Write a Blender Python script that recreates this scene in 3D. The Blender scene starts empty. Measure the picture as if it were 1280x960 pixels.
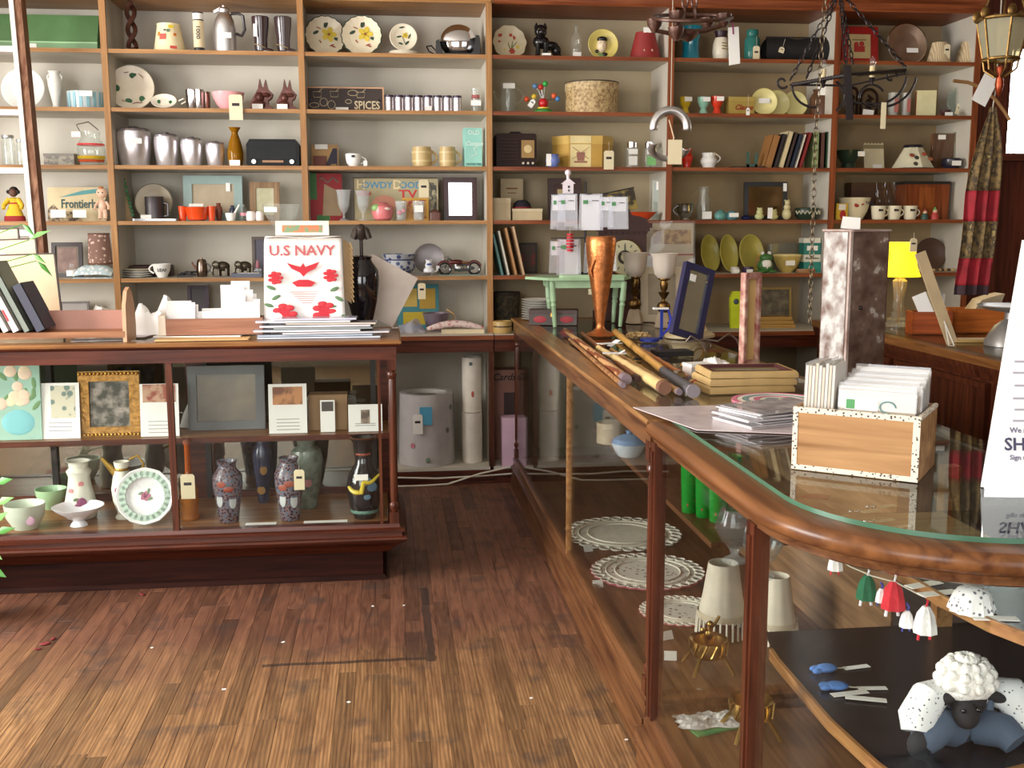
import bpy, bmesh, math, random
from mathutils import Vector, Matrix, Euler
random.seed(7)
PI = math.pi
sc = bpy.context.scene
COL = sc.collection

# ------------------------------------------------------------------ camera
EYE = 1.55
FPX, PITCH, YAW, ROLL = 1337.0, 0.148, 0.115, -0.0023
_F = Vector((math.sin(YAW)*math.cos(PITCH), math.cos(YAW)*math.cos(PITCH), -math.sin(PITCH)))
_R = Vector((math.cos(YAW), -math.sin(YAW), 0.0))
_U = _R.cross(_F)
_A = _R*math.cos(ROLL) + _U*math.sin(ROLL)
_B = -_R*math.sin(ROLL) + _U*math.cos(ROLL)
cam = bpy.data.cameras.new('camera')
cam.sensor_width = 36.0
cam.lens = FPX/1280.0*36.0
cam.clip_start = 0.05
camo = bpy.data.objects.new('camera', cam)
m = Matrix((( _A.x, _B.x, -_F.x, 0), (_A.y, _B.y, -_F.y, 0), (_A.z, _B.z, -_F.z, EYE), (0, 0, 0, 1)))
camo.matrix_world = m
COL.objects.link(camo)
sc.camera = camo

# ------------------------------------------------------------------ exposure, sky, daylight through the shop windows
vs = sc.view_settings
vs.view_transform = 'Standard'; vs.look = 'None'; vs.gamma = 1.0; vs.use_curve_mapping = False
vs.exposure = 0.5
world = bpy.data.worlds.new('overcast_sky'); sc.world = world; world.use_nodes = True
wb = world.node_tree.nodes['Background']
wb.inputs[0].default_value = (0.86, 0.93, 1.0, 1); wb.inputs[1].default_value = 1.6

def window_light(name, loc, size, power, rot, color=(1.0, 0.965, 0.92)):
    l = bpy.data.lights.new(name, 'AREA'); l.shape = 'RECTANGLE'; l.size, l.size_y = size
    l.energy = power; l.color = color
    o = bpy.data.objects.new(name, l); o.location = loc; o.rotation_euler = rot; COL.objects.link(o)
    return o
# the storefront windows behind the camera and the side window on the left
window_light('daylight_storefront', (-2.35, -1.55, 1.95), (3.3, 2.3), 105, (PI/2, 0, 0))
window_light('daylight_storefront_right', (1.9, -1.55, 1.95), (2.0, 2.3), 22, (PI/2, 0, 0))
window_light('daylight_side', (-4.3, 3.2, 1.9), (2.6, 2.0), 270, (PI/2, 0, -PI/2))

# ------------------------------------------------------------------ survey helpers (where a sight line meets a real surface)
def X_at(px, Y, z):
    t = (px-640)/FPX; h = z-EYE
    return -(Y*(_A.y-t*_F.y) + h*(_A.z-t*_F.z))/(_A.x-t*_F.x)
def Z_at(py, X, Y):
    s = (480-py)/FPX
    return EYE - (X*(_B.x-s*_F.x)+Y*(_B.y-s*_F.y))/(_B.z-s*_F.z)
def ray(px, py): return _F + _A*((px-640)/FPX) + _B*((480-py)/FPX)
def gz(px, py, z):
    d = ray(px, py); t = (z-EYE)/d.z; return Vector((d.x*t, d.y*t, z))
def gy(px, py, Y):
    d = ray(px, py); t = Y/d.y; return Vector((d.x*t, Y, EYE+d.z*t))
def mpp(X, Y, z): return Vector((X, Y, z-EYE)).dot(_F)/FPX      # metres per pixel there

# ------------------------------------------------------------------ materials
def lin(c):
    return tuple(((x/255)/12.92 if x/255 <= .04045 else ((x/255+.055)/1.055)**2.4) for x in c)
_mats = {}
def M(c, rough=.5, metal=0., var=.08, scale=12., bump=0., spec=.5, coat=0., emit=0.):
    key = (tuple(c), rough, metal, var, scale, bump, spec, coat, emit)
    if key in _mats: return _mats[key]
    mt = bpy.data.materials.new('mat_%d_%d_%d' % tuple(c)); mt.use_nodes = True
    nt = mt.node_tree; b = nt.nodes['Principled BSDF']; L = lin(c)
    b.inputs['Roughness'].default_value = rough; b.inputs['Metallic'].default_value = metal
    b.inputs['Specular IOR Level'].default_value = spec
    if coat: b.inputs['Coat Weight'].default_value = coat; b.inputs['Coat Roughness'].default_value = .08
    if emit:
        b.inputs['Emission Color'].default_value = (*L, 1); b.inputs['Emission Strength'].default_value = emit
    tc = nt.nodes.new('ShaderNodeTexCoord'); nz = nt.nodes.new('ShaderNodeTexNoise')
    nz.inputs['Scale'].default_value = scale; nz.inputs['Detail'].default_value = 3
    nt.links.new(tc.outputs['Object'], nz.inputs['Vector'])
    rp = nt.nodes.new('ShaderNodeValToRGB')
    rp.color_ramp.elements[0].position = .3; rp.color_ramp.elements[1].position = .7
    rp.color_ramp.elements[0].color = (*[max(0, x*(1-var)) for x in L], 1)
    rp.color_ramp.elements[1].color = (*[min(1, x*(1+var)) for x in L], 1)
    nt.links.new(nz.outputs['Fac'], rp.inputs['Fac']); nt.links.new(rp.outputs['Color'], b.inputs['Base Color'])
    if bump:
        bp = nt.nodes.new('ShaderNodeBump'); bp.inputs['Strength'].default_value = bump; bp.inputs['Distance'].default_value = .01
        nt.links.new(nz.outputs['Fac'], bp.inputs['Height']); nt.links.new(bp.outputs['Normal'], b.inputs['Normal'])
    _mats[key] = mt; return mt
def wood(c1, c2, rough=.35, axis='x', scale=9., key='', bump=.12, coat=0.):
    k = ('wood', tuple(c1), tuple(c2), rough, axis, scale, coat)
    if k in _mats: return _mats[k]
    mt = bpy.data.materials.new('wood_%d_%d_%d' % tuple(c1)); mt.use_nodes = True
    nt = mt.node_tree; b = nt.nodes['Principled BSDF']
    b.inputs['Roughness'].default_value = rough; b.inputs['Specular IOR Level'].default_value = .28 if rough < .6 else .12
    if coat: b.inputs['Coat Weight'].default_value = coat*.5; b.inputs['Coat Roughness'].default_value = .15
    tc = nt.nodes.new('ShaderNodeTexCoord'); mp = nt.nodes.new('ShaderNodeMapping')
    s = {'x': (.5, 9, 9), 'y': (9, .5, 9), 'z': (9, 9, .5)}[axis]
    mp.inputs['Scale'].default_value = s
    nt.links.new(tc.outputs['Object'], mp.inputs['Vector'])
    nz = nt.nodes.new('ShaderNodeTexNoise'); nz.inputs['Scale'].default_value = scale*.6; nz.inputs['Detail'].default_value = 6; nz.inputs['Distortion'].default_value = .6
    nt.links.new(mp.outputs['Vector'], nz.inputs['Vector'])
    rp = nt.nodes.new('ShaderNodeValToRGB')
    rp.color_ramp.elements[0].position = .32; rp.color_ramp.elements[1].position = .68
    rp.color_ramp.elements[0].color = (*lin(c1), 1); rp.color_ramp.elements[1].color = (*lin(c2), 1)
    nt.links.new(nz.outputs['Fac'], rp.inputs['Fac']); nt.links.new(rp.outputs['Color'], b.inputs['Base Color'])
    bp = nt.nodes.new('ShaderNodeBump'); bp.inputs['Strength'].default_value = bump; bp.inputs['Distance'].default_value = .004
    nt.links.new(nz.outputs['Fac'], bp.inputs['Height']); nt.links.new(bp.outputs['Normal'], b.inputs['Normal'])
    _mats[k] = mt; return mt
def glass(tint=(255, 255, 255), refl=1.45, alpha=0., rough=.02):
    """thin clear glass: a see-through sheet whose reflection grows at grazing angles"""
    k = ('glass', tuple(tint), refl, alpha, rough)
    if k in _mats: return _mats[k]
    mt = bpy.data.materials.new('glass_%d_%d_%d' % tuple(tint)); mt.use_nodes = True
    nt = mt.node_tree; nt.nodes.remove(nt.nodes['Principled BSDF']); out = nt.nodes['Material Output']
    tr = nt.nodes.new('ShaderNodeBsdfTransparent'); tr.inputs[0].default_value = (*lin(tint), 1)
    gl = nt.nodes.new('ShaderNodeBsdfGlossy'); gl.inputs['Roughness'].default_value = rough
    lw = nt.nodes.new('ShaderNodeLayerWeight'); lw.inputs[0].default_value = .5
    f0 = ((refl-1)/(refl+1))**2
    pw = nt.nodes.new('ShaderNodeMath'); pw.operation = 'POWER'; pw.inputs[1].default_value = 4.5; nt.links.new(lw.outputs['Facing'], pw.inputs[0])
    fr = nt.nodes.new('ShaderNodeMath'); fr.operation = 'MULTIPLY_ADD'; fr.inputs[1].default_value = (1-f0)*.8; fr.inputs[2].default_value = f0; nt.links.new(pw.outputs[0], fr.inputs[0])
    mx = nt.nodes.new('ShaderNodeMixShader')
    nt.links.new(fr.outputs[0], mx.inputs[0]); nt.links.new(tr.outputs[0], mx.inputs[1]); nt.links.new(gl.outputs[0], mx.inputs[2])
    last = mx
    if alpha:
        df = nt.nodes.new('ShaderNodeBsdfDiffuse'); df.inputs[0].default_value = (*lin(tint), 1)
        m2 = nt.nodes.new('ShaderNodeMixShader'); m2.inputs[0].default_value = alpha
        nt.links.new(mx.outputs[0], m2.inputs[1]); nt.links.new(df.outputs[0], m2.inputs[2]); last = m2
    nt.links.new(last.outputs[0], out.inputs['Surface'])
    _mats[k] = mt; return mt
def pattern(c1, c2, kind='voronoi', scale=20., thr=.4, rough=.5, c3=None, axis=None, soft=.06):
    k = ('pat', tuple(c1), tuple(c2), kind, scale, thr, rough, axis, tuple(c3 or ()))
    if k in _mats: return _mats[k]
    mt = bpy.data.materials.new('pattern_%s' % kind); mt.use_nodes = True
    nt = mt.node_tree; b = nt.nodes['Principled BSDF']; b.inputs['Roughness'].default_value = rough
    tc = nt.nodes.new('ShaderNodeTexCoord'); src = tc.outputs['Object']
    if axis:
        mp = nt.nodes.new('ShaderNodeMapping'); mp.inputs['Scale'].default_value = axis
        nt.links.new(src, mp.inputs['Vector']); src = mp.outputs['Vector']
    if kind == 'voronoi':
        t = nt.nodes.new('ShaderNodeTexVoronoi'); o = 'Distance'
    elif kind == 'wave':
        t = nt.nodes.new('ShaderNodeTexWave'); o = 'Fac'; t.inputs['Distortion'].default_value = 3.
    elif kind == 'bands':
        t = nt.nodes.new('ShaderNodeTexWave'); o = 'Fac'
    else:
        t = nt.nodes.new('ShaderNodeTexNoise'); o = 'Fac'; t.inputs['Detail'].default_value = 5
    t.inputs['Scale'].default_value = scale
    nt.links.new(src, t.inputs['Vector'])
    rp = nt.nodes.new('ShaderNodeValToRGB'); e = rp.color_ramp.elements
    e[0].position = max(0, thr-soft); e[0].color = (*lin(c1), 1); e[1].position = min(1, thr+soft); e[1].color = (*lin(c2), 1)
    if c3:
        n = e.new(min(.99, thr+.2)); n.color = (*lin(c3), 1)
    nt.links.new(t.outputs[o], rp.inputs['Fac']); nt.links.new(rp.outputs['Color'], b.inputs['Base Color'])
    _mats[k] = mt; return mt

# ------------------------------------------------------------------ mesh builder
class MB:
    def __init__(s): s.v = []; s.f = []; s.T = Matrix()
    def at(s, x=0, y=0, z=0, rx=0, ry=0, rz=0, sc_=1.):
        s.T = Matrix.Translation((x, y, z)) @ Euler((rx, ry, rz)).to_matrix().to_4x4() @ Matrix.Scale(sc_, 4); return s
    def add(s, vs_, fs):
        n = len(s.v); s.v += [tuple(s.T @ Vector(p)) for p in vs_]; s.f += [tuple(i+n for i in q) for q in fs]; return s
    def bx(s, x0, x1, y0, y1, z0, z1):
        return s.add([(x0,y0,z0),(x1,y0,z0),(x1,y1,z0),(x0,y1,z0),(x0,y0,z1),(x1,y0,z1),(x1,y1,z1),(x0,y1,z1)],
                     [(0,3,2,1),(4,5,6,7),(0,1,5,4),(1,2,6,5),(2,3,7,6),(3,0,4,7)])
    def box(s, w, d, h, x=0, y=0, z=0): return s.bx(x-w/2, x+w/2, y-d/2, y+d/2, z, z+h)
    def rbox(s, w, d, h, r, x=0, y=0, z=0, n=4):
        """box with rounded vertical edges"""
        pts = []
        for (cx, cy, a0) in ((w/2-r, d/2-r, 0), (-w/2+r, d/2-r, PI/2), (-w/2+r, -d/2+r, PI), (w/2-r, -d/2+r, 1.5*PI)):
            for i in range(n+1):
                a = a0+PI/2*i/n; pts.append((x+cx+r*math.cos(a), y+cy+r*math.sin(a)))
        return s.pillar(pts, z, z+h)
    def pillar(s, pts, z0, z1):
        n = len(pts)
        return s.add([(p[0], p[1], z0) for p in pts]+[(p[0], p[1], z1) for p in pts],
                     [tuple(range(n-1, -1, -1)), tuple(range(n, 2*n))]+[(i, (i+1) % n, n+(i+1) % n, n+i) for i in range(n)])
    def slab(s, pts, y0, y1):
        """outline in x,z given a thickness along y"""
        n = len(pts)
        return s.add([(p[0], y0, p[1]) for p in pts]+[(p[0], y1, p[1]) for p in pts],
                     [tuple(range(n)), tuple(range(2*n-1, n-1, -1))]+[(i, n+i, n+(i+1) % n, (i+1) % n) for i in range(n)])
    def lathe(s, prof, n=20, sx=1., sy=1., wob=None):
        vs_, fs = [], []
        for r, z in prof:
            for i in range(n):
                a = 2*PI*i/n; k = 1 if wob is None else wob(a)
                vs_.append((r*k*sx*math.cos(a), r*k*sy*math.sin(a), z))
        for j in range(len(prof)-1):
            for i in range(n):
                a, b = j*n+i, j*n+(i+1) % n
                fs.append((a, b, b+n, a+n))
        if prof[0][0] > 1e-6 and prof[-1][0] < 2e-3: fs.append(tuple(range(n-1, -1, -1)))
        return s.add(vs_, fs)
    def disc(s, r, n=20, x=0, y=0, z=0, t=.002, sx=1., sy=1.):
        T0 = s.T; s.T = T0 @ Matrix.Translation((x, y, z))
        s.lathe([(r, 0), (r, t), (0.0001, t)], n, sx, sy); s.T = T0; return s
    def cyl(s, r, h, n=16, x=0, y=0, z=0, r2=None):
        T0 = s.T; s.T = T0 @ Matrix.Translation((x, y, z))
        s.lathe([(r, 0), (r if r2 is None else r2, h), (.0001, h)], n); s.T = T0; return s
    def sph(s, r, x=0, y=0, z=0, sx=1, sy=1, sz=1, n=12):
        m = max(5, n*2//3); T0 = s.T; s.T = T0 @ Matrix.Translation((x, y, z))
        s.lathe([(max(1e-4, r*sx*math.sin(PI*j/m)), -r*sz*math.cos(PI*j/m)) for j in range(m+1)], n, 1, sy/sx); s.T = T0; return s
    def tube(s, pts, r, n=6, closed=False):
        pts = [Vector(p) for p in pts]; k = len(pts); rs = r if isinstance(r, (list, tuple)) else [r]*k
        vs_, fs = [], []; ref = None
        for i, p in enumerate(pts):
            d = (pts[(i+1) % k]-pts[i-1]) if closed else (pts[min(i+1, k-1)]-pts[max(i-1, 0)])
            if d.length < 1e-9: d = Vector((0, 0, 1))
            d.normalize()
            if ref is None:
                ref = Vector((0, 0, 1)) if abs(d.z) < .9 else Vector((1, 0, 0))
            u = (ref-d*ref.dot(d)).normalized(); ref = u; w = d.cross(u)
            for j in range(n):
                a = 2*PI*j/n; q = p+(u*math.cos(a)+w*math.sin(a))*rs[i]; vs_.append(tuple(q))
        for i in range(k if closed else k-1):
            for j in range(n):
                a, b = i*n+j, i*n+(j+1) % n; c, d_ = ((i+1) % k)*n+(j+1) % n, ((i+1) % k)*n+j
                fs.append((a, b, c, d_))
        if not closed: fs += [tuple(range(n-1, -1, -1)), tuple(range((k-1)*n, k*n))]
        return s.add(vs_, fs)
    def bar(s, a, b, w, t):
        """square bar between two points"""
        a, b = Vector(a), Vector(b); d = (b-a).normalized()
        ref = Vector((0, 0, 1)) if abs(d.z) < .9 else Vector((0, 1, 0))
        u = d.cross(ref).normalized()*w/2; v = d.cross(u).normalized()*t/2
        c = [a-u-v, a+u-v, a+u+v, a-u+v, b-u-v, b+u-v, b+u+v, b-u+v]
        return s.add([tuple(p) for p in c], [(0,3,2,1),(4,5,6,7),(0,1,5,4),(1,2,6,5),(2,3,7,6),(3,0,4,7)])
    def sweep(s, path, prof, closed=False):
        """profile (out, z) carried along a plan path, outward = right of travel, mitred"""
        k = len(path); rows = []
        for i, (x, y) in enumerate(path):
            def nrm(a, b):
                d = Vector((b[0]-a[0], b[1]-a[1])).normalized(); return Vector((d.y, -d.x))
            n1 = nrm(path[i-1], path[i]) if (i > 0 or closed) else None
            n2 = nrm(path[i], path[(i+1) % k]) if (i < k-1 or closed) else None
            if n1 is None: q = n2
            elif n2 is None: q = n1
            else: q = (n1+n2)/(1+n1.dot(n2))
            rows.append([(x+q.x*o, y+q.y*o, z) for o, z in prof])
        m_ = len(prof); vs_ = [p for r_ in rows for p in r_]; fs = []
        for i in range(k if closed else k-1):
            for j in range(m_):
                a, b = i*m_+j, i*m_+(j+1) % m_; c, d_ = ((i+1) % k)*m_+(j+1) % m_, ((i+1) % k)*m_+j
                fs.append((a, b, c, d_))
        if not closed: fs += [tuple(range(m_)), tuple(range(k*m_-1, (k-1)*m_-1, -1))]
        return s.add(vs_, fs)
    def surf(s, fn, nu, nv):
        vs_ = [fn(i/nu, j/nv) for j in range(nv+1) for i in range(nu+1)]
        return s.add(vs_, [(j*(nu+1)+i, j*(nu+1)+i+1, (j+1)*(nu+1)+i+1, (j+1)*(nu+1)+i) for j in range(nv) for i in range(nu)])
    def mesh(s, name, mat, smooth=True):
        me = bpy.data.meshes.new(name); me.from_pydata(s.v, [], s.f)
        bm = bmesh.new(); bm.from_mesh(me); bmesh.ops.recalc_face_normals(bm, faces=bm.faces); bm.to_mesh(me); bm.free()
        me.materials.append(mat)
        if smooth:
            me.polygons.foreach_set('use_smooth', [True]*len(me.polygons)); me.set_sharp_from_angle(angle=math.radians(38))
        me.update(); return me

def put(name, mb, mat, parent=None, loc=(0, 0, 0), rot=(0, 0, 0), kind=None, label=None, smooth=True, mod=None):
    me = mb.mesh(name, mat, smooth) if isinstance(mb, MB) else mb
    o = bpy.data.objects.new(name, me); COL.objects.link(o)
    o.location = loc; o.rotation_euler = rot
    if parent is not None: o.parent = parent
    if kind: o['kind'] = kind
    if label: o['label'] = label
    if mod == 'solid':
        md = o.modifiers.new('thickness', 'SOLIDIFY'); md.thickness = .002
    return o
def T(name, label, cat, loc=(0, 0, 0), rz=0., group=None, rot=None):
    o = bpy.data.objects.new(name, None); o.empty_display_size = .05; COL.objects.link(o)
    o.location = loc; o.rotation_euler = rot if rot else (0, 0, rz)
    o['label'] = label; o['category'] = cat
    if group: o['group'] = group
    return o
def solo(name, label, cat, mb, mat, loc=(0, 0, 0), rz=0., group=None, rot=None, smooth=True):
    o = put(name, mb, mat, None, loc, rot if rot else (0, 0, rz), smooth=smooth)
    o['label'] = label; o['category'] = cat
    if group: o['group'] = group
    return o
def copy_tree(o, parent=None, loc=None, rz=None, label=None):
    c = o.copy(); COL.objects.link(c)
    if parent is not None: c.parent = parent
    if loc is not None: c.location = loc
    if rz is not None: c.rotation_euler = (0, 0, rz)
    if label: c['label'] = label
    for ch in list(o.children): copy_tree(ch, c)
    return c
def text(body, size, mat, parent, loc, rot=(PI/2, 0, 0), name='lettering', align='CENTER', ext=.0006, shear=0., sx=1.):
    cu = bpy.data.curves.new('t', 'FONT'); cu.body = body; cu.size = size; cu.align_x = align; cu.align_y = 'CENTER'
    cu.extrude = ext; cu.offset = size*.018; cu.resolution_u = 2; cu.shear = shear
    t = bpy.data.objects.new('t', cu); COL.objects.link(t)
    me = bpy.data.meshes.new_from_object(t.evaluated_get(bpy.context.evaluated_depsgraph_get()))
    bpy.data.objects.remove(t); bpy.data.curves.remove(cu)
    me.materials.clear(); me.materials.append(mat); me.name = name
    o = bpy.data.objects.new(name, me); COL.objects.link(o); o.parent = parent; o.location = loc; o.rotation_euler = rot; o.scale = (sx, 1, 1)
    return o

# =================================================================== THE SETTING
DW, DB, SD = 6.39, 6.31, .45                 # shelf face, base face, shelf depth
XP = [-2.625, -1.545, -.465, .607, 1.69, 2.7136, 3.61]     # shelf posts
ZR = [None, 2.5246, 2.206, 1.8879, 1.5747, 1.2473, .904]   # shelf tops, ledge last
XL_, XR_, YF_, YB_, ZC = -4.45, 5.6, -1.75, 6.90, 3.7

def wear_material():
    mt = bpy.data.materials.new('floor_oak'); mt.use_nodes = True
    nt = mt.node_tree; N = nt.nodes; L = nt.links; b = N['Principled BSDF']
    def math_(op, a, c=None, d=None):
        n = N.new('ShaderNodeMath'); n.operation = op
        for i, v in enumerate((a, c, d)):
            if v is None: continue
            if isinstance(v, (int, float)): n.inputs[i].default_value = v
            else: L.new(v, n.inputs[i])
        return n.outputs[0]
    def mix(f, a, c):
        n = N.new('ShaderNodeMix'); n.data_type = 'RGBA'
        for s, v in ((0, f), (6, a), (7, c)):
            if isinstance(v, (int, float)): n.inputs[s].default_value = v
            elif isinstance(v, tuple): n.inputs[s].default_value = (*lin(v), 1)
            else: L.new(v, n.inputs[s])
        return n.outputs[2]
    geo = N.new('ShaderNodeNewGeometry'); oi = N.new('ShaderNodeObjectInfo')
    sep = N.new('ShaderNodeSeparateXYZ'); L.new(geo.outputs['Position'], sep.inputs[0]); X, Y = sep.outputs[0], sep.outputs[1]
    rnd = oi.outputs['Random']
    # grain, shifted for each board
    cmb = N.new('ShaderNodeCombineXYZ'); L.new(math_('MULTIPLY', X, 30.), cmb.inputs[0])
    L.new(math_('ADD', math_('MULTIPLY', Y, 3.0), math_('MULTIPLY', rnd, 37.)), cmb.inputs[1]); L.new(math_('MULTIPLY', rnd, 11.), cmb.inputs[2])
    g1 = N.new('ShaderNodeTexNoise'); g1.inputs['Scale'].default_value = 1.3; g1.inputs['Detail'].default_value = 5; g1.inputs['Distortion'].default_value = 1.2
    L.new(cmb.outputs[0], g1.inputs['Vector'])
    wv = N.new('ShaderNodeTexWave'); wv.inputs['Scale'].default_value = .8; wv.inputs['Distortion'].default_value = 9.; wv.inputs['Detail'].default_value = 2.; wv.inputs['Detail Scale'].default_value = .6
    L.new(cmb.outputs[0], wv.inputs['Vector'])
    big = N.new('ShaderNodeTexNoise'); big.inputs['Scale'].default_value = 2.4; big.inputs['Detail'].default_value = 5; L.new(geo.outputs['Position'], big.inputs['Vector'])
    med = N.new('ShaderNodeTexNoise'); med.inputs['Scale'].default_value = 7.; med.inputs['Detail'].default_value = 4; L.new(geo.outputs['Position'], med.inputs['Vector'])
    # bare worn oak by the shop front, old red varnish left near the counters
    f = math_('ADD', math_('MULTIPLY', math_('SUBTRACT', Y, 3.62), 1.7), math_('MULTIPLY', math_('SUBTRACT', big.outputs[0], .5), 1.9))
    cl = N.new('ShaderNodeClamp'); L.new(math_('ADD', f, .35), cl.inputs[0]); varn = cl.outputs[0]
    gr = N.new('ShaderNodeValToRGB'); gr.color_ramp.elements[0].position = .3; gr.color_ramp.elements[1].position = .75; L.new(g1.outputs[0], gr.inputs[0])
    bare = mix(gr.outputs[0], (118, 83, 53), (178, 135, 91))
    bare = mix(math_('MULTIPLY', wv.outputs['Fac'], .5), bare, (74, 48, 28))
    old = mix(gr.outputs[0], (84, 52, 40), (130, 88, 66))
    base = mix(varn, bare, old)
    tone = math_('ADD', .66, math_('MULTIPLY', rnd, .5))
    hs = N.new('ShaderNodeHueSaturation'); L.new(tone, hs.inputs['Value']); L.new(base, hs.inputs['Color'])
    col = hs.outputs[0]
    # blackened stains
    st = N.new('ShaderNodeValToRGB'); st.color_ramp.elements[0].position = .56; st.color_ramp.elements[1].position = .70; L.new(med.outputs[0], st.inputs[0])
    col = mix(math_('MULTIPLY', st.outputs[0], .55), col, (62, 54, 52))
    # black outline where a fixture once stood
    def line(c, v, w, lo, hi, o):
        a = math_('LESS_THAN', math_('ABSOLUTE', math_('ADD', math_('SUBTRACT', c, v), math_('MULTIPLY', math_('SUBTRACT', med.outputs[0], .5), .03))), w)
        return math_('MULTIPLY', a, math_('MULTIPLY', math_('GREATER_THAN', o, lo), math_('LESS_THAN', o, hi)))
    ln = math_('MAXIMUM', line(Y, 3.69, .013, -.47, .15, X), line(X, .13, .016, 3.66, 4.45, Y))
    ln = math_('MAXIMUM', ln, math_('MULTIPLY', line(X, .08, .05, 3.68, 3.95, Y), .6))
    col = mix(math_('MULTIPLY', ln, .72), col, (34, 30, 32))
    L.new(col, b.inputs['Base Color'])
    rr = math_('ADD', .36, math_('MULTIPLY', med.outputs[0], .25)); L.new(rr, b.inputs['Roughness'])
    bp = N.new('ShaderNodeBump'); bp.inputs['Strength'].default_value = .25; bp.inputs['Distance'].default_value = .003
    L.new(g1.outputs[0], bp.inputs['Height']); L.new(bp.outputs[0], b.inputs['Normal'])
    return mt
M_FLOOR = wear_material()
M_SUB = M((48, 32, 24), .8)
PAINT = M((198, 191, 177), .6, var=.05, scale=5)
BACK_DIM = M((178, 161, 130), .65, var=.07, scale=4)  # browner back-panel tones: warm shade deepening to the right, put into the colour
BACK_SHADE = M((160, 137, 102), .65, var=.07, scale=4)
EDGE = wood((146, 102, 60), (180, 134, 84), .4, 'x')
EDGE_Z = wood((146, 102, 60), (180, 134, 84), .4, 'z')
REDW = wood((104, 50, 26), (146, 80, 44), .4, 'x')
REDW_Z = wood((104, 50, 26), (146, 80, 44), .4, 'z')
DARK = wood((54, 21, 12), (94, 43, 24), .36, 'x', coat=.2)
PLINTH_SHADE = wood((32, 12, 8), (52, 22, 14), .7, 'x')  # darker wood: deep shadow on the recessed plinth put into its colour
DARK_Y = wood((76, 44, 27), (122, 82, 51), .3, 'y', coat=.3)
DARK_Z = wood((58, 27, 18), (98, 52, 33), .25, 'z', coat=.4)
OAK_Y = wood((116, 78, 44), (168, 124, 78), .35, 'y', coat=.2)
OAK_X = wood((110, 70, 40), (160, 112, 66), .35, 'x', coat=.2)
PANE = glass((252, 254, 253), 1.3)
PANE_TOP = glass((246, 252, 249), 1.45)

floor = put('floor', MB().bx(XL_, XR_, YF_, YB_, -.08, -.012), M_SUB, kind='structure')
floor['label'] = 'old narrow oak board floor with worn and blackened patches'
def plank_mesh(l):
    w = .0590; b = .0011
    mb = MB(); x0, x1 = -w/2, w/2
    mb.add([(x0,0,-.012),(x1,0,-.012),(x1,l,-.012),(x0,l,-.012),(x0,0,-b),(x1,0,-b),(x1,l,-b),(x0,l,-b),(x0+b,b,0),(x1-b,b,0),(x1-b,l-b,0),(x0+b,l-b,0)],
           [(0,1,5,4),(1,2,6,5),(2,3,7,6),(3,0,4,7),(4,5,9,8),(5,6,10,9),(6,7,11,10),(7,4,8,11),(8,9,10,11)])
    return mb
pm = {}
rest = MB()
nplank = 0
ix = 0
x = -4.42
while x < 5.55:
    y = -1.7 - random.random()*.8
    while y < 6.85:
        l = random.choice((.5, .75, 1.0, 1.3, 1.7))
        y1 = min(y+l, 6.88)
        vis = (-1.62 < x < .80 and y1 > 2.72 and y < 6.3)
        if vis and l == y1-y:
            if l not in pm: pm[l] = plank_mesh(l-.0015).mesh('plank', M_FLOOR, False)
            put('plank', pm[l], None, floor, (x+.03, y, 0)); nplank += 1
        else:
            t = plank_mesh(max(.05, y1-y-.0015)); rest.at(x+.03, y, 0).add(t.v, t.f)
        y = y1
    x += .0595
put('outlying_planks', rest, M_FLOOR, floor, kind='stuff', smooth=False)

wall_b = put('wall_back', MB().bx(XL_, XR_, YB_-.04, YB_+.1, 0, ZC), M((150, 138, 120), .8), kind='structure')
put('ceiling', MB().bx(XL_, XR_, YF_, YB_, ZC, ZC+.1), M((196, 190, 178), .8), kind='structure')
put('wall_right', MB().bx(XR_, XR_+.1, YF_, YB_, 0, ZC), M((120, 96, 74), .8), kind='structure')
# front wall behind the camera: sill, piers and header round the two shop windows and the door
wf = MB().bx(XL_, XR_, YF_-.1, YF_, 0, .7).bx(XL_, XR_, YF_-.1, YF_, 3.15, ZC)
for a, c in ((XL_, -4.05), (-.65, .85), (2.95, XR_)): wf.bx(a, c, YF_-.1, YF_, .7, 3.15)
put('wall_front', wf, M((150, 138, 122), .8), kind='structure')
wl = MB().bx(XL_-.1, XL_, YF_, YB_, 0, .8).bx(XL_-.1, XL_, YF_, YB_, 2.95, ZC).bx(XL_-.1, XL_, YF_, 1.85, .8, 2.95).bx(XL_-.1, XL_, 4.55, YB_, .8, 2.95)
put('wall_left', wl, M((158, 146, 130), .8), kind='structure')

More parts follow.
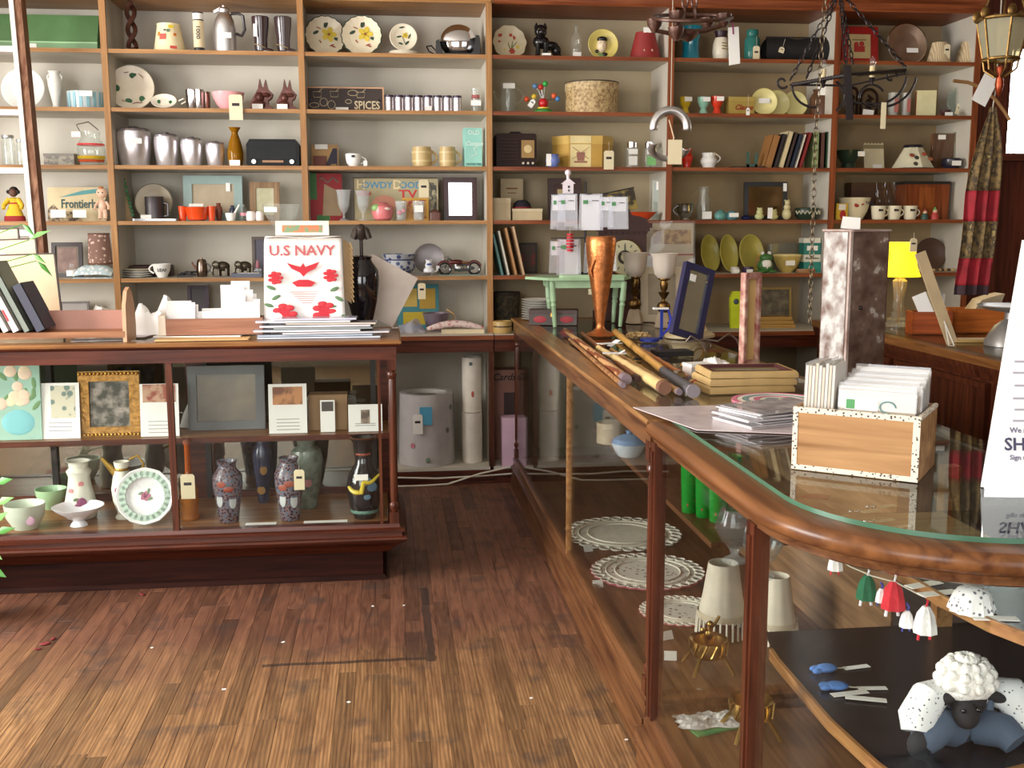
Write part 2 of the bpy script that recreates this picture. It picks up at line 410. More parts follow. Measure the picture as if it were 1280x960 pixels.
# ---- wall shelving
def shelving(name, label, i0, i1, edge, edgez, first_panel=True):
    r = T(name, label, 'shelving', (XP[i0], DW, 0)); ox = XP[i0]
    top = 2.812
    for i in range(i0 if first_panel else i0+1, i1+1):
        x = XP[i]-ox
        p = put('post', MB().bx(x-.011, x+.011, .004, SD, 0.09, top), PAINT, r)
        put('post_facing', MB().bx(x-.017, x+.017, -.008, .006, .904, top), edgez, p)
        put('lower_facing', MB().bx(x-.015, x+.015, DB-DW+.012, .004, .095, .80), DARK_Z, p)
        put('lower_divider', MB().bx(x-.011, x+.011, .004-.06, .004, .095, .80), PAINT, p)
    for i in range(i0, i1):
        a, c = XP[i]-ox+.011, XP[i+1]-ox-.011
        put('back_panel', MB().bx(a, c, SD-.012, SD, .09, top), BACK_SHADE if i > 3 else BACK_DIM if i == 3 else PAINT, r)  # shade of the right-hand bays is coloured into their backs
        for z in ZR[1:6]:
            s_ = put('shelf', MB().bx(a, c, .006, SD-.012, z-.021, z), PAINT, r)
            put('shelf_edge', MB().bx(a-.004, c+.004, -.002, .006, z-.022, z), edge, s_)
        put('shelf', MB().bx(a, c, .0, SD-.012, .875, .904), PAINT, r)
        put('bottom_board', MB().bx(a, c, DB-DW+.01, SD-.012, .072, .098), PAINT, r)
    L_ = XP[i1]-ox
    a0 = .012 if not first_panel else -.017
    put('ledge_top', MB().bx(a0, L_+.017, DB-DW-.012, -.001, .884, .904), PAINT, r)
    put('ledge_edge', MB().bx(a0, L_+.017, DB-DW-.022, DB-DW-.012, .874, .900), REDW, r)
    put('apron', MB().bx(a0, L_+.017, DB-DW, DB-DW+.02, .80, .874), DARK, r)
    put('plinth', MB().bx(a0, L_+.017, DB-DW, DB-DW+.02, 0, .072), DARK, r)
    put('plinth_lip', MB().bx(a0, L_+.017, DB-DW-.012, DB-DW, .052, .082), DARK, r)
    put('shoe_moulding', MB().bx(a0, L_+.017, DB-DW-.014, DB-DW, 0, .018), DARK, r)
    c_ = MB().at(0, 0, 0).sweep([(a0-.0, .03), (L_+.03, .03)], [(-.4, 2.812), (.02, 2.812), (.03, 2.83), (.03, 2.86), (.06, 2.88), (.075, 2.94), (.075, 2.98), (-.4, 2.98)])
    put('cornice', c_, edge, r)
    return r
shelving('wall_shelving', 'tall cream painted wall shelving with pale honey wood edges', 0, 3, EDGE, EDGE_Z)
shelving('wall_shelving', 'tall wall shelving with reddish brown edges and moulded cornice', 3, 6, REDW, REDW_Z, False)

# ---- panelled wall with a window right of the shelving
PW = wood((58, 26, 18), (92, 44, 28), .4, 'z')
PWX = wood((58, 26, 18), (92, 44, 28), .4, 'x')
trim = put('trim_1', MB().bx(3.64, 3.85, 6.45, 6.62, 0, 3.1).bx(3.85, 5.5, 6.5, 6.62, 0, 1.98).bx(3.85, 5.5, 6.5, 6.62, 2.66, 3.1).bx(5.0, 5.5, 6.5, 6.62, 1.98, 2.66), PW, kind='structure')
for a, c in ((4.02, 4.5), (4.56, 5.0)):
    put('panel', MB().bx(a, c, 6.48, 6.5, 1.35, 1.86), PW, trim)
    put('panel', MB().bx(a, c, 6.48, 6.5, .3, 1.22), PW, trim)
win = put('window_1', MB().bx(3.84, 5.02, 6.44, 6.5, 1.94, 1.985).bx(3.84, 3.875, 6.46, 6.6, 1.985, 2.66).bx(4.98, 5.02, 6.46, 6.6, 1.985, 2.66).bx(3.84, 5.02, 6.46, 6.6, 2.62, 2.66), PWX, kind='structure')
put('pane', MB().bx(3.875, 4.98, 6.55, 6.556, 1.985, 2.62), M((255, 255, 255), .3, emit=6.), win, label='white daylight pane')

# =================================================================== SHOWCASES
M_GREENEDGE = glass((120, 190, 150), 1.5, .35)
MIRROR = M((138, 138, 132), .04, 1., var=.01)
BRASS = M((196, 150, 70), .3, 1.)
BLACKM = M((24, 22, 22), .4)
STEEL = M((170, 170, 168), .3, 1.)
def column(parent, x, y, z0, z1, mat, r=.02):
    """turned post with square blocks and rings"""
    put('post', MB().at(x, y, 0).lathe([(r*.8, z0+.05), (r, z0+.06), (r*1.25, z0+.072), (r*1.25, z0+.085), (r*.8, z0+.095), (r, z0+.115),
        (r, z1-.115), (r*.8, z1-.1), (r*1.25, z1-.09), (r*1.25, z1-.075), (r*.85, z1-.065), (r, z1-.05), (.0001, z1-.05)], 14)
        .bx(-r*1.2, r*1.2, -r*1.2, r*1.2, z0, z0+.05).bx(-r*1.2, r*1.2, -r*1.2, r*1.2, z1-.06, z1), mat, parent)

# ---- left showcase
LX0, LX1, LY0, LY1, LH = -2.15, .03, 4.53, 5.13, 1.067
lc = T('showcase_counter', 'dark red-brown glass showcase counter with vases and framed pictures inside', 'showcase', (0, 0, 0))
rect = [(LX0, LY1), (LX0, LY0), (LX1, LY0), (LX1, LY1)]
put('base_moulding', MB().sweep(rect, [(-.12, .125), (-.05, .13), (-.03, .15), (.0, .178), (.03, .197), (.034, .205), (.03, .213), (.012, .215), (.010, .232), (.022, .236), (.022, .248), (.004, .252), (.0, .268), (-.05, .268)]), DARK, lc)
put('plinth', MB().bx(LX0+.07, LX1-.075, LY0+.07, LY1-.03, 0, .13), PLINTH_SHADE, lc)
put('shoe_moulding', MB().sweep([(LX0+.07, LY1-.03), (LX0+.07, LY0+.07), (LX1-.075, LY0+.07), (LX1-.075, LY1-.03)], [(0, 0), (.016, 0), (.014, .012), (.004, .022), (0, .022)]), PLINTH_SHADE, lc)
put('case_floor', MB().bx(LX0+.02, LX1-.02, LY0+.02, LY1-.02, .25, .264), OAK_X, lc)
put('top_rail', MB().sweep(rect+[(LX0, LY1)], [(-.075, 1.012), (-.03, .985), (0, .985), (0, 1.04), (.012, 1.046), (.016, 1.056), (.012, 1.065), (-.0, 1.067), (-.075, 1.067)]), DARK, lc)
put('top_nosing', MB().sweep(rect, [(.012, 1.050), (.02, 1.054), (.021, 1.062), (.014, 1.069), (-.075, 1.0695), (-.075, 1.066)]), OAK_X, lc)
put('top_board', MB().bx(-.27, LX1-.06, LY0+.06, LY1-.06, 1.056, 1.0685), OAK_X, lc)
put('top_pane', MB().bx(LX0+.07, -.27, LY0+.07, LY1-.07, 1.058, 1.066), PANE_TOP, lc)
column(lc, LX1-.022, LY0+.02, .268, 1.0, DARK_Z, .0165)
column(lc, LX0+.02, LY0+.02, .268, 1.0, DARK_Z, .0165)
put('glazing_bar', MB().bx(-.925, -.899, LY0+.004, LY0+.03, .268, .99), DARK_Z, lc)
put('glazing_bar', MB().bx(-.052, -.040, LY0+.004, LY0+.03, .268, .99), DARK_Z, lc)
put('front_pane', MB().bx(LX0+.03, -.925, LY0+.014, LY0+.019, .268, .99), PANE, lc)
put('front_pane', MB().bx(-.899, -.052, LY0+.014, LY0+.019, .268, .99), PANE, lc)
put('side_pane', MB().bx(LX1-.02, LX1-.015, LY0+.05, LY1-.03, .268, .99), PANE, lc)
put('back_frame', MB().bx(LX0, LX1, LY1-.03, LY1, .25, .30).bx(LX0, LX1, LY1-.03, LY1, .96, 1.06).bx(-.06, LX1, LY1-.03, LY1, .3, .96).bx(-.95, -.87, LY1-.03, LY1, .3, .96).bx(LX0, LX0+.06, LY1-.03, LY1, .3, .96), DARK, lc)
put('mirror_door', MB().bx(LX0+.06, -.95, LY1-.02, LY1-.014, .3, .96), MIRROR, lc)
put('mirror_door', MB().bx(-.87, -.06, LY1-.02, LY1-.014, .3, .96), MIRROR, lc)
ish = put('inner_shelf', MB().bx(LX0+.03, LX1-.03, 4.76, LY1-.03, .604, .624), OAK_X, lc)
put('shelf_edge', MB().bx(LX0+.03, LX1-.03, 4.752, 4.76, .600, .624), DARK, ish)
for x in (-1.56, -.86, -.08):
    s_ = put('shelf_standard', MB().bx(x-.012, x+.012, LY1-.045, LY1-.035, .268, .98), BLACKM, lc)

# ---- long right-hand showcase
RX0, RX1, RY0, RY1, RH = .728, 1.49, 2.90, 6.22, 1.007
rc = T('showcase_counter', 'long oak glass showcase counter with crocheted doilies inside', 'showcase', (0, 0, 0))
rrect = [(RX1, RY1), (RX0, RY1), (RX0, RY0), (RX1, RY0)]
put('base_moulding', MB().sweep(rrect, [(-.08, 0), (.018, 0), (.018, .03), (.012, .05), (.012, .1), (.016, .106), (.016, .12), (.004, .126), (.0, .15), (.004, .156), (.004, .168), (-.01, .178), (-.05, .178)]), DARK_Y, rc)
CF = wood((84, 56, 37), (122, 86, 58), .4, 'y')
put('case_floor', MB().bx(RX0, RX1, RY0, RY1, .14, .162), CF, rc)
put('top_rail', MB().sweep(rrect+[rrect[0]], [(-.07, .94), (-.02, .925), (0, .925), (0, .985), (.006, .985), (.006, 1.0), (-.07, 1.0)]), DARK_Y, rc)
put('top_nosing', MB().sweep(rrect, [(.0, .988), (.012, .992), (.015, 1.0), (.01, 1.007), (-.085, 1.008), (-.085, .996)]), OAK_Y, rc)
put('top_pane', MB().bx(RX0+.08, RX1-.04, RY0+.06, RY1-.06, .998, 1.006), PANE_TOP, rc)
for yy in (RY1-.03, RY0+.03): column(rc, RX0+.022, yy, .178, .94, DARK_Z, .019)
for yy in (4.33,): put('glazing_bar', MB().bx(RX0+.002, RX0+.022, yy-.012, yy+.012, .17, .94), OAK_Y, rc)
put('front_pane', MB().bx(RX0+.011, RX0+.016, 4.342, RY1-.05, .178, .93), PANE, rc)
put('front_pane', MB().bx(RX0+.011, RX0+.016, RY0+.05, 4.318, .178, .93), PANE, rc)
put('end_pane', MB().bx(RX0+.04, RX1-.02, RY1-.02, RY1-.015, .178, .93), PANE, rc)
put('back_board', MB().bx(RX1-.02, RX1, RY0, RY1, .0, .95), wood((104, 78, 56), (140, 108, 78), .5, 'y'), rc)
sa = put('inner_shelf', MB().bx(.95, RX1-.02, 3.02, 4.9, .585, .603), wood((84, 52, 34), (120, 80, 52), .35, 'y'), rc)

# ---- rounded corner showcase
CX, CY = 1.125, 2.0
def outline(off, far=2.85, ex=2.7, n=14):
    """plan of the front from the long counter round the curved corner; off > 0 is inward"""
    R = .405-off
    p = [(CX-R, far), (CX-R, CY)] + [(CX-R*math.cos(a), CY-R*math.sin(a)) for a in [PI/2*i/n for i in range(1, n+1)]] + [(ex, CY-R)]
    return p
cc = T('showcase_counter', 'curved corner glass showcase with plush sheep inside', 'showcase', (0, 0, 0))
CH = 1.007
face = outline(0.)
put('top_nosing', MB().sweep(face, [(-.03, .968), (.004, .968), (.01, .972), (.016, .979), (.018, .989), (.015, .999), (.007, 1.006), (0, 1.008), (-.075, 1.008), (-.075, .975)]), wood((84, 48, 27), (132, 86, 50), .33, 'y', scale=6., coat=.2), cc)
put('top_rail', MB().sweep(face, [(-.045, .943), (-.02, .943), (-.012, .948), (-.004, .95), (-.004, .958), (.002, .968), (-.045, .968)]), DARK_Y, cc)
put('base_moulding', MB().sweep(face, [(-.06, 0), (.03, 0), (.03, .085), (.036, .09), (.036, .115), (.026, .118), (.01, .122), (.01, .14), (-.006, .146), (-.014, .158), (-.06, .158)]), DARK_Y, cc)
inner = outline(.05)
poly = inner + [(2.7, 2.33), (1.47, 2.33), (1.47, 2.85)]
put('case_floor', MB().pillar(poly, .12, .145), CF, cc)
topp = outline(.055, far=2.84) + [(2.7, 2.36), (1.46, 2.36), (1.46, 2.84)]
tp = put('top_pane', MB().pillar(topp, 1.0085, 1.0175), PANE_TOP, cc, smooth=False)
put('pane_edge', MB().sweep(outline(.055, far=2.84), [(0, 1.0085), (.0012, 1.0085), (.0012, 1.018), (0, 1.018)]), M((74, 112, 90), .2), tp)
for (x, y, rz) in ((CX-.405+.012, 2.83, 0), (CX-.405+.012, 2.025, 0)):
    f_ = put('stile', MB().bx(x-.014, x+.02, y-.022, y+.022, .15, .955), DARK_Z, cc)
    put('bead', MB().bx(x-.019, x-.012, y-.010, y+.010, .158, .93), DARK_Z, f_)
put('back_board', MB().bx(1.45, 1.47, 2.33, 2.85, .145, .99).bx(1.45, 2.7, 2.33, 2.35, .145, .99), wood((38, 32, 31), (54, 44, 41), .6, 'y'), cc)
R1 = .405-.012
def gl(a0, a1, y0=None, x1=None, n=12):
    pts = []
    if y0: pts.append((CX-R1, y0))
    pts += [(CX-R1*math.cos(a0+(a1-a0)*i/n), CY-R1*math.sin(a0+(a1-a0)*i/n)) for i in range(n+1)]
    if x1: pts.append((x1, CY-R1))
    return pts
put('front_pane', MB().sweep([(CX-R1, 2.81), (CX-R1, 2.05)], [(0, .155), (.004, .155), (.004, .95), (0, .95)]), PANE, cc)
put('curved_pane', MB().sweep(gl(0.02, PI/2, None, 2.7), [(0, .155), (.004, .155), (.004, .95), (0, .95)]), PANE, cc)
UPZ, LOZ = .885, .60
def shelf_plan(pix, z, back):
    fr = [gz(a, c, z) for a, c in pix]
    return [(p.x, p.y) for p in fr]
up = shelf_plan(((1072, 672), (1096, 690), (1130, 715), (1180, 745), (1240, 775), (1290, 794)), UPZ, 0)
us = put('inner_shelf', MB().pillar(up+[(up[-1][0]+.25, up[-1][1]-.03), (1.9, 2.3), (.88, 2.3), (.88, up[0][1]+.1)], UPZ-.004, UPZ), M((40, 36, 40), .25), cc)
put('shelf_edge', MB().sweep(up+[(up[-1][0]+.25, up[-1][1]-.03)], [(0, UPZ-.02), (.008, UPZ-.02), (.008, UPZ+.003), (0, UPZ+.003)]), OAK_Y, us)
lo = shelf_plan(((966, 812), (975, 825), (1040, 900), (1100, 955), (1150, 990)), LOZ, 0)
ls = put('inner_shelf', MB().pillar([(lo[0][0]+.02, 2.32)]+lo+[(1.10, 1.66), (1.5, 1.64), (1.9, 1.64), (1.9, 2.32)], LOZ-.006, LOZ), M((40, 36, 40), .25), cc)
put('shelf_edge', MB().sweep(lo+[(1.10, 1.66), (1.5, 1.64)], [(0, LOZ-.022), (.008, LOZ-.022), (.008, LOZ+.003), (0, LOZ+.003)]), OAK_Y, ls)
for x, y in ((1.30, 2.30), (1.62, 2.30)):
    put('shelf_standard', MB().bx(x-.02, x+.02, y, y+.03, .15, .99), OAK_Y, cc)

# ---- panelled counter at the back right
kc = T('panelled_counter', 'dark panelled counter with glass-covered top behind the rusty metal duct', 'counter', (2.48, 0, 0))
KX, KY0, KY1 = 2.48, 3.3, 6.05
PNL = wood((62, 28, 17), (98, 50, 30), .35, 'z', coat=.2)
put('body', MB().bx(.03, .62, KY0+.02, KY1-.02, 0, .955), PNL, kc)
put('top_board', MB().bx(0, .64, KY0, KY1, .955, .992), wood((100, 62, 32), (150, 100, 56), .3, 'y', coat=.3), kc)
put('top_moulding', MB().sweep([(.02, KY1-.01), (.02, KY0+.01)], [(-.02, .90), (.0, .90), (.006, .92), (.014, .935), (.016, .955), (-.02, .955)]), PNL, kc)
put('top_pane', MB().bx(.05, .62, KY0+.03, KY1-.03, .993, 1.0), PANE_TOP, kc)
for a, c in ((3.36, 4.1), (4.2, 4.98), (5.08, 5.9)):
    put('panel', MB().bx(.012, .03, a, c, .2, .86), PNL, kc)
    put('panel_moulding', MB().bx(.0, .03, a-.02, c+.02, .86, .885).bx(.0, .03, a-.02, c+.02, .18, .2).bx(.0, .03, a-.02, a, .2, .86).bx(.0, .03, c, c+.02, .2, .86), PNL, kc)

# =================================================================== builders for the stock
class Slot:
    def __init__(s, loc, w, h): s.loc, s.w, s.h = loc, w, h
def slot(row, L, R, hpx, din=.13, lift=0.):
    Y = DW+din; z = ZR[row]+lift; X = X_at((L+R)/2, Y, z); k = mpp(X, Y, z+.08)
    return Slot(Vector((X, Y, z+.0008)), (R-L)*k, hpx*k)
def spot(px, py, z, wpx, hpx):
    p = gz(px, py, z); k = mpp(p.x, p.y, z); p.z += .0008
    return Slot(p, wpx*k, hpx*k)
def ln(prof, s, n=20, wob=None, sx=1., sy=1., mb=None):
    return (mb or MB()).lathe([(max(1e-4, r*s.w/2), z*s.h) for r, z in prof], n, sx, sy, wob)
def item(name, label, cat, s, parts, rz=0., group=None, rot=None):
    r = T(name, label, cat, s.loc, rz, group, rot)
    for p in parts:
        put(p[0], p[1], p[2], r, label=(p[3] if len(p) > 3 else None))
    return r
WHITE = M((238, 236, 230), .25, var=.03, spec=.6)
CREAM = M((232, 222, 200), .3, var=.04)
TAGC = M((226, 212, 176), .7, var=.03)
PAPER = M((240, 238, 232), .75, var=.03)
STR = M((190, 182, 165), .9)
INK = M((46, 40, 44), .7)
BLK = M((22, 20, 22), .22, spec=.6)
ALU = M((226, 226, 228), .42, 1., var=.04)
CHROME = M((225, 225, 230), .06, 1., var=.01)
CLEAR = glass((252, 254, 253), 1.45, .04)
def sticker(par, x, y, z, w=.026, h=.016, rz=0, rx=0):
    return put('price_sticker', MB().box(w, .0016, h, 0, 0, -h/2), PAPER, par, (x, y, z), (rx, 0, rz))
def tag(par, x, y, z, w=.034, h=.06, st=.05, ry=0., mat=None, side=None):
    """manila price tag on a string; (x,y,z) is where the string is tied"""
    t = put('price_tag', MB().slab([(-w/2, -st-h), (w/2, -st-h), (w/2, -st-.009), (w/2-.008, -st), (-w/2+.008, -st), (-w/2, -st-.009)], -.0006, .0006), mat or TAGC, par, (x, y, z), (0, ry, 0))
    put('string', MB().tube([(0, 0, 0), (.001, -.001, -st-.006)], .0011, 5), STR, t)
    put('ink_mark', MB().box(w*.55, .0006, h*.12, 0, -.0011, -st-h*.45), INK, t)
    return t
def face_mb(r, tilt): return MB().at(0, r*math.sin(tilt), r*math.cos(tilt), PI/2-tilt)
def plate(name, label, s, mat, tilt=.22, deep=.02, n=32, wob=None, decor=(), rim=None, group=None, rz=0., sx=1., cat='plate', foot=True):
    r = s.h/2/math.cos(tilt); sx = s.w/2/r if sx == 0 else sx
    R = T(name, label, cat, s.loc, rz, group)
    mb = face_mb(r, tilt).lathe([(.001, 0), (.5*r, 0), (.58*r, .004), (r*.985, deep), (r, deep+.003), (.97*r, deep+.005), (.62*r, .011), (.55*r, .008), (.001, .008)], n, sx, 1, wob)
    put('dish', mb, mat, R)
    if rim: put('rim_band', face_mb(r, tilt).lathe([(.985*r, deep+.0045), (r*1.005, deep+.003), (r, deep+.0055), (.955*r, deep+.0058)], n, sx, 1, wob), rim, R)
    for kd, d in enumerate(decor):
        nm, mt, shapes = d
        mb = face_mb(r, tilt)
        T0 = mb.T
        for sh in shapes:
            x, y, a, b, ang = sh
            rr = math.hypot(x, y); zz = .0095 if rr < .58 else .0125+max(0, rr-.6)/.35*(deep-.005)
            zz += .0007*kd
            mb.T = T0 @ Matrix.Translation((x*r*sx, y*r, zz)) @ Euler((0, 0, ang)).to_matrix().to_4x4()
            mb.disc(r, 10, 0, 0, 0, .0012, a, b)
        put(nm, mb, mt, R)
    return R
def petals(x, y, r0, a, b, n, off=0.): return [(x+r0*math.cos(off+2*PI*i/n), y+r0*math.sin(off+2*PI*i/n), a, b, off+2*PI*i/n) for i in range(n)]
def frame(name, label, s, t, fmat, imat, tilt=.1, d=.02, rz=0., cat='picture frame', inner='picture', extra=None, group=None, mat_w=0., mmat=None):
    """picture or mirror frame leaning back"""
    R = T(name, label, cat, s.loc, group=group, rot=(-tilt, 0, rz)); w, h = s.w, s.h/math.cos(tilt)
    put('frame', MB().slab([(-w/2, 0), (w/2, 0), (w/2-t, t), (-w/2+t, t)], 0, d).slab([(-w/2, h), (-w/2+t, h-t), (w/2-t, h-t), (w/2, h)], 0, d)
        .slab([(-w/2, 0), (-w/2+t, t), (-w/2+t, h-t), (-w/2, h)], 0, d).slab([(w/2, 0), (w/2, h), (w/2-t, h-t), (w/2-t, t)], 0, d), fmat, R, smooth=False)
    if mat_w: put('mat_board', MB().bx(-w/2+t, w/2-t, d*.45, d*.6, t, h-t), mmat, R)
    q = t+mat_w
    put(inner, MB().bx(-w/2+q, w/2-q, d*.4, d*.62 if not mat_w else d*.5, q, h-q), imat, R)
    return R
def block(name, label, cat, s, d, mat, rz=0., group=None, lid=None, extra=()):
    mb = MB().box(s.w, d, s.h)
    if not lid and not extra: return solo(name, label, cat, mb, mat, s.loc, rz, group, smooth=False)
    R = T(name, label, cat, s.loc, rz, group); put('body', mb, mat, R, smooth=False)
    if lid: put('lid', MB().box(s.w*1.02, d*1.03, s.h*.22, 0, 0, s.h*.79), lid, R, smooth=False)
    for e in extra: put(e[0], e[1], e[2], R)
    return R
def handle_pts(x, z0, z1, out, n=8, y=0.):
    return [(x+out*math.sin(PI*i/n), y, z0+(z1-z0)*i/n) for i in range(n+1)]
CUP = [(.45, 0), (.62, .04), (.6, .1), (.85, .3), (.97, .7), (1, 1), (.95, 1), (.9, .7), (.7, .25), (.0, .18)]
MUG = [(.8, 0), (.92, .05), (1, .5), (.92, .95), (.92, 1), (.85, 1), (.85, .9), (.85, .1), (.0, .08)]
BOWL = [(.4, 0), (.45, .06), (.7, .3), (.92, .7), (1, 1), (.95, 1), (.86, .7), (.6, .3), (0, .15)]
TUMB = [(.75, 0), (.8, .02), (1, 1), (.95, 1), (.76, .08), (0, .06)]
VASE = [(.5, 0), (.55, .03), (.6, .1), (.95, .45), (1, .62), (.8, .8), (.5, .88), (.5, .93), (.65, 1), (.58, 1), (.4, .92), (0, .9)]

# =================================================================== TOP SHELF (row 1)
GREENP = M((84, 122, 78), .4)
# green metal case
s = slot(1, -70, 126, 44, .2); r = T('metal_case', 'long green painted metal case with sloping lid', 'case', s.loc)
w, h = s.w, s.h
put('body', MB().bx(-w/2, w/2, -.13, .2, 0, .04), M((112, 150, 106), .4), r)
put('lid', MB().at(0, 0, 0, 0, 0, PI/2).slab([(-.128, .042), (.198, .042), (.19, h), (-.06, h), (-.122, .06)], -w/2, w/2), GREENP, r)
put('lid_rim', MB().bx(-w/2-.002, w/2+.002, -.134, -.126, .036, .044), M((150, 190, 140), .4), r)
sticker(r, w/2-.37, -.131, .02, .085, .022)
# twisted candlestick
s = slot(1, 148, 184, 74, .15); w = s.w
hx = lambda ph: [(.021*math.cos(ph+k*.42), .021*math.sin(ph+k*.42), .03+k*.0125) for k in range(21)]
item('twisted_candlestick', 'dark barley-twist wooden candlestick on round foot', 'candlestick', s,
     [('base', MB().lathe([(w/2, 0), (w/2, .006), (w*.3, .014), (.022, .022), (.02, .03), (0, .03)], 20), M((74, 42, 32), .35)),
      ('twisted_stem', MB().tube(hx(0), .0135, 7).tube(hx(PI), .0135, 7), M((74, 42, 32), .35))])
# painted planter
s = slot(1, 193, 232, 35, .15)
r = item('planter', 'cream ceramic planter painted with red and yellow patches', 'planter', s,
     [('pot', ln([(1, 0), (1, .03), (.72, .93), (.74, 1), (.66, 1), (.64, .9), (0, .5)], s, 24), M((232, 218, 176), .35))])
for dx, dz, a, b, c in ((-.3, .42, .26, .2, (206, 84, 70)), (-.62, .55, .12, .14, (226, 130, 50)), (.35, .82, .2, .1, (214, 190, 40)), (.42, .1, .26, .1, (214, 84, 74)), (.12, .68, .12, .1, (92, 120, 90)), (-.15, .72, .1, .05, (60, 50, 56)), (.6, .55, .12, .1, (212, 120, 50))):
    rr = s.w/2*(1-.28*dz)
    a_ = math.asin(dx*.98)
    put('painted_patch', MB().box(s.w*a*.8, .0016, s.h*b), M(c, .5), r, (rr*math.sin(a_), -rr*math.cos(a_)-.0004, s.h*dz), (-.14, 0, a_))
# tube tin
s = slot(1, 243, 256, 49, .12); q = s.w/2
r = item('tube_tin', 'slim black tube tin with cream paper label', 'tin', s, [('tube', MB().cyl(q, s.h, 18), M((40, 38, 44), .4)), ('paper_label', MB().cyl(q+.0008, s.h*.66, 18, 0, 0, s.h*.13), M((226, 208, 168), .6)), ('cap_band', MB().cyl(q+.001, s.h*.15, 18, 0, 0, s.h*.82), PAPER)])
text('1000', .03, INK, r, (0, -q-.0014, s.h*.5), (PI/2, PI/2, 0), sx=1.3)
# thermos jug
s = slot(1, 268, 296, 60, .15)
r = item('thermos_jug', 'brushed aluminium thermos jug with dark looped handle', 'jug', s,
     [('body', ln([(1, 0), (1, .02), (.98, .5), (.86, .66), (.6, .8), (.45, .84), (.45, .87), (0, .87)], s, 24), ALU),
      ('lid', ln([(.5, .86), (.5, .9), (.34, .94), (.16, .955), (.2, .975), (.12, 1), (0, 1)], s, 16), ALU),
      ('spout', MB().at(-s.w*.25, 0, s.h*.855, 0, -.5, 0).box(.045, .02, .016), ALU),
      ('handle', MB().tube([(s.w*.3, 0, s.h*.82), (s.w*.62, 0, s.h*.83), (s.w*.82, 0, s.h*.78), (s.w*.88, 0, s.h*.5), (s.w*.74, 0, s.h*.38), (s.w*.5, 0, s.h*.42)], .009, 8), M((60, 56, 58), .4))])
sticker(r, .01, -s.w/2-.001, s.h*.35, .07, .03)
# boots
def boot(s, label):
    r = T('boot_vase', label, 'vase', s.loc, -.25, 'boot vases on the top shelf'); w, h = s.w, s.h; g = M((62, 46, 48), .12, spec=.8)
    put('shaft', MB().at(-w*.1, 0, h*.1).lathe([(.3*w, 0), (.34*w, .12*h), (.34*w, .3*h), (.43*w, .65*h), (.46*w, .88*h), (.43*w, .9*h), (.4*w, .85*h), (.001, .4*h)], 18), g, r)
    put('foot', MB().sph(w*.3, -w*.05, 0, h*.13, 1, 1, .42*h/w, 14).sph(w*.27, w*.26, -.004, h*.09, 1.25, .95, .33*h/w, 14).box(w*.8, w*.4, h*.03, w*.06), g, r)
    put('ankle_band', MB().tube([(-w*.1+w*.35*math.cos(a), w*.35*math.sin(a), h*.2+w*.14*math.cos(a+2.6)) for a in [2*PI*i/16 for i in range(16)]], .0035, 5, True), M((150, 128, 90), .4), r)
    return r
r = boot(slot(1, 317, 341, 46, .15), 'glossy dark brown boot-shaped vase with white sticker'); sticker(r, -.02, -.06, .13, .022, .07, .2)
boot(slot(1, 345, 369, 46, .15), 'glossy dark brown boot-shaped vase beside the shelf post')
# flower plates
YEL, DKG, RUST = M((222, 196, 70), .4), M((50, 70, 52), .5), M((150, 72, 52), .5)
SCAL = lambda a: 1+.025*math.cos(18*a)
fl = [('green_rim_leaf', DKG, [(.05, .62, .1, .2, -.3), (-.45, .2, .16, .08, .5), (.55, -.1, .15, .08, -.3)]), ('yellow_flower', YEL, petals(.18, .12, .2, .19, .13, 5)), ('flower_centre', RUST, [(.18, .12, .06, .06, 0)]), ('red_sprig', RUST, [(.3, -.42, .12, .035, .4), (.38, -.5, .12, .035, -.4), (-.25, -.25, .1, .03, 2.2), (-.3, .42, .14, .025, -.4)])]
s = slot(1, 384, 431, 50, .2); plate('flower_plate', 'scalloped cream plate with yellow flower next to the shelf post', s, M((226, 214, 186), .3), .2, .024, 54, SCAL, fl, DKG, rz=.12)
s = slot(1, 428, 477, 50, .17); plate('flower_plate', 'scalloped cream plate with yellow flower, middle of three flower dishes', s, M((226, 214, 186), .3), .2, .024, 54, SCAL, fl, DKG, rz=-.05)
s = slot(1, 486, 522, 7, .17); solo('round_dish', 'low round cream dish under a small flower plate', 'dish', ln([(.96, 0), (1, .1), (1, .9), (.97, 1), (0, 1)], s, 28), CREAM, s.loc); z7 = s.h
s = slot(1, 487, 522, 34, .16, z7); plate('flower_plate', 'small round plate with yellow flower standing on low dish', s, M((230, 220, 196), .3), .2, .016, 32, None, [('yellow_flower', YEL, petals(.15, .15, .1, .13, .09, 5)), ('green_leaf', DKG, [(-.3, .05, .2, .07, .2), (.25, -.4, .2, .08, .8), (-.2, -.45, .17, .07, -.3), (-.1, .7, .2, .06, .2), (.45, .1, .05, .22, -.5), (.02, -.2, .02, .3, .3)])], rz=.05)
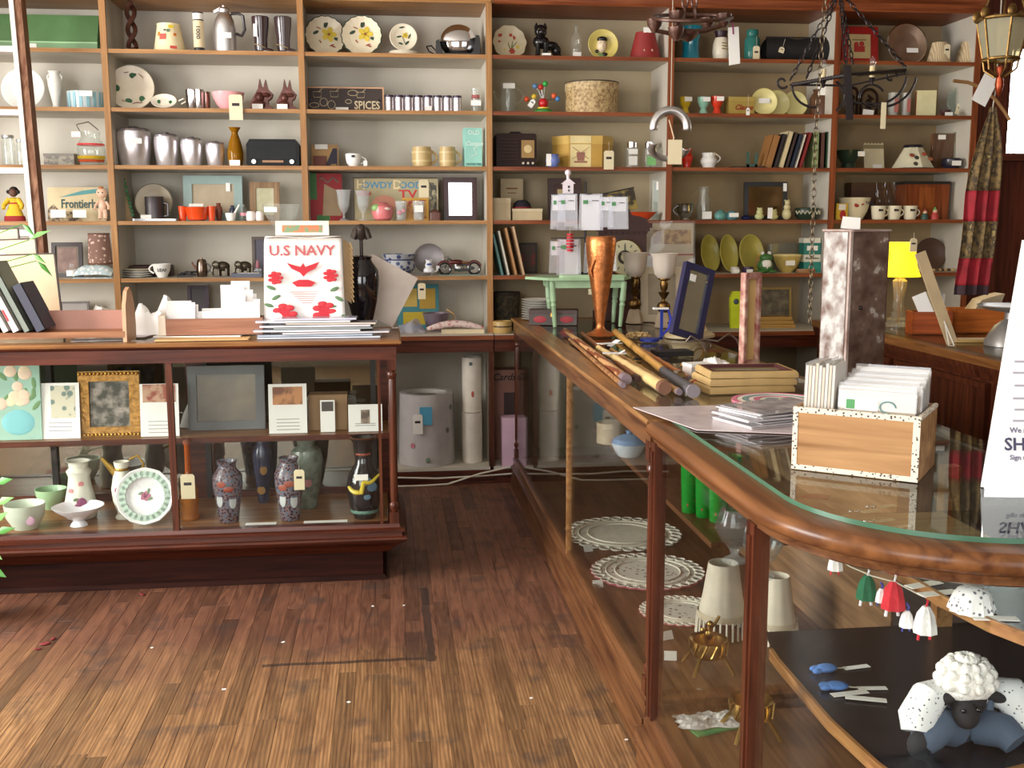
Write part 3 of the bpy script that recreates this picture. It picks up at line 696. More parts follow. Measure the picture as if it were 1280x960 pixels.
# chrome toaster
s = slot(1, 546, 600, 41, .16); w, h = s.w, s.h
r = T('toaster', 'rounded chrome toaster with black end panels and cord', 'toaster', s.loc, -.12)
prof = [(-w*.36, .02), (-w*.40, h*.3), (-w*.34, h*.75), (-w*.2, h*.96), (w*.16, h), (w*.38, h*.86), (w*.42, h*.5), (w*.36, .02)]
put('body', MB().sph(w*.42, 0, 0, h*.5, 1, .42, .5*h/(w*.42), 24), CHROME, r)
put('end_panel', MB().slab([(-w*.5, 0), (-w*.5, h*.45), (-w*.42, h*.5), (-w*.33, 0)], -.08, .08), BLK, r)
put('end_panel', MB().slab([(w*.33, 0), (w*.42, h*.62), (w*.5, h*.6), (w*.52, 0)], -.08, .08), BLK, r)
put('foot', MB().bx(-w*.45, w*.45, -.07, .07, 0, .02), BLK, r)
put('cord', MB().tube([(-w*.5, .02, .04), (-w*.62, -.02, .07), (-w*.72, -.05, .06), (-w*.66, -.07, .03), (-w*.5, -.09, .006), (-w*.3, -.1, .006)], .004, 6), BLK, r)
# plate, dog, bottle, plaque, red shade
s = slot(1, 617, 657, 42, .2); plate('flower_plate', 'scalloped cream plate with red and green botanical painting', s, M((222, 206, 170), .35), .18, .02, 48, lambda a: 1+.03*math.cos(10*a), [('green_stem', M((104, 116, 60), .5), [(.15, -.2, .03, .35, -.2), (.28, -.15, .03, .3, -.7), (.0, -.25, .03, .3, .3)]), ('red_flower', M((186, 74, 56), .5), petals(.15, -.5, .1, .1, .07, 6)+[(.1, .45, .1, .1, 0), (-.55, .4, .14, .1, .4), (-.6, .05, .08, .06, 0), (.3, .3, .07, .12, .2)]), ('yellow_flower', YEL, [(.5, -.25, .12, .1, .3), (-.3, -.4, .08, .04, .4)])], rz=.1)
s = slot(1, 666, 702, 44, .13); w, h = s.w, s.h
r = T('dog_figurine', 'glossy black ceramic terrier figurine with pointed ears', 'figurine', s.loc)
bod = MB().sph(.30*w, -.22*w, 0, .45*h, 1, .8, 1.0*h/w*.62, 14).sph(.28*w, .1*w, .01, .36*h, 1.15, .8, .75*h/w*.62, 14).sph(.2*w, .32*w, .012, .24*h, .9, .8, 1., 12)
for x, y in ((-.36, -.045), (-.1, -.05)): bod.tube([(x*w, y, .4*h), (x*w, y, .2*h), (x*w-.004, y-.012, 0.012)], [.085*w, .08*w, .09*w], 10)
bod.tube([(.3*w, .02, .25*h), (.44*w, .03, .12*h), (.5*w, .03, .012)], [.1*w, .08*w, .07*w], 8).sph(.22*w, -.24*w, -.01, .74*h, 1, .9, 1.05, 14).sph(.13*w, -.26*w, -.06, .68*h, 1, 1.2, .85, 12)
for x in (-.38, -.08): bod.at(x*w, 0, .82*h).lathe([(.085*w, 0), (.06*w, .09*h), (.0001, .18*h)], 8, 1, .6)
put('body', bod, BLK, r)
put('nose', MB().sph(.03*w, -.26*w, -.06-.155*w, .71*h), M((50, 50, 54), .2), r); put('eye', MB().sph(.014*w, -.34*w, -.01-.2*w, .78*h).sph(.014*w, -.16*w, -.01-.2*w, .78*h), M((150, 130, 60), .2), r)
put('price_sticker', MB().box(.05, .03, .012), PAPER, r, (-.02, -.1, .004))
s = slot(1, 713, 727, 40, .14); r = item('glass_bottle', 'clear glass bottle with patterned sides and white sticker', 'bottle', s, [('glass_body', ln([(.9, 0), (1, .04), (1, .6), (.8, .74), (.36, .82), (.36, .93), (.46, .94), (.46, 1), (.3, 1), (.0, .8)], s, 18), CLEAR)])
sticker(r, 0, -s.w/2-.001, s.h*.12, .05, .03)
s = slot(1, 736, 771, 38, .17)
r = plate('portrait_plaque', 'round yellow ceramic wall plaque with moulded head in relief', s, M((214, 196, 110), .35), .15, .02, 36, cat='plaque')
R_ = s.h/2
def rel(nm, mt, x, z, a, b, d): put(nm, MB().sph(1, 0, 0, 0, a*R_, d*R_, b*R_, 12), mt, r, (x*R_, R_*.02-.002, R_+z*R_))
SK = M((226, 206, 176), .45)
rel('robe', M((120, 150, 96), .5), -.18, -.72, .5, .22, .16); rel('collar', BLK, .12, -.62, .22, .16, .2); rel('face', SK, -.08, -.02, .34, .48, .3); rel('hair', BLK, -.05, .36, .36, .2, .3); rel('nose', SK, -.1, -.08, .07, .14, .4); rel('brow', BLK, -.22, .12, .1, .025, .33); rel('brow', BLK, .06, .12, .1, .025, .33); rel('queue', BLK, -.42, -.42, .12, .14, .2)
s = slot(1, 786, 826, 34, .15)
r = item('lampshade', 'deep red empire lampshade with white animal motif', 'lampshade', s, [('shade', ln([(1, 0), (1, .02), (.6, .98), (.6, 1), (.57, 1), (.97, .02)], s, 28), M((140, 36, 34), .65)), ('trim', MB().at(0, 0, 0).lathe([(s.w*.5, 0), (s.w*.505, .002), (s.w*.5, .006)], 28), M((120, 30, 28), .6))])
put('white_motif', MB().slab([(-.03, 0), (.03, 0), (.026, .012), (.016, .018), (.028, .03), (.02, .042), (.008, .04), (-.004, .026), (-.02, .02)], -.001, .001), M((206, 190, 160), .6), r, (0, -s.w*.43, s.h*.28), (-.36, 0, 0))
for x, z in ((-.05, .1), (.06, .02), (.05, .12), (-.03, .14)): put('white_dot', MB().disc(.004, 8), CREAM, r, (x*(1-z*2), -s.w*.44+.25*z+abs(x)*.5, z), (PI/2-.36, 0, 0))
sticker(r, 0, -s.w*.3, s.h*1.04, .05, .03)
# bay with the turquoise vase
s = slot(1, 850, 876, 42, .16); solo('ribbed_vase', 'turquoise glass vase with flared top and waist', 'vase', ln([(.95, 0), (1, .03), (.9, .12), (.78, .3), (.8, .55), (.95, .8), (1.15, 1), (1.1, 1), (.7, .5), (0, .3)], s, 12), M((18, 128, 150), .1, spec=.8), s.loc)
s = slot(1, 890, 911, 34, .16); r = item('cream_jug', 'small white stoneware jug with gilt script and dark neck', 'jug', s, [('body', ln([(.75, 0), (.85, .04), (1, .35), (.95, .65), (.7, .88), (0, .88)], s, 20), CREAM), ('neck', ln([(.72, .86), (.66, .95), (.8, 1.1), (.7, 1.1), (.5, .95), (0, .95)], s, 20), M((52, 30, 40), .4))])
for i in range(3): put('script_line', MB().box(s.w*.42, .001, .006), M((130, 108, 50), .5), r, (.012, -s.w*.5, s.h*(.62-.1*i)), (0, .12, .0))
s = slot(1, 930, 949, 39, .14); r = item('glass_jar', 'teal green glass canning jar with hanging price tag', 'jar', s, [('jar', ln([(.9, 0), (1, .05), (1, .68), (.85, .76), (.72, .8), (.0, .8)], s, 20), glass((70, 150, 140), 1.5, .45)), ('neck', ln([(.74, .8), (.74, .86), (.78, .88), (.78, .94), (.7, 1), (.6, 1), (.6, .8)], s, 20), glass((60, 140, 130), 1.5, .5))]); tag(r, .01, -s.w*.55, s.h*.78, .042, .09, .06)
s = slot(1, 952, 1040, 31, .15); w, h = s.w, s.h
r = T('handbag', 'black fabric clutch handbag with fold-over frame', 'bag', s.loc)
put('bag', MB().surf(lambda u, v: ((u-.5)*w*(1-.12*abs(2*v-1)**3)*1.0, (-.06+.0*u)*math.sin(PI*min(1, max(0, v)))**.7, v*h*(1-.06*math.sin(PI*u)**6)), 20, 8).surf(lambda u, v: ((u-.5)*w*(1-.12*abs(2*v-1)**3), .06*math.sin(PI*v)**.7, v*h*(1-.06*math.sin(PI*u)**6)), 20, 8), M((22, 20, 20), .8), r)
put('clasp_frame', MB().bx(-w*.46, w*.46, -.008, .008, h*.97, h*1.02), M((34, 30, 28), .5), r); put('clasp', MB().sph(.008, 0, 0, h*1.05), BRASS, r); tag(r, -w*.24, -.066, h*.86, .034, .034, .05, .3)
# red frame, tray, lampshades
REDF = M((170, 28, 22), .4)
s = slot(1, 1051, 1099, 48, .2); r = frame('framed_picture', 'wide red picture frame holding a stitched flower sampler', s, .045, REDF, M((206, 184, 130), .7), .12, .025)
put('stitched_flower', MB().box(.07, .002, .035, 0, 0, 0).sph(.016, -.02, 0, .045, 1, .2, 1).sph(.016, .015, 0, .05, 1, .2, 1), M((180, 50, 40), .7), r, (0, .006, s.h*.36)); put('stitched_line', MB().box(.09, .0015, .006), M((150, 110, 66), .7), r, (0, .007, s.h*.66))
s = slot(1, 1108, 1156, 52, .2); r = plate('silver_tray', 'round tarnished silver tray with raised rim', s, M((176, 150, 130), .4, 1., .2, 9), .15, .02, 36, rim=M((200, 190, 176), .15, 1.), cat='tray'); sticker(r, .03, -.02, s.h*.36, .075, .028, 0, -.15)
for L_, R2, hh, lb in ((1158, 1188, 27, 'ribbed cream lampshade with pale price tag'), (1193, 1228, 28, 'woven cream lampshade near the hanging lantern')):
    s = slot(1, L_, R2, hh, .14); r = item('lampshade', lb, 'lampshade', s, [('shade', ln([(1, 0), (1, .03), (.58, .97), (.6, 1), (.55, 1), (.94, .03)], s, 36, lambda a: 1+.012*math.cos(18*a)), pattern((206, 186, 150), (180, 156, 118), 'wave', 30, .5, .8)), ('rim_braid', MB().lathe([(s.w*.5, 0), (s.w*.515, .005), (s.w*.5, .012)], 36), M((170, 142, 106), .8))])
    if L_ == 1158: tag(r, .02, -s.w*.4, s.h*.95, .04, .085, .01)

# =================================================================== SECOND SHELF (row 2)
s = slot(2, 4, 57, 51, .2); plate('dinner_plate', 'plain white dinner plate standing behind the ladder', s, WHITE, .2, .022, 32)
s = slot(2, 62, 79, 46, .14); r = item('flower_vase', 'slender white pottery vase with small relief handles', 'vase', s, [('body', ln([(.62, 0), (.6, .04), (.42, .1), (.62, .3), (.95, .6), (.98, .76), (.72, .86), (.7, .95), (.9, 1), (.8, 1), (.6, .9), (0, .8)], s, 20), WHITE)])
for x in (-1, 1): put('handle', MB().tube([(x*s.w*.36, 0, s.h*.93), (x*s.w*.52, 0, s.h*.86), (x*s.w*.46, 0, s.h*.74)], .004, 6), WHITE, r)
s = slot(2, 86, 129, 21, .14); r = item('striped_bowl', 'round glass bowl with blue and white vertical stripes', 'bowl', s, [('bowl', ln([(.9, 0), (.95, .05), (1, 1), (.96, 1), (.9, .1), (0, .08)], s, 32), glass((226, 236, 238), 1.4, .55))])
put('blue_stripe', sum([[]], []) or (lambda mb: [mb.at(0, 0, 0, 0, 0, 2*PI*i/16).box(.016, .002, s.h*.86, 0, -s.w*.492, s.h*.08) for i in range(16)] and mb)(MB()), M((132, 178, 190), .3), r); sticker(r, .03, -s.w*.5-.002, s.h*.82, .07, .03)
HEART = M((36, 92, 52), .45); TWIG = M((120, 60, 56), .5)
iv = [('green_leaf', HEART, [(.08, .6, .16, .1, .2), (.02, .56, .1, .12, .5), (-.62, -.02, .13, .15, .2), (-.13, -.58, .16, .11, -.2), (.45, -.5, .13, .15, .4)]), ('red_twig', TWIG, [(.42, .55, .16, .018, -.7), (-.2, .68, .12, .018, .2), (-.72, .25, .14, .018, 1.2), (.15, -.68, .14, .018, .3), (.36, -.68, .14, .018, .1), (-.35, -.6, .1, .018, -.6)])]
s = slot(2, 138, 193, 55, .18); plate('ivy_platter', 'large oval cream platter painted with green leaves', s, M((232, 220, 198), .3), .18, .022, 40, None, iv, rz=.1)
s = slot(2, 190, 220, 18, .1); r = plate('ivy_dish', 'small cream dish with leaf painting and looped handle', s, M((232, 222, 204), .3), .5, .016, 28, None, [('green_leaf', HEART, [(-.4, 0, .2, .28, .2), (.5, -.05, .22, .24, .6)])], sx=1.55); put('handle', MB().tube([(.085, 0, .05), (.115, -.01, .062), (.125, -.01, .045), (.1, -.01, .03)], .004, 6), CREAM, r)
for i, (a, c) in enumerate(((233, 248), (243, 256), (251, 264))):
    s = slot(2, a, c, 26-i, .17-.05*i if i < 2 else .2); solo('metal_tumbler', ['tall shiny aluminium tumbler at the ivy dish end', 'aluminium tumbler set between two others', 'aluminium tumbler touching the pink bowl'][i], 'tumbler', ln([(.8, 0), (.85, .03), (1, .97), (1, 1), (.95, 1), (.8, .1), (0, .08)], s, 22), M((212, 206, 206) if i < 2 else (196, 160, 150), .18, 1.), s.loc, group='aluminium tumblers')
s = slot(2, 266, 306, 22, .13); r = item('pink_bowl', 'pale pink mixing bowl with manila tag', 'bowl', s, [('bowl', ln(BOWL, s, 28), M((232, 168, 172), .3))]); tag(r, .06, -.147, s.h*.85, .075, .14, .012)
def scottie(s, label):
    r = T('dog_bookend', label, 'bookend', s.loc, 0, 'dog head bookends'); w, h = s.w, s.h; b = M((92, 52, 44), .4, .3, .3, 30, .4)
    mb = MB().slab([(-.5*w, 0), (.5*w, 0), (.46*w, .12*h), (.3*w, .2*h), (.28*w, .32*h), (.45*w, .42*h), (.5*w, .55*h), (.34*w, .66*h), (.28*w, .72*h), (.2*w, 1.*h), (.1*w, .74*h), (.02*w, .78*h), (-.06*w, 1.02*h), (-.14*w, .7*h), (-.3*w, .5*h), (-.46*w, .3*h)], -.03, .03)
    put('head', mb, b, r); put('muzzle', MB().sph(.16*w, .2*w, -.02, .5*h, 1.5, 1.4, .7).sph(.24*w, -.08*w, -.01, .42*h, 1, 1.4, 1.1).sph(.26*w, -.12*w, -.01, .2*h, 1.3, 1.3, .9), b, r)
    put('plinth', MB().box(w*.96, .09, .012), b, r); sticker(r, -.02, -.062, .02, .06, .028); return r
scottie(slot(2, 314, 342, 38, .13), 'brown cast terrier-head bookend next to the pink bowl'); scottie(slot(2, 346, 371, 38, .13), 'brown cast terrier-head bookend against the shelf post')
# SPICES board
s = slot(2, 384, 480, 32, .2); w, h = s.w, s.h
r = frame('spice_board', 'dark wooden spice rack board lettered SPICES in cream', s, .008, M((206, 158, 120), .5), M((58, 44, 40), .6), .06, .016, cat='sign', inner='board')
CH_ = M((214, 196, 160), .7)
text('SPICES', .066, CH_, r, (w*.28, .004, h*.3), sx=.8)
for x in (-.44, .44): put('screw', MB().disc(.009, 10, 0, 0, 0, .003), BLK, r, (x*w, .005, h*.5), (PI/2, 0, 0))
def ring(x, z, a, b): return MB().tube([(x+a*math.cos(t), 0, z+b*math.sin(t)) for t in [2*PI*i/12 for i in range(12)]], .0018, 4, True)
for x, z, a, b in ((-.28, .42, .022, .024), (-.18, .32, .022, .024), (.1, .78, .03, .016), (.04, .45, .018, .012), (-.4, .3, .028, .014)): put('drawn_fruit', ring(x*w, z*h, a, b), CH_, r, (0, .004, 0))
for x, z in ((-.36, .72), (-.14, .74), (.2, .72)): put('drawn_pot', MB().tube([(x*w-.026, 0, z*h+.014), (x*w+.026, 0, z*h+.014), (x*w+.02, 0, z*h-.018), (x*w-.02, 0, z*h-.018)], .0018, 4, True).tube([(x*w+.01, 0, z*h+.014), (x*w+.03, 0, z*h+.034)], .0018, 4), CH_, r, (0, .004, 0))
sticker(r, -.02, -.012, .018, .075, .028)
for i in range(8):
    s = slot(2, 481+i*12.1, 492.6+i*12.1, 21, .13)
    r = item('spice_tin', ('small white spice tin with dark cap touching the dark lettered board' if i == 0 else 'small white spice tin with a price sticker' if i == 4 else 'small white spice tin with dark cap at the open end of the row' if i == 7 else 'small white spice tin with dark cap between two others'), 'tin', s, [('can', MB().cyl(s.w/2, s.h*.86, 16), M((206, 200, 204), .25, .85)), ('cap', MB().cyl(s.w*.49, s.h*.13, 16, 0, 0, s.h*.86), M((54, 40, 66), .35))], group='spice tins in a row')
    if i == 4: sticker(r, 0, -s.w/2-.001, s.h*.2, .04, .03)
s = slot(2, 589, 600, 30, .14); r = item('shot_glass', 'tall narrow clear glass with pink print near shelf post', 'glass', s, [('glass', ln(TUMB, s, 16), CLEAR)]); sticker(r, 0, -s.w*.5-.002, s.h*.4, .06, .03); put('pink_print', MB().cyl(s.w*.47, s.h*.14, 16, 0, 0, s.h*.6), glass((226, 150, 150), 1.3, .3), r)
# glass jug, bead toy, hat box
s = slot(2, 624, 646, 38, .15); r = item('glass_jug', 'clear glass jug with curved handle and white sticker', 'jug', s, [('jug', ln([(.85, 0), (.9, .03), (1, .5), (.85, .75), (.8, .85), (.95, 1), (.9, 1), (.75, .85), (.9, .5), (.8, .06), (0, .05)], s, 22), CLEAR)]); put('handle', MB().tube(handle_pts(s.w*.45, s.h*.3, s.h*.85, .045), .005, 6), CLEAR, r); put('spout', MB().tube([(-s.w*.5, 0, s.h*.35), (-s.w*.75, 0, s.h*.5), (-s.w*.78, 0, s.h*.72)], .008, 6), CLEAR, r); sticker(r, .0, -s.w*.52, s.h*.86, .07, .03)
s = slot(2, 667, 691, 38, .13); w = s.w
r = item('bead_toy', 'wooden toy with coloured beads on springy wires and green base', 'toy', s, [('base', MB().lathe([(w*.52, 0), (w*.5, .016), (w*.36, .028), (0, .03)], 20), M((50, 140, 60), .4)), ('yellow_disc', MB().cyl(w*.32, .008, 18, 0, 0, .028), M((226, 190, 60), .4)), ('red_ball', MB().sph(.03, 0, 0, .062), M((190, 30, 36), .3))])
for x, z, c in ((-.1, .084, (206, 80, 40)), (-.055, .10, (214, 180, 50)), (-.05, .16, (90, 130, 170)), (-.015, .155, (190, 50, 40)), (.012, .175, (50, 160, 70)), (.065, .105, (206, 90, 50)), (.088, .088, (70, 120, 170))):
    b = put('bead', MB().sph(.0165, x, 0, z), M(c, .3), r); put('wire', MB().tube([(0, 0, .07), (x*.6, 0, .07+(z-.07)*.75), (x, 0, z)], .002, 5), STEEL, b)
tag(r, -.05, -.03, .09, .03, .05, .015, .6, PAPER)
s = slot(2, 706, 773, 38, .15); item('hat_box', 'round snakeskin-patterned hat box with lid', 'box', s, [('drum', ln([(.98, 0), (.98, .8), (0, .8)], s, 36), pattern((196, 170, 122), (140, 110, 72), 'noise', 60, .52, .6, soft=.12)), ('lid', ln([(1, .72), (1, .98), (.96, 1), (0, 1)], s, 36), pattern((206, 182, 136), (150, 122, 84), 'noise', 60, .52, .6, soft=.12)), ('piping', ln([(1.01, .97), (1.01, 1), (.98, 1.01)], s, 36), M((60, 48, 36), .6))])
# egg cups
EGG = [(.8, 0), (.75, .08), (.5, .3), (.45, .38), (.7, .5), (.95, .72), (1, 1), (.92, 1), (.6, .6), (0, .5)]
for a, c, hh, col, nm in ((849, 864, 22, (206, 172, 40), 'yellow'), (871, 887, 22, (150, 200, 176), 'mint green'), (888, 904, 23, (214, 62, 36), 'orange red')):
    s = slot(2, a, c, hh, .13); r = item('egg_cup', nm+' glazed egg cup with price sticker', 'egg cup', s, [('cup', ln(EGG, s, 20), M(col, .25))], group='egg cups'); sticker(r, .008, -s.w*.5-.001, s.h*.85, .045, .026)
s = slot(2, 907, 940, 22, .15); r = block('gold_tin', 'gold tin box with red script lettering', 'tin', s, .1, M((190, 164, 84), .35, .5), lid=M((200, 174, 96), .35, .5)); text('Clause', .042, M((150, 30, 26), .5), r, (.012, -.0525, s.h*.42), shear=.3); tag(r, .0, -.168, s.h, .022, .045, .075, 0, PAPER)
CY_ = M((226, 216, 150), .3)
for a, c, hh, dd, lb in ((938, 971, 33, .12, 'with sticker, foremost of three'), (955, 986, 32, .18, 'between two others'), (977, 1008, 32, .22, 'last of three beside the brown bottle')):
    s = slot(2, a, c, hh, dd); r = plate('side_plate', 'pale yellow side plate '+lb, s, CY_, .15, .018, 30, rim=M((206, 196, 120), .3), group='pale yellow side plates')
    if a == 938: sticker(r, 0, -.004, s.h*.55, .07, .03, 0, -.15)
s = slot(2, 1012, 1040, 34, .2); r = item('stoneware_crock', 'brown glazed stoneware crock with white sticker', 'crock', s, [('crock', ln([(.9, 0), (1, .05), (1, .7), (.8, .85), (.7, .9), (.8, 1), (.6, 1), (0, .9)], s, 20), M((92, 60, 42), .3))]); sticker(r, -.03, -s.w*.48, s.h*.9, .05, .05)
# arched plaques, tumblers, book, glass plate
for a, c, hh, lb in ((1057, 1071, 36, 'narrow dark metal bookend with arched top behind the hanging iron rack'), (1075, 1096, 34, 'arched dark metal bookend with openwork scrolls')):
    s = slot(2, a, c, hh, .15); w, h = s.w, s.h; D = M((58, 40, 32), .35, .6)
    arc = lambda rr, z0: [(rr*math.cos(t), z0+rr*math.sin(t)) for t in [PI*i/10 for i in range(11)]]
    r = T('arched_bookend', lb, 'bookend', s.loc); o = [(w/2, 0)]+arc(w/2, h-w/2)+[(-w/2, 0)]
    put('arch', MB().tube([(p[0], 0, p[1]) for p in o], .009, 6), D, r); put('back_plate', MB().slab(o, .004, .008), M((96, 76, 50), .5), r); put('scrolls', MB().tube([(w*.22*math.cos(t*1.7)*(1-t*.05), -.003, h*.14+t*h*.05) for t in range(14)], .006, 6).tube([(-w*.25*math.cos(t*1.3), -.003, h*.12+t*h*.045) for t in range(14)], .006, 6), D, r); put('base', MB().bx(-w/2, w/2, -.05, .05, 0, .012), D, r)
    if a == 1075: put('price_tag', MB().box(.07, .0015, .04), PAPER, r, (-.03, -.055, .0), (0, .1, 0))
for a, c, lb in ((1109, 1123, 'frosted tumbler with red print on it, further from the cream book'), (1125, 1138, 'frosted tumbler with red print next to the cream book')):
    s = slot(2, a, c, 30, .16); item('printed_tumbler', lb, 'glass', s, [('glass', ln(TUMB, s, 18), glass((216, 214, 206), 1.4, .5)), ('red_print', MB().box(s.w*.35, .002, s.h*.55, .004, -s.w*.47, s.h*.2), M((186, 110, 100), .6))])
s = slot(2, 1144, 1168, 33, .15); r = block('cream_book', 'cream hardback book standing upright', 'book', s, .03, M((214, 206, 160), .6), rz=-.15); put('page_block', MB().bx(-s.w*.5-.001, -s.w*.46, -.012, .012, .004, s.h-.004), M((170, 100, 60), .7), r)
s = slot(2, 1181, 1220, 39, .2); r = plate('glass_plate', 'clear pressed glass plate leaning at the shelf end', s, glass((226, 236, 230), 1.4, .22), .15, .018, 32); tag(r, -.01, -.03, s.h*.6, .04, .07, .03, .3)
s = slot(2, 1174, 1188, 8, .08); r = item('trinket_dish', 'tiny dark trinket dish with white card', 'dish', s, [('dish', ln(BOWL, s, 16), M((70, 36, 40), .4))]); sticker(r, .004, -.04, .012, .05, .024)

# =================================================================== THIRD SHELF (row 3)
for i, (a, c, hh) in enumerate(((4, 20, 38), (22, 33, 33))):
    s = slot(3, a, c, hh, .16); item('glass_jar', ['ribbed clear glass jar behind the ladder', 'slim clear glass jar behind the ladder'][i], 'jar', s, [('jar', ln([(.9, 0), (1, .04), (1, .75), (.8, .85), (.85, 1), (.78, 1), (.74, .85), (.9, .7), (.9, .05), (0, .04)], s, 18), CLEAR), ('lid_band', ln([(.87, .9), (.9, .92), (.9, .97), (.86, .99)], s, 18), M((200, 200, 200), .3, .8))])
s = slot(3, 60, 96, 15, .18); block('keepsake_box', 'small grey patterned keepsake box', 'box', s, .12, pattern((120, 116, 108), (160, 152, 138), 'noise', 40, .5, .6), lid=M((130, 124, 116), .6))
s = slot(3, 98, 132, 42, .14); r = item('striped_pitcher', 'clear glass pitcher with red and yellow stripes', 'pitcher', s, [('pitcher', ln([(.75, 0), (.8, .03), (1, .35), (.97, .6), (.66, .82), (.72, 1), (.68, 1), (.62, .8), (.92, .6), (.94, .35), (.74, .06), (0, .04)], s, 28), CLEAR), ('red_stripe', ln([(.985, .60), (.95, .645), (.95, .65)], s, 28), M((210, 50, 50), .3)), ('yellow_stripe', ln([(.92, .2), (.98, .29)], s, 28), glass((226, 190, 60), 1.3, .55)), ('orange_stripe', ln([(.86, .12), (.91, .18)], s, 28), glass((214, 90, 50), 1.3, .6))]); sticker(r, -.06, -s.w*.45, s.h*.9, .05, .03)
put('handle', MB().tube([(-s.w*.35, 0, s.h), (-s.w*.45, -.01, s.h*1.2), (0, -.02, s.h*1.28), (s.w*.3, 0, s.h*1.05)], .004, 6), STEEL, r)
for i, (a, c, hh) in enumerate(((148, 190, 48), (194, 224, 41), (227, 254, 36), (258, 282, 31))):
    s = slot(3, a, c, hh, .15)
    r = item('canister', ['largest barrel-shaped aluminium kitchen canister', 'second largest barrel-shaped aluminium canister', 'second smallest barrel-shaped aluminium canister', 'smallest barrel-shaped aluminium canister'][i]+' of four', 'canister', s, [('body', ln([(.78, 0), (.82, .02), (.97, .5), (1, .72), (.96, .88), (.9, .9), (0, .9)], s, 32), M((232, 228, 232), .34, .9)), ('lid', ln([(.92, .9), (.94, .93), (.8, .965), (0, .97)], s, 32), M((196, 192, 200), .25, .9)), ('knob', ln([(.3, .965), (.32, 1), (.2, 1.02), (0, 1.02)], s, 16), M((110, 104, 108), .3, .8))], group='aluminium canisters')
    if i == 0: sticker(r, .03, -s.w*.49, s.h*.62, .07, .03)
s = slot(3, 285, 305, 48, .14); r = item('amber_vase', 'amber glass lamp-chimney vase with ruffled top', 'vase', s, [('glass', ln([(.75, 0), (.8, .04), (.95, .2), (.98, .36), (.75, .62), (.42, .82), (.4, .88), (.75, 1), (.7, 1), (.36, .86), (.7, .6), (.9, .3), (.7, .05), (0, .03)], s, 24), glass((176, 120, 20), 1.5, .5))]); sticker(r, 0, -s.w*.5, s.h*.08, .06, .035)
# black radio
s = slot(3, 311, 375, 33, .15); w, h = s.w, s.h
r = T('radio', 'long black bakelite radio with slatted grille and two knobs', 'radio', s.loc, 0)
K = M((24, 25, 27), .5, spec=.2)
put('cabinet', MB().slab([(-w/2, .01), (-w/2+.01, 0), (w/2-.01, 0), (w/2, .01), (w/2, h-.03), (w/2-.02, h), (-w/2+.02, h), (-w/2, h-.03)], -.07, .1), K, r)
for i in range(10): put('grille_slat', MB().bx(-w*.44, w*.44, -.076, -.07, h*.3+i*h*.06, h*.3+i*h*.06+.004), M((44, 46, 48), .5, spec=.2), r)
put('dial', MB().bx(-w*.2, w*.2, -.075, -.07, h*.14, h*.22), M((146, 106, 70), .4), r)
for x in (-.36, .36): put('knob', MB().at(x*w, -.07, h*.17, PI/2).cyl(.013, .014, 14), STEEL, r)
# bay with mugs
s = slot(3, 390, 423, 28, .18); r = frame('wooden_bookend', 'wooden bookend plaque with brown and navy inlay', s, .008, M((178, 138, 84), .5), M((186, 148, 92), .6), .08, .02, cat='bookend', inner='board'); put('brown_block', MB().box(s.w*.48, .012, s.h*.5), M((112, 58, 44), .6), r, (-s.w*.2, -.008, .0)); put('navy_wedge', MB().slab([(-.035, 0), (.035, 0), (.035, .1), (.01, .1)], -.002, .004), M((44, 38, 56), .6), r, (s.w*.24, .0, .012)); sticker(r, -.02, -.01, s.h*.9, .075, .028); put('small_car', MB().box(.035, .012, .012, 0, 0, .006).sph(.008, -.01, 0, .006).sph(.008, .01, 0, .006), M((150, 116, 66), .5), r, (.05, -.012, 0))
s = slot(3, 432, 452, 16, .12); r = item('tea_cup', 'small white tea cup with dark crest and tag', 'cup', s, [('cup', ln(CUP, s, 22), WHITE), ('handle', MB().tube(handle_pts(s.w*.46, s.h*.25, s.h*.8, .03), .004, 6), WHITE), ('crest', MB().box(.02, .002, .014, 0, -s.w*.49, s.h*.7), INK)]); sticker(r, .07, -.03, .02, .022, .03)
for a, c, lb in ((515, 540, 'tan barrel-shaped stoneware mug further from the mint box'), (549, 570, 'tan barrel-shaped stoneware mug beside the mint box')):
    s = slot(3, a, c, 25, .14); item('barrel_mug', lb, 'mug', s, [('mug', ln(MUG, s, 22), M((190, 164, 112), .35)), ('hoop', ln([(1.01, .25), (1.03, .3), (1.01, .35)], s, 22), M((206, 184, 134), .35)), ('hoop', ln([(1.01, .68), (1.03, .73), (1.01, .78)], s, 22), M((206, 184, 134), .35)), ('handle', MB().tube(handle_pts(s.w*.46, s.h*.15, s.h*.82, .035), .007, 8), M((190, 164, 112), .35))], group='barrel mugs')
s = slot(3, 580, 601, 48, .16); r = block('mint_box', 'tall mint green cardboard box with white script', 'box', s, .09, M((150, 206, 194), .6), rz=.12); text('OLD', .035, M((210, 232, 224), .6), r, (0, -.0465, s.h*.88)); text('Cotton', .036, M((216, 236, 228), .6), r, (0, -.0465, s.h*.6), shear=.4); text('NOVELTIES', .018, M((70, 120, 112), .6), r, (0, -.0465, s.h*.08)); put('swirl', MB().tube([(-.02, 0, .06), (.02, 0, .08), (0, 0, .11), (.03, 0, .13)], .002, 4), PAPER, r, (0, -.0465, 0))
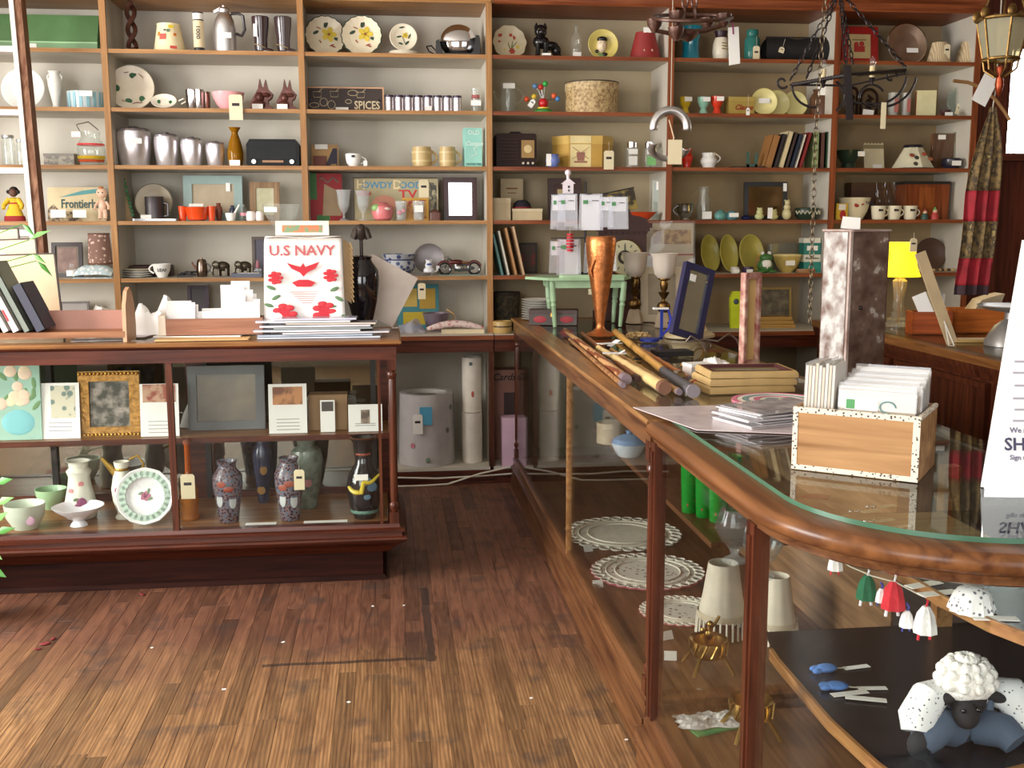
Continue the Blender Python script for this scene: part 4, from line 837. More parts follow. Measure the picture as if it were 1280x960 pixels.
# brown radio
s = slot(3, 619, 669, 41, .15); w, h = s.w, s.h
r = T('radio', 'dark brown bakelite radio with louvres and square gold dial', 'radio', s.loc); B = M((44, 27, 22), .5, spec=.2)
put('cabinet', MB().slab([(-w/2, 0), (w/2, 0), (w/2, h-.012), (w/2-.01, h), (-w/2+.01, h), (-w/2, h-.012)], -.07, .1), B, r); put('carry_handle', MB().tube([(-w*.16, 0, h), (-w*.1, 0, h+.01), (w*.1, 0, h+.01), (w*.16, 0, h)], .006, 6), B, r)
for i in range(7): put('louvre', MB().bx(-w*.44, w*.04, -.078, -.07, h*.2+i*h*.1, h*.2+i*h*.1+.008), M((54, 34, 28), .5, spec=.2), r)
put('dial', MB().bx(w*.12, w*.44, -.076, -.07, h*.28, h*.8), M((150, 116, 60), .4), r); put('dial_window', MB().at(w*.28, -.076, h*.54, PI/2).lathe([(.024, 0), (.024, .003), (0, .003)], 16), M((200, 176, 120), .3), r)
for i in range(3): put('knob', MB().at(w*(.16+.12*i), -.07, h*.12, PI/2).cyl(.007, .014, 10), M((190, 180, 160), .3), r)
s = slot(3, 682, 700, 16, .09); r = item('blue_pot', 'small round periwinkle blue pot with sticker', 'pot', s, [('pot', ln([(.6, 0), (.65, .04), (1, .45), (.95, .75), (.78, .9), (.9, 1), (.8, 1), (.6, .8), (0, .6)], s, 20), M((108, 126, 190), .35))]); sticker(r, -.03, -s.w*.44, s.h*.55, .03, .07)
s = slot(3, 690, 766, 39, .22); w, h = s.w, s.h; q = w/2
hexp = [(-q, 0), (-q*.55, -.1), (q*.55, -.1), (q, 0), (q*.55, .1), (-q*.55, .1)]
r = T('octagonal_box', 'faceted mustard yellow hat box with crest on pale panel', 'box', s.loc)
put('body', MB().pillar(hexp, 0, h*.9), M((186, 146, 66), .55), r); put('lid', MB().pillar([(x*1.02, y*1.02) for x, y in hexp], h*.74, h), M((200, 164, 84), .55), r)
put('pale_panel', MB().bx(-q*.5, q*.18, -.1015, -.099, .005, h*.73).bx(-q*.5, q*.18, -.1035, -.099, h*.76, h*.99), M((224, 206, 150), .6), r)
put('crest', MB().slab([(-.02, 0), (.02, 0), (.026, .05), (-.026, .05)], 0, .002).bar((-.05, .001, .01), (.05, .001, .08), .004, .002).bar((.05, .001, .01), (-.05, .001, .08), .004, .002).box(.08, .002, .01, 0, .001, -.012), M((150, 100, 84), .6), r, (-q*.16, -.104, h*.22)); tag(r, q*.62, -.237, h*.75, .06, .11, .05)
for i, (a, c) in enumerate(((782, 797), (804, 820))):
    s = slot(3, a, c, 32, .13); r = item('shaker_jar', ['square glass shaker jar with metal cap and pale label', 'square glass shaker jar with green label'][i], 'jar', s, [('jar', MB().rbox(s.w, s.w, s.h*.78, .01), CLEAR), ('cap', MB().cyl(s.w*.4, s.h*.2, 16, 0, 0, s.h*.79), CHROME), ('paper_label', MB().box(s.w*.7, .002, s.h*.34, 0, -s.w*.51, s.h*.1), (PAPER, M((120, 180, 110), .6))[i])]); sticker(r, 0, -s.w*.52, s.h*.62, .055, .03)
# bay with books
s = slot(3, 851, 866, 24, .16); solo('red_vase', 'small orange red ruffled vase behind the hanging metal ring', 'vase', ln([(.7, 0), (.6, .1), (.9, .4), (1, .6), (.6, .8), (.9, 1), (.8, 1), (.5, .8), (0, .5)], s, 18), M((206, 44, 24), .3), s.loc)
s = slot(3, 875, 896, 19, .14); item('shaving_mug', 'white footed ceramic mug with curled handle', 'mug', s, [('mug', ln([(.75, 0), (.8, .06), (.7, .12), (1, .4), (.95, .6), (.75, .75), (.85, 1), (.8, 1), (.7, .8), (.0, .3)], s, 22), WHITE), ('handle', MB().tube(handle_pts(s.w*.42, s.h*.35, s.h*.95, .03), .0045, 6), WHITE)])
s = slot(3, 914, 945, 20, .14); w, h = s.w, s.h; G_ = M((56, 88, 78), .5); item('bookend_stand', 'green painted metal bookend with two uprights', 'bookend', s, [('foot', MB().bx(-w/2, w*.7, -.05, .06, 0, .012), M((40, 46, 40), .5)), ('upright', MB().bx(w*.02, w*.12, -.05, -.04, 0, h), G_), ('upright', MB().bx(w*.36, w*.46, -.05, -.04, 0, h*.92), G_), ('cross_bar', MB().bx(w*.02, w*.46, -.05, -.04, .012, .024), G_)])
bk = [(949, 10, 40, .27, (150, 104, 56), 'tan leather'), (960.6, 5, 42, .27, (44, 36, 40), 'black'), (966.8, 7, 45, .27, (206, 190, 150), 'cream'), (975, 4.5, 44, .27, (60, 44, 40), 'dark brown'), (980.8, 5, 42, .27, (34, 44, 62), 'navy'), (987, 3.5, 42, .27, (214, 206, 190), 'white'), (991.8, 5, 44, .27, (130, 34, 34), 'red'), (1010, 7, 44, .0, (120, 140, 90), 'sage green'), (1018, 6, 43, .0, (84, 50, 40), 'brown'), (1025, 6, 44, .0, (46, 74, 50), 'dark green'), (1032, 5, 44, .0, (176, 92, 54), 'orange brown')]
def book(name, label, loc, t, d, h, mat, lean=0., group=None, pages=True, rz=0):
    r = T(name, label, 'book', loc, group=group, rot=(0, lean, rz))
    if lean < 0: k_ = t
    else: k_ = 0.
    put('cover', MB().at(k_).bx(-t, 0, -d/2, -d/2+.004, 0, h).bx(-t, .003-t, -d/2, d/2, 0, h).bx(-.003, 0, -d/2, d/2, 0, h), mat, r, smooth=False)
    if pages: put('pages', MB().at(k_).bx(.003-t, -.003, -d/2+.004, d/2-.004, .003, h-.004), M((214, 200, 168), .8), r, smooth=False)
    return r
for x, tw, hh, ln_, c, nm in bk:
    s = slot(3, x, x+tw, hh, .13); r = book('leaning_book' if ln_ > .1 else 'upright_book', nm+' hardback book '+('leaning in the row' if ln_ > .1 else 'standing upright in the row')+' above the black mirror', s.loc+Vector((s.w/2, 0, 0)), s.w*.92, .15, s.h, M(c, .55), ln_, 'books on the shelf above the black mirror')
# right bay
s = slot(3, 1044, 1076, 23, .15); r = item('footed_bowl', 'dark green flared bowl on foot with sticker', 'bowl', s, [('bowl', ln([(.6, 0), (.55, .2), (.5, .3), (.8, .6), (1, 1), (.95, 1), (.7, .6), (0, .4)], s, 24), M((34, 52, 40), .3))]); sticker(r, .05, -s.w*.46, s.h*.78, .045, .03)
s = slot(3, 1080, 1106, 33, .2); r = T('display_card', 'cream printed card with scalloped top edge', 'card', s.loc, rot=(-.18, 0, 0)); w, h = s.w, s.h
sc_ = [(-w/2, 0), (w/2, 0), (w/2, h)]+[p for i in range(6) for p in ((w/2-w/6*(i+.5), h*1.03), (w/2-w/6*(i+1), h*.97))]
put('card', MB().slab(sc_, 0, .004), M((216, 204, 170), .7), r); put('top_band', MB().bx(-w/2, w/2, -.001, .0, h*.8, h*.95), M((140, 130, 96), .7), r); sticker(r, .02, -.002, .02, .06, .026)
s = slot(3, 1113, 1167, 30, .17); r = item('glass_lampshade', 'panelled cream glass lampshade with painted flowers and dark collar', 'lampshade', s, [('panels', ln([(1, 0), (1, .03), (.42, .9), (.38, .9), (.95, .03)], s, 8), M((206, 200, 172), .4)), ('collar', ln([(.42, .88), (.44, .94), (.4, 1), (.3, 1), (.3, .9)], s, 16), M((30, 26, 40), .3)), ('rim', ln([(1.01, -.0), (1.02, .04), (.99, .05)], s, 8), M((60, 50, 44), .4))])
for x, z, c in ((-.3, .55, (150, 70, 50)), (-.12, .45, (60, 60, 54)), (.2, .6, (160, 76, 54)), (.42, .4, (150, 90, 60)), (-.2, .2, (70, 66, 58))): put('painted_flower', MB().sph(.014, 0, 0, 0, 1.2, .12, 1.), M(c, .6), r, (x*s.w*.6, -s.w*(.46-.25*z), s.h*z), (-.5, 0, 0))
s = slot(3, 1162, 1190, 44, .2); r = block('wrapped_pack', 'brown pack wrapped in crinkled clear plastic', 'pack', s, .03, M((120, 84, 58), .5)); put('plastic_wrap', MB().surf(lambda u, v: ((u-.5)*s.w*1.04, -.019-.006*math.sin(u*17+v*9)*math.sin(v*13), v*s.h*1.02), 10, 10), glass((214, 200, 180), 1.6, .05), r); sticker(r, -.02, -.03, s.h*.9, .05, .028)
s = slot(3, 1192, 1214, 46, .16); frame('framed_picture', 'narrow silver picture frame with old portrait photo', s, .012, M((150, 146, 130), .3, .7), pattern((60, 54, 44), (140, 130, 104), 'noise', 24, .5, .4, soft=.2), .06, .015, rz=-.2, mat_w=.01, mmat=M((206, 200, 176), .6))
s = slot(3, 1177, 1201, 13, .08); r = item('dark_bowl', 'small dark blue black bowl with white sticker', 'bowl', s, [('bowl', ln([(.7, 0), (1, .4), (.97, .9), (.85, 1), (.8, .9), (0, .3)], s, 20), M((30, 28, 42), .3))]); sticker(r, 0, -s.w*.5-.001, s.h*.5, .06, .03)

# =================================================================== FOURTH SHELF (row 4)
# cloth doll
s = slot(4, 6, 32, 42, .16); w, h = s.w, s.h
r = T('cloth_doll', 'cloth doll in yellow and red dress behind the ladder', 'doll', s.loc)
put('dress', MB().lathe([(w*.5, 0), (w*.46, .02), (w*.2, h*.55), (w*.26, h*.66), (.01, h*.7)], 16, 1, .6), M((214, 176, 40), .8), r); put('hem', MB().lathe([(w*.5, -.0), (w*.505, .012), (w*.47, .03)], 16, 1, .6), M((150, 34, 34), .8), r); put('sash', MB().lathe([(w*.23, h*.48), (w*.22, h*.55)], 16, 1, .6), M((170, 40, 36), .8), r)
put('head', MB().sph(w*.2, 0, 0, h*.84, 1, .9, 1.05), M((92, 60, 46), .7), r); put('hair', MB().sph(w*.23, 0, .012, h*.88, 1, .9, 1).sph(w*.1, -w*.22, 0, h*.86).sph(w*.1, w*.22, 0, h*.86), M((26, 22, 24), .8), r)
for x in (-1, 1): put('arm', MB().tube([(x*w*.2, 0, h*.64), (x*w*.42, -.02, h*.46), (x*w*.4, -.03, h*.36)], [.016, .013, .011], 8), M((214, 176, 40), .8), r)
s = slot(4, 62, 132, 42, .24); w, h = s.w, s.h
r = T('souvenir_pennant', 'cream souvenir board with teal mountain and script lettering', 'sign', s.loc, rot=(-.1, 0, 0))
put('board', MB().box(w, .008, h), M((206, 188, 150), .7), r); put('teal_mountain', MB().slab([(-w*.3, h*.7), (w*.1, h*.9), (w*.5, h*.98), (w*.5, h*.86), (w*.1, h*.78)], -.006, -.004), M((88, 150, 150), .7), r); put('brown_crowd', MB().slab([(-w*.5, 0), (-w*.5, h*.35), (-w*.4, h*.5), (-w*.3, h*.3), (-w*.1, h*.28), (w*.1, .0)], -.006, -.004), pattern((90, 74, 60), (170, 150, 116), 'noise', 40, .5, .7), r); text('Frontierland', .072, M((56, 84, 84), .7), r, (w*.12, -.0065, h*.5), sx=.72)
for x, wd in ((-.24, .085), (.12, .075)): put('price_sticker', MB().box(wd, .002, .045), PAPER, r, (x*w, -.1, 0.01), (0, .05*x, 0))
s = slot(4, 121, 137, 42, .09); w, h = s.w, s.h; SKN = M((226, 186, 160), .35)
r = item('baby_doll', 'small celluloid baby doll standing by the shelf post', 'doll', s, [('body', MB().sph(w*.34, 0, 0, h*.45, .9, .75, 1.5).sph(w*.42, 0, 0, h*.82, 1, .95, 1.0).tube([(-w*.16, 0, h*.34), (-w*.2, 0, h*.16), (-w*.2, -.008, .012)], [w*.17, w*.15, w*.14], 8).tube([(w*.16, 0, h*.34), (w*.2, 0, h*.16), (w*.2, -.008, .012)], [w*.17, w*.15, w*.14], 8).tube([(-w*.3, 0, h*.56), (-w*.5, -.01, h*.44), (-w*.5, -.02, h*.34)], [w*.11, w*.1, w*.1], 8).tube([(w*.3, 0, h*.56), (w*.5, -.01, h*.44), (w*.5, -.02, h*.34)], [w*.11, w*.1, w*.1], 8), SKN), ('hair_tuft', MB().sph(w*.22, 0, -.01, h*.98, 1, .9, .5), M((176, 120, 80), .5)), ('eyes', MB().sph(w*.05, -w*.15, -w*.38, h*.83).sph(w*.05, w*.15, -w*.38, h*.83), INK)])
# bay 1
s = slot(4, 147, 166, 58, .24); r = T('beaded_tree', 'flat tree-shaped card strung with green beads', 'ornament', s.loc, rot=(-.1, 0, 0)); w, h = s.w, s.h
put('card', MB().slab([(-w*.5, 0), (w*.5, 0), (w*.1, h), (-w*.5, h)], 0, .006), M((196, 164, 124), .7), r); put('green_beads', (lambda mb: [mb.sph(.011, -w*.05+i*w*.055, -.006, h*.98-i*h*.085) for i in range(11)] and mb)(MB()), M((92, 156, 108), .4), r); put('price_tag', MB().box(.034, .0015, .085), PAPER, r, (-w*.28, -.003, h*.42))
s = slot(4, 168, 219, 46, .24); plate('tin_plate', 'round beige tin plate with dark rim behind grey mug', s, M((186, 172, 146), .4), .12, .014, 32, rim=M((120, 106, 84), .5))
s = slot(4, 182, 206, 30, .15); r = item('tin_mug', 'dull grey ribbed metal mug with handle', 'mug', s, [('mug', ln([(.95, 0), (.98, .03), (.94, .3), (.98, .34), (.94, .6), (.98, .64), (.95, .97), (1, 1), (.92, 1), (.9, .06), (0, .05)], s, 22), M((110, 106, 108), .4, .8)), ('handle', MB().tube([(s.w*.46, 0, s.h*.2), (s.w*.66, 0, s.h*.22), (s.w*.68, 0, s.h*.7), (s.w*.46, 0, s.h*.75)], .007, 6), M((100, 96, 98), .4, .8))]); sticker(r, -.04, -s.w*.47, .02, .06, .03)
s = slot(4, 166, 224, 3, .07); solo('silver_tray', 'flat narrow metal tray under the grey mug', 'tray', MB().rbox(s.w, .07, .012, .02), M((150, 150, 152), .25, .9), s.loc)
s = slot(4, 231, 303, 56, .24); r = frame('framed_picture', 'wide pale blue painted wooden frame holding old print', s, .05, M((146, 168, 164), .6), M((176, 160, 134), .6), .1, .02, mat_w=.0); sticker(r, s.w*.26, -.001, s.h*.75, .025, .05)
ORG = M((222, 76, 30), .15, spec=.8)
s = slot(4, 226, 268, 17, .09); r = T('orange_bowl', 'bright orange glass bowl with two upright side cups', 'bowl', s.loc); w, h = s.w, s.h
put('bowl', MB().lathe([(w*.2, 0), (w*.28, .1*h), (w*.34, .8*h), (w*.36, h), (w*.33, h), (w*.26, .3*h), (0, .2*h)], 22), ORG, r)
for x in (-.42, .42): put('side_cup', MB().at(x*w, 0, 0).lathe([(w*.09, 0), (w*.11, .5*h), (w*.13, 1.06*h), (w*.11, 1.06*h), (w*.07, .2*h), (0, .1*h)], 14), ORG, r)
sticker(r, 0, -.03, h*1.14, .08, .025, 0, -.9)
for a, c, hh, col, lb in ((269, 279, 22, (130, 70, 52), 'small brown pottery bud vase behind orange bowl'), (287, 295, 19, (52, 56, 76), 'tiny dark blue bud vase with white sticker')):
    s = slot(4, a, c, hh, .17); r = solo('bud_vase', lb, 'vase', ln(VASE, s, 16), M(col, .3), s.loc)
s = slot(4, 286, 300, 20, .09); r = T('white_ladle', 'small white china ladle leaning in cup', 'spoon', s.loc); put('cup', MB().at(-.02, 0, 0).lathe([(.022, 0), (.03, .03), (.032, .045), (.028, .045), (0, .02)], 14), WHITE, r); put('handle', MB().tube([(-.01, 0, .02), (.03, .01, s.h*1.)], [.007, .005], 6), WHITE, r)
s = slot(4, 300, 309, 20, .12); item('bottle_figurine', 'tiny clear bottle with pink stripe', 'bottle', s, [('bottle', ln([(.9, 0), (1, .1), (.95, .7), (.5, .85), (.55, 1), (.4, 1), (0, .8)], s, 14), CLEAR), ('pink_stripe', ln([(1.0, .3), (1.0, .5)], s, 14), M((206, 140, 150), .5))])
for a, c, lb in ((308, 320, 'squat white salt shaker, larger of a pair'), (320, 330, 'squat white pepper shaker, smaller of a pair')):
    s = slot(4, a, c, 12, .1); solo('shaker', lb, 'shaker', ln([(.85, 0), (1, .1), (1, .7), (.8, .95), (.4, 1), (0, 1)], s, 18), M((236, 226, 222), .3), s.loc)
s = slot(4, 313, 350, 48, .24); frame('framed_picture', 'rustic brown wooden frame with landscape picture', s, .035, wood((120, 96, 74), (156, 128, 100), .7, 'z'), pattern((150, 150, 100), (206, 200, 176), 'noise', 6, .5, .6, soft=.2), .1, .02)
# bay 2: games, goblets
s = slot(4, 388, 428, 58, .26); w, h = s.w, s.h
r = T('game_box', 'red and green illustrated game box standing on end', 'box', s.loc, .15); put('box', MB().box(w, .04, h), M((172, 28, 34), .5), r); put('green_panel', MB().bx(-w/2-.0015, -w*.28, -.022, .0, h*.45, h), M((64, 130, 60), .5), r); put('green_strip', MB().bx(-w*.3, w*.1, -.0215, -.02, 0, h*.12), M((64, 130, 60), .5), r); put('beige_panel', MB().slab([(-w*.12, .03), (w*.46, .03), (w*.46, h*.6), (-w*.05, h*.78)], -.0225, -.02), M((186, 160, 126), .6), r); put('grey_scroll', MB().tube([(-w*.2+i*w*.06, -.022, h*(.86+.05*math.sin(i*1.1))) for i in range(11)], .006, 5), M((150, 120, 112), .6), r)
s = slot(4, 443, 548, 53, .25); w, h = s.w, s.h
r = T('game_box', 'large beige game box with blue cartoon lettering', 'box', s.loc, rot=(-.06, 0, 0)); put('box', MB().box(w, .045, h), M((176, 164, 128), .6), r); put('border', MB().bx(-w/2-.001, w/2+.001, -.0235, -.02, h-.008, h+.001).bx(-w/2-.001, -w/2+.006, -.0235, -.02, 0, h), M((92, 80, 60), .6), r)
BLU, RED_, CRM = M((70, 140, 176), .5), M((196, 44, 44), .5), M((226, 206, 160), .5)
text('H', .078, CRM, r, (-w*.41, -.0235, h*.82)); text('OWDY', .055, BLU, r, (-w*.22, -.0235, h*.81), sx=1.05); text('D', .078, CRM, r, (.01, -.0235, h*.82)); text('OODY', .055, BLU, r, (w*.21, -.0235, h*.81), sx=1.05); text('TV', .07, RED_, r, (w*.14, -.0235, h*.6), sx=1.3); put('red_cap', MB().sph(.045, 0, 0, 0, 1, .05, .4), RED_, r, (-w*.38, -.0235, h*.62)); put('pink_patch', MB().sph(.075, 0, 0, 0, 1, .03, .7), M((206, 140, 116), .6), r, (-w*.14, -.0235, h*.38)); put('grey_patch', MB().bx(w*.4, w*.48, -.0235, -.02, h*.15, h*.88), pattern((70, 66, 60), (170, 160, 130), 'noise', 30, .5, .6), r); tag(r, w*.33, -.026, h*.97, .06, .11, .005)
GOB = [(.6, 0), (.55, .03), (.14, .08), (.12, .22), (.45, .34), (.7, .5), (.85, .9), (1, 1), (.95, 1), (.75, .85), (.6, .5), (0, .35)]
for a, c, hh, lb in ((420, 440, 38, 'clear pressed glass goblet by the red game box'), (444, 464, 37, 'clear flared glass goblet in front of lettered game box')):
    s = slot(4, a, c, hh, .1); item('goblet', lb, 'goblet', s, [('glass', ln(GOB, s, 12), glass((248, 250, 250), 1.5, .16))])
s = slot(4, 465, 492, 23, .1); r = item('apple_jar', 'round pink and green fruit-shaped pottery jar', 'jar', s, [('jar', ln([(.6, 0), (.85, .1), (1, .45), (.9, .75), (.5, .95), (0, 1)], s, 22), M((214, 120, 122), .3)), ('green_leaf', MB().sph(s.w*.24, -s.w*.26, -s.w*.22, s.h*.66, 1, .8, .8), M((140, 180, 110), .4)), ('white_blaze', MB().sph(s.w*.2, s.w*.1, -s.w*.36, s.h*.62, 1.3, .5, .5), M((236, 214, 206), .4))])
for a, c, lb in ((494, 509, 'clear tumbler with flower print beside fruit jar'), (516, 531, 'frosted clear tumbler with white sticker')):
    s = slot(4, a, c, 24, .1); r = item('tumbler', lb, 'glass', s, [('glass', ln(TUMB, s, 18), glass((248, 250, 250), 1.45, .18)), ('rim', ln([(1, .98), (1.03, 1), (.97, 1.01)], s, 18), CLEAR)])
    if a == 516: sticker(r, 0, -s.w*.5, s.h*.6, .05, .04)
    else: put('flower_print', MB().sph(.014, -.01, -s.w*.44, s.h*.4, 1, .2, 1).sph(.012, .014, -s.w*.44, s.h*.5, 1, .2, 1), M((200, 140, 150), .5), r)
s = slot(4, 503, 536, 28, .17); frame('framed_picture', 'small gold picture frame with coloured print', s, .012, M((190, 146, 66), .35, .6), pattern((200, 150, 80), (150, 60, 50), 'noise', 20, .55, .5), .12, .014)
s = slot(4, 537, 551, 16, .12); solo('wooden_trinket', 'small carved brown wooden trinket box', 'box', MB().rbox(s.w, .06, s.h*.6, .01).sph(s.w*.45, 0, 0, s.h*.55, 1, .8, .7), M((96, 56, 46), .4), s.loc)
s = slot(4, 555, 597, 53, .2); frame('mirror', 'dark mahogany framed mirror reflecting bright windows', s, .03, M((60, 30, 30), .3), M((236, 236, 240), .03, 1., .0), .02, .03, rz=.1, cat='mirror', inner='mirror_glass')
# bay 3: boxes
TANB = M((190, 172, 138), .7)
s = slot(4, 613, 637, 27, .13); block('cardboard_box', 'small tan cardboard box by the shelf post', 'box', s, .12, TANB, lid=M((198, 180, 146), .7))
s = slot(4, 639, 676, 14, .14); r = block('cardboard_box', 'low tan box under the dark cap', 'box', s, .13, TANB, lid=M((206, 190, 156), .7)); hb = s.h
s = slot(4, 625, 653, 51, .33); block('cardboard_box', 'upright tan box with brown print behind the cap', 'box', s, .08, TANB, extra=[('brown_print', MB().box(s.w*.5, .001, .008, 0, -.041, s.h*.75).box(s.w*.4, .001, .005, 0, -.041, s.h*.65), M((130, 80, 50), .7))])
s = slot(4, 641, 664, 11, .13, hb*1.02); item('knitted_cap', 'black knitted cap with red band lying on box', 'cap', s, [('crown', ln([(1, 0), (1, .2), (.9, .6), (.55, .92), (0, 1)], s, 18), M((28, 24, 34), .9)), ('band', ln([(1.02, 0), (1.04, .14), (1, .2)], s, 18), M((120, 30, 36), .8))])
s = slot(4, 685, 727, 52, .26); r = frame('framed_picture', 'dark brown wooden frame with small cream picture', s, .04, M((62, 34, 26), .4), M((74, 42, 32), .5), .06, .02); put('cream_card', MB().bx(-.045, .045, .004, .006, s.h*.42, s.h*.74), M((196, 176, 130), .6), r)
s = slot(4, 757, 802, 34, .2); r = T('painted_sign', 'tilted dark sign board with yellow green pattern', 'sign', s.loc+Vector((-.02, 0, .0)), rot=(-.1, -.2, 0)); put('board', MB().box(s.w, .012, s.h*.8), pattern((56, 44, 30), (150, 130, 60), 'noise', 16, .52, .5), r); put('border', MB().bx(-s.w/2-.002, s.w/2+.002, -.008, .008, s.h*.77, s.h*.82), M((40, 30, 22), .5), r); r.location.z += .046
s = slot(4, 781, 822, 10, .09); solo('orange_dish', 'long shallow orange boat-shaped dish', 'dish', ln([(.4, 0), (.5, .1), (1, 1), (.96, 1), (.4, .3), (0, .25)], s, 22, None, 1., .5), M((196, 70, 30), .25), s.loc)
s = slot(4, 815, 829, 49, .22); r = block('framed_glass', 'tall narrow framed glass panel at the shelf end', 'panel', s, .02, M((150, 150, 136), .4, .3), rz=-.4); put('glass', MB().box(s.w*.7, .022, s.h*.86, 0, 0, s.h*.07), glass((190, 200, 190), 1.5, .5), r); sticker(r, 0, -.013, s.h*.86, .02, .05)
# bay 4
s = slot(4, 846, 866, 20, .09); item('silver_cup', 'small silver handled cup on foot', 'cup', s, [('cup', ln([(.6, 0), (.5, .12), (.8, .3), (1, .6), (.95, .9), (1.05, 1), (.98, 1), (.8, .6), (0, .4)], s, 22), M((176, 174, 168), .25, 1.)), ('handle', MB().tube(handle_pts(-s.w*.45, s.h*.3, s.h*.9, -.03), .004, 6), STEEL)])
s = slot(4, 870, 888, 41, .16); r = item('glass_jug', 'clear glass water jug with looped handle', 'jug', s, [('jug', ln([(.8, 0), (.85, .03), (1, .35), (.9, .65), (.72, .8), (.85, 1), (.8, 1), (.66, .8), (.92, .3), (.78, .05), (0, .04)], s, 20), CLEAR), ('handle', MB().tube(handle_pts(-s.w*.4, s.h*.4, s.h*.9, -.045), .005, 6), CLEAR)]); sticker(r, .01, -s.w*.48, s.h*.14, .06, .045)
for a, c, hh, col, lb in ((893, 908, 13, (130, 190, 180), 'aqua glass covered dish with knob'), (906, 923, 12, (120, 180, 190), 'aqua glass oval dish with paper label'), (926, 938, 6, (50, 56, 110), 'tiny cobalt blue glass salt dish')):
    s = slot(4, a, c, hh, .1); r = item('glass_dish', lb, 'dish', s, [('dish', ln([(.6, 0), (.95, .2), (1, .55), (.95, .6), (0, .6)], s, 18), glass(col, 1.5, .5)), ('cover', ln([(.9, .6), (.6, .85), (.15, .9), (.2, 1), (0, 1)], s, 16), glass(col, 1.5, .4))])
    if a == 906: sticker(r, 0, -s.w*.5, s.h*.5, .06, .025)
s = slot(4, 930, 984, 47, .24); r = frame('mirror', 'black framed mirror tilted behind little figurines', s, .028, M((24, 22, 22), .35), M((150, 126, 92), .08, 1., .02), .1, .022, rz=-.12, cat='mirror', inner='mirror_glass'); sticker(r, s.w*.44, -.002, s.h*.86, .022, .05)
YG = M((196, 196, 140), .35)
def figurine(s, label, mt, kind='figurine', rz=0):
    w, h = s.w, s.h
    return item('figurine', label, 'figurine', s, [('body', MB().sph(w*.42, 0, 0, h*.28, 1, .8, .28*h/(w*.42), 14).sph(w*.3, 0, -.004, h*.62, 1, .85, 1, 14).sph(w*.24, 0, -.008, h*.84, 1, .9, 1.0*min(1, .16*h/(w*.24)), 12), mt), ('ears', MB().sph(w*.08, -w*.17, 0, h*.95).sph(w*.08, w*.17, 0, h*.95), mt), ('eyes', MB().sph(w*.035, -w*.08, -w*.22, h*.87).sph(w*.035, w*.08, -w*.22, h*.87), INK)], rz)
r = figurine(slot(4, 942, 956, 15, .09), 'small pale green pottery animal lying by white tag', YG); sticker(r, .05, -.05, .04, .03, .065)
figurine(slot(4, 960, 974, 13, .1), 'squat pale yellow green pottery animal', M((188, 180, 120), .35))
figurine(slot(4, 976, 990, 25, .09), 'upright cream pottery animal figurine with raised head', M((206, 196, 150), .35))
s = slot(4, 992, 1024, 15, .12); r = item('patterned_bowl', 'dark green bowl with pale zigzag pattern', 'bowl', s, [('bowl', ln([(.6, 0), (.9, .3), (1, .65), (.92, .95), (.8, 1), (.75, .9), (0, .4)], s, 24), M((36, 52, 40), .3)), ('zigzag_band', MB().tube([(s.w*.5*math.sin(t)*1.0, -s.w*.5*math.cos(t), s.h*(.6+.12*(-1)**i)) for i, t in enumerate([-1.3+2.6*k/16 for k in range(17)])], .0045, 5), M((206, 200, 176), .5))])
# bay 5
s = slot(4, 1047, 1087, 27, .15); r = item('mixing_bowl', 'large cream mixing bowl with red flower decal', 'bowl', s, [('bowl', ln([(.5, 0), (.55, .05), (.8, .4), (1, 1), (.95, 1), (.7, .4), (0, .15)], s, 28), M((222, 212, 180), .3)), ('red_flower_decal', MB().sph(.018, -.02, -s.w*.42, s.h*.66, 1, .25, .8).sph(.014, .012, -s.w*.43, s.h*.72, 1, .25, .8), M((160, 50, 40), .5))]); text('Tulip', .026, INK, r, (.055, -s.w*.475, s.h*.75), (PI/2-.3, 0, .2))
s = slot(4, 1044, 1059, 20, .07); block('playing_cards', 'yellow and red card pack standing on edge', 'pack', s, .015, M((210, 174, 50), .6), extra=[('red_figure', MB().sph(.02, .005, -.008, s.h*.3, 1, .15, 1.4), M((180, 40, 34), .6)), ('white_top', MB().box(s.w*.6, .002, s.h*.35, 0, -.008, s.h*.6), PAPER)])
s = slot(4, 1058, 1088, 45, .36); block('brown_box', 'brown box in the corner behind the cream bowl', 'box', s, .1, M((84, 56, 40), .6), lid=M((90, 62, 44), .6))
s = slot(4, 1090, 1118, 45, .33); r = block('wrapped_box', 'tan box wrapped in shiny clear plastic', 'box', s, .06, M((120, 90, 62), .5)); put('plastic_wrap', MB().surf(lambda u, v: ((u-.5)*s.w*1.04, -.034-.006*math.sin(u*15+v*7), v*s.h*1.02), 10, 8), glass((214, 200, 180), 1.7, .04), r)
for i, (a, c) in enumerate(((1088, 1107), (1108, 1126), (1128, 1146))):
    s = slot(4, a, c, 17, .1); item('crested_mug', ['cream mug with dark crest beside the large cream bowl', 'cream mug with dark crest in the middle of three', 'cream mug with dark crest nearest the gnome ornaments'][i], 'mug', s, [('mug', ln([(.7, 0), (.78, .05), (.9, .5), (1, 1), (.94, 1), (.82, .5), (.7, .08), (0, .06)], s, 22), M((220, 212, 188), .3)), ('handle', MB().tube(handle_pts(s.w*.42, s.h*.22, s.h*.82, .026), .0045, 6), M((220, 212, 188), .3)), ('crest', MB().box(.03, .002, .014, -.004, -s.w*.46, s.h*.6), INK)], group='crested mugs')
s = slot(4, 1122, 1178, 43, .23); w, h = s.w, s.h
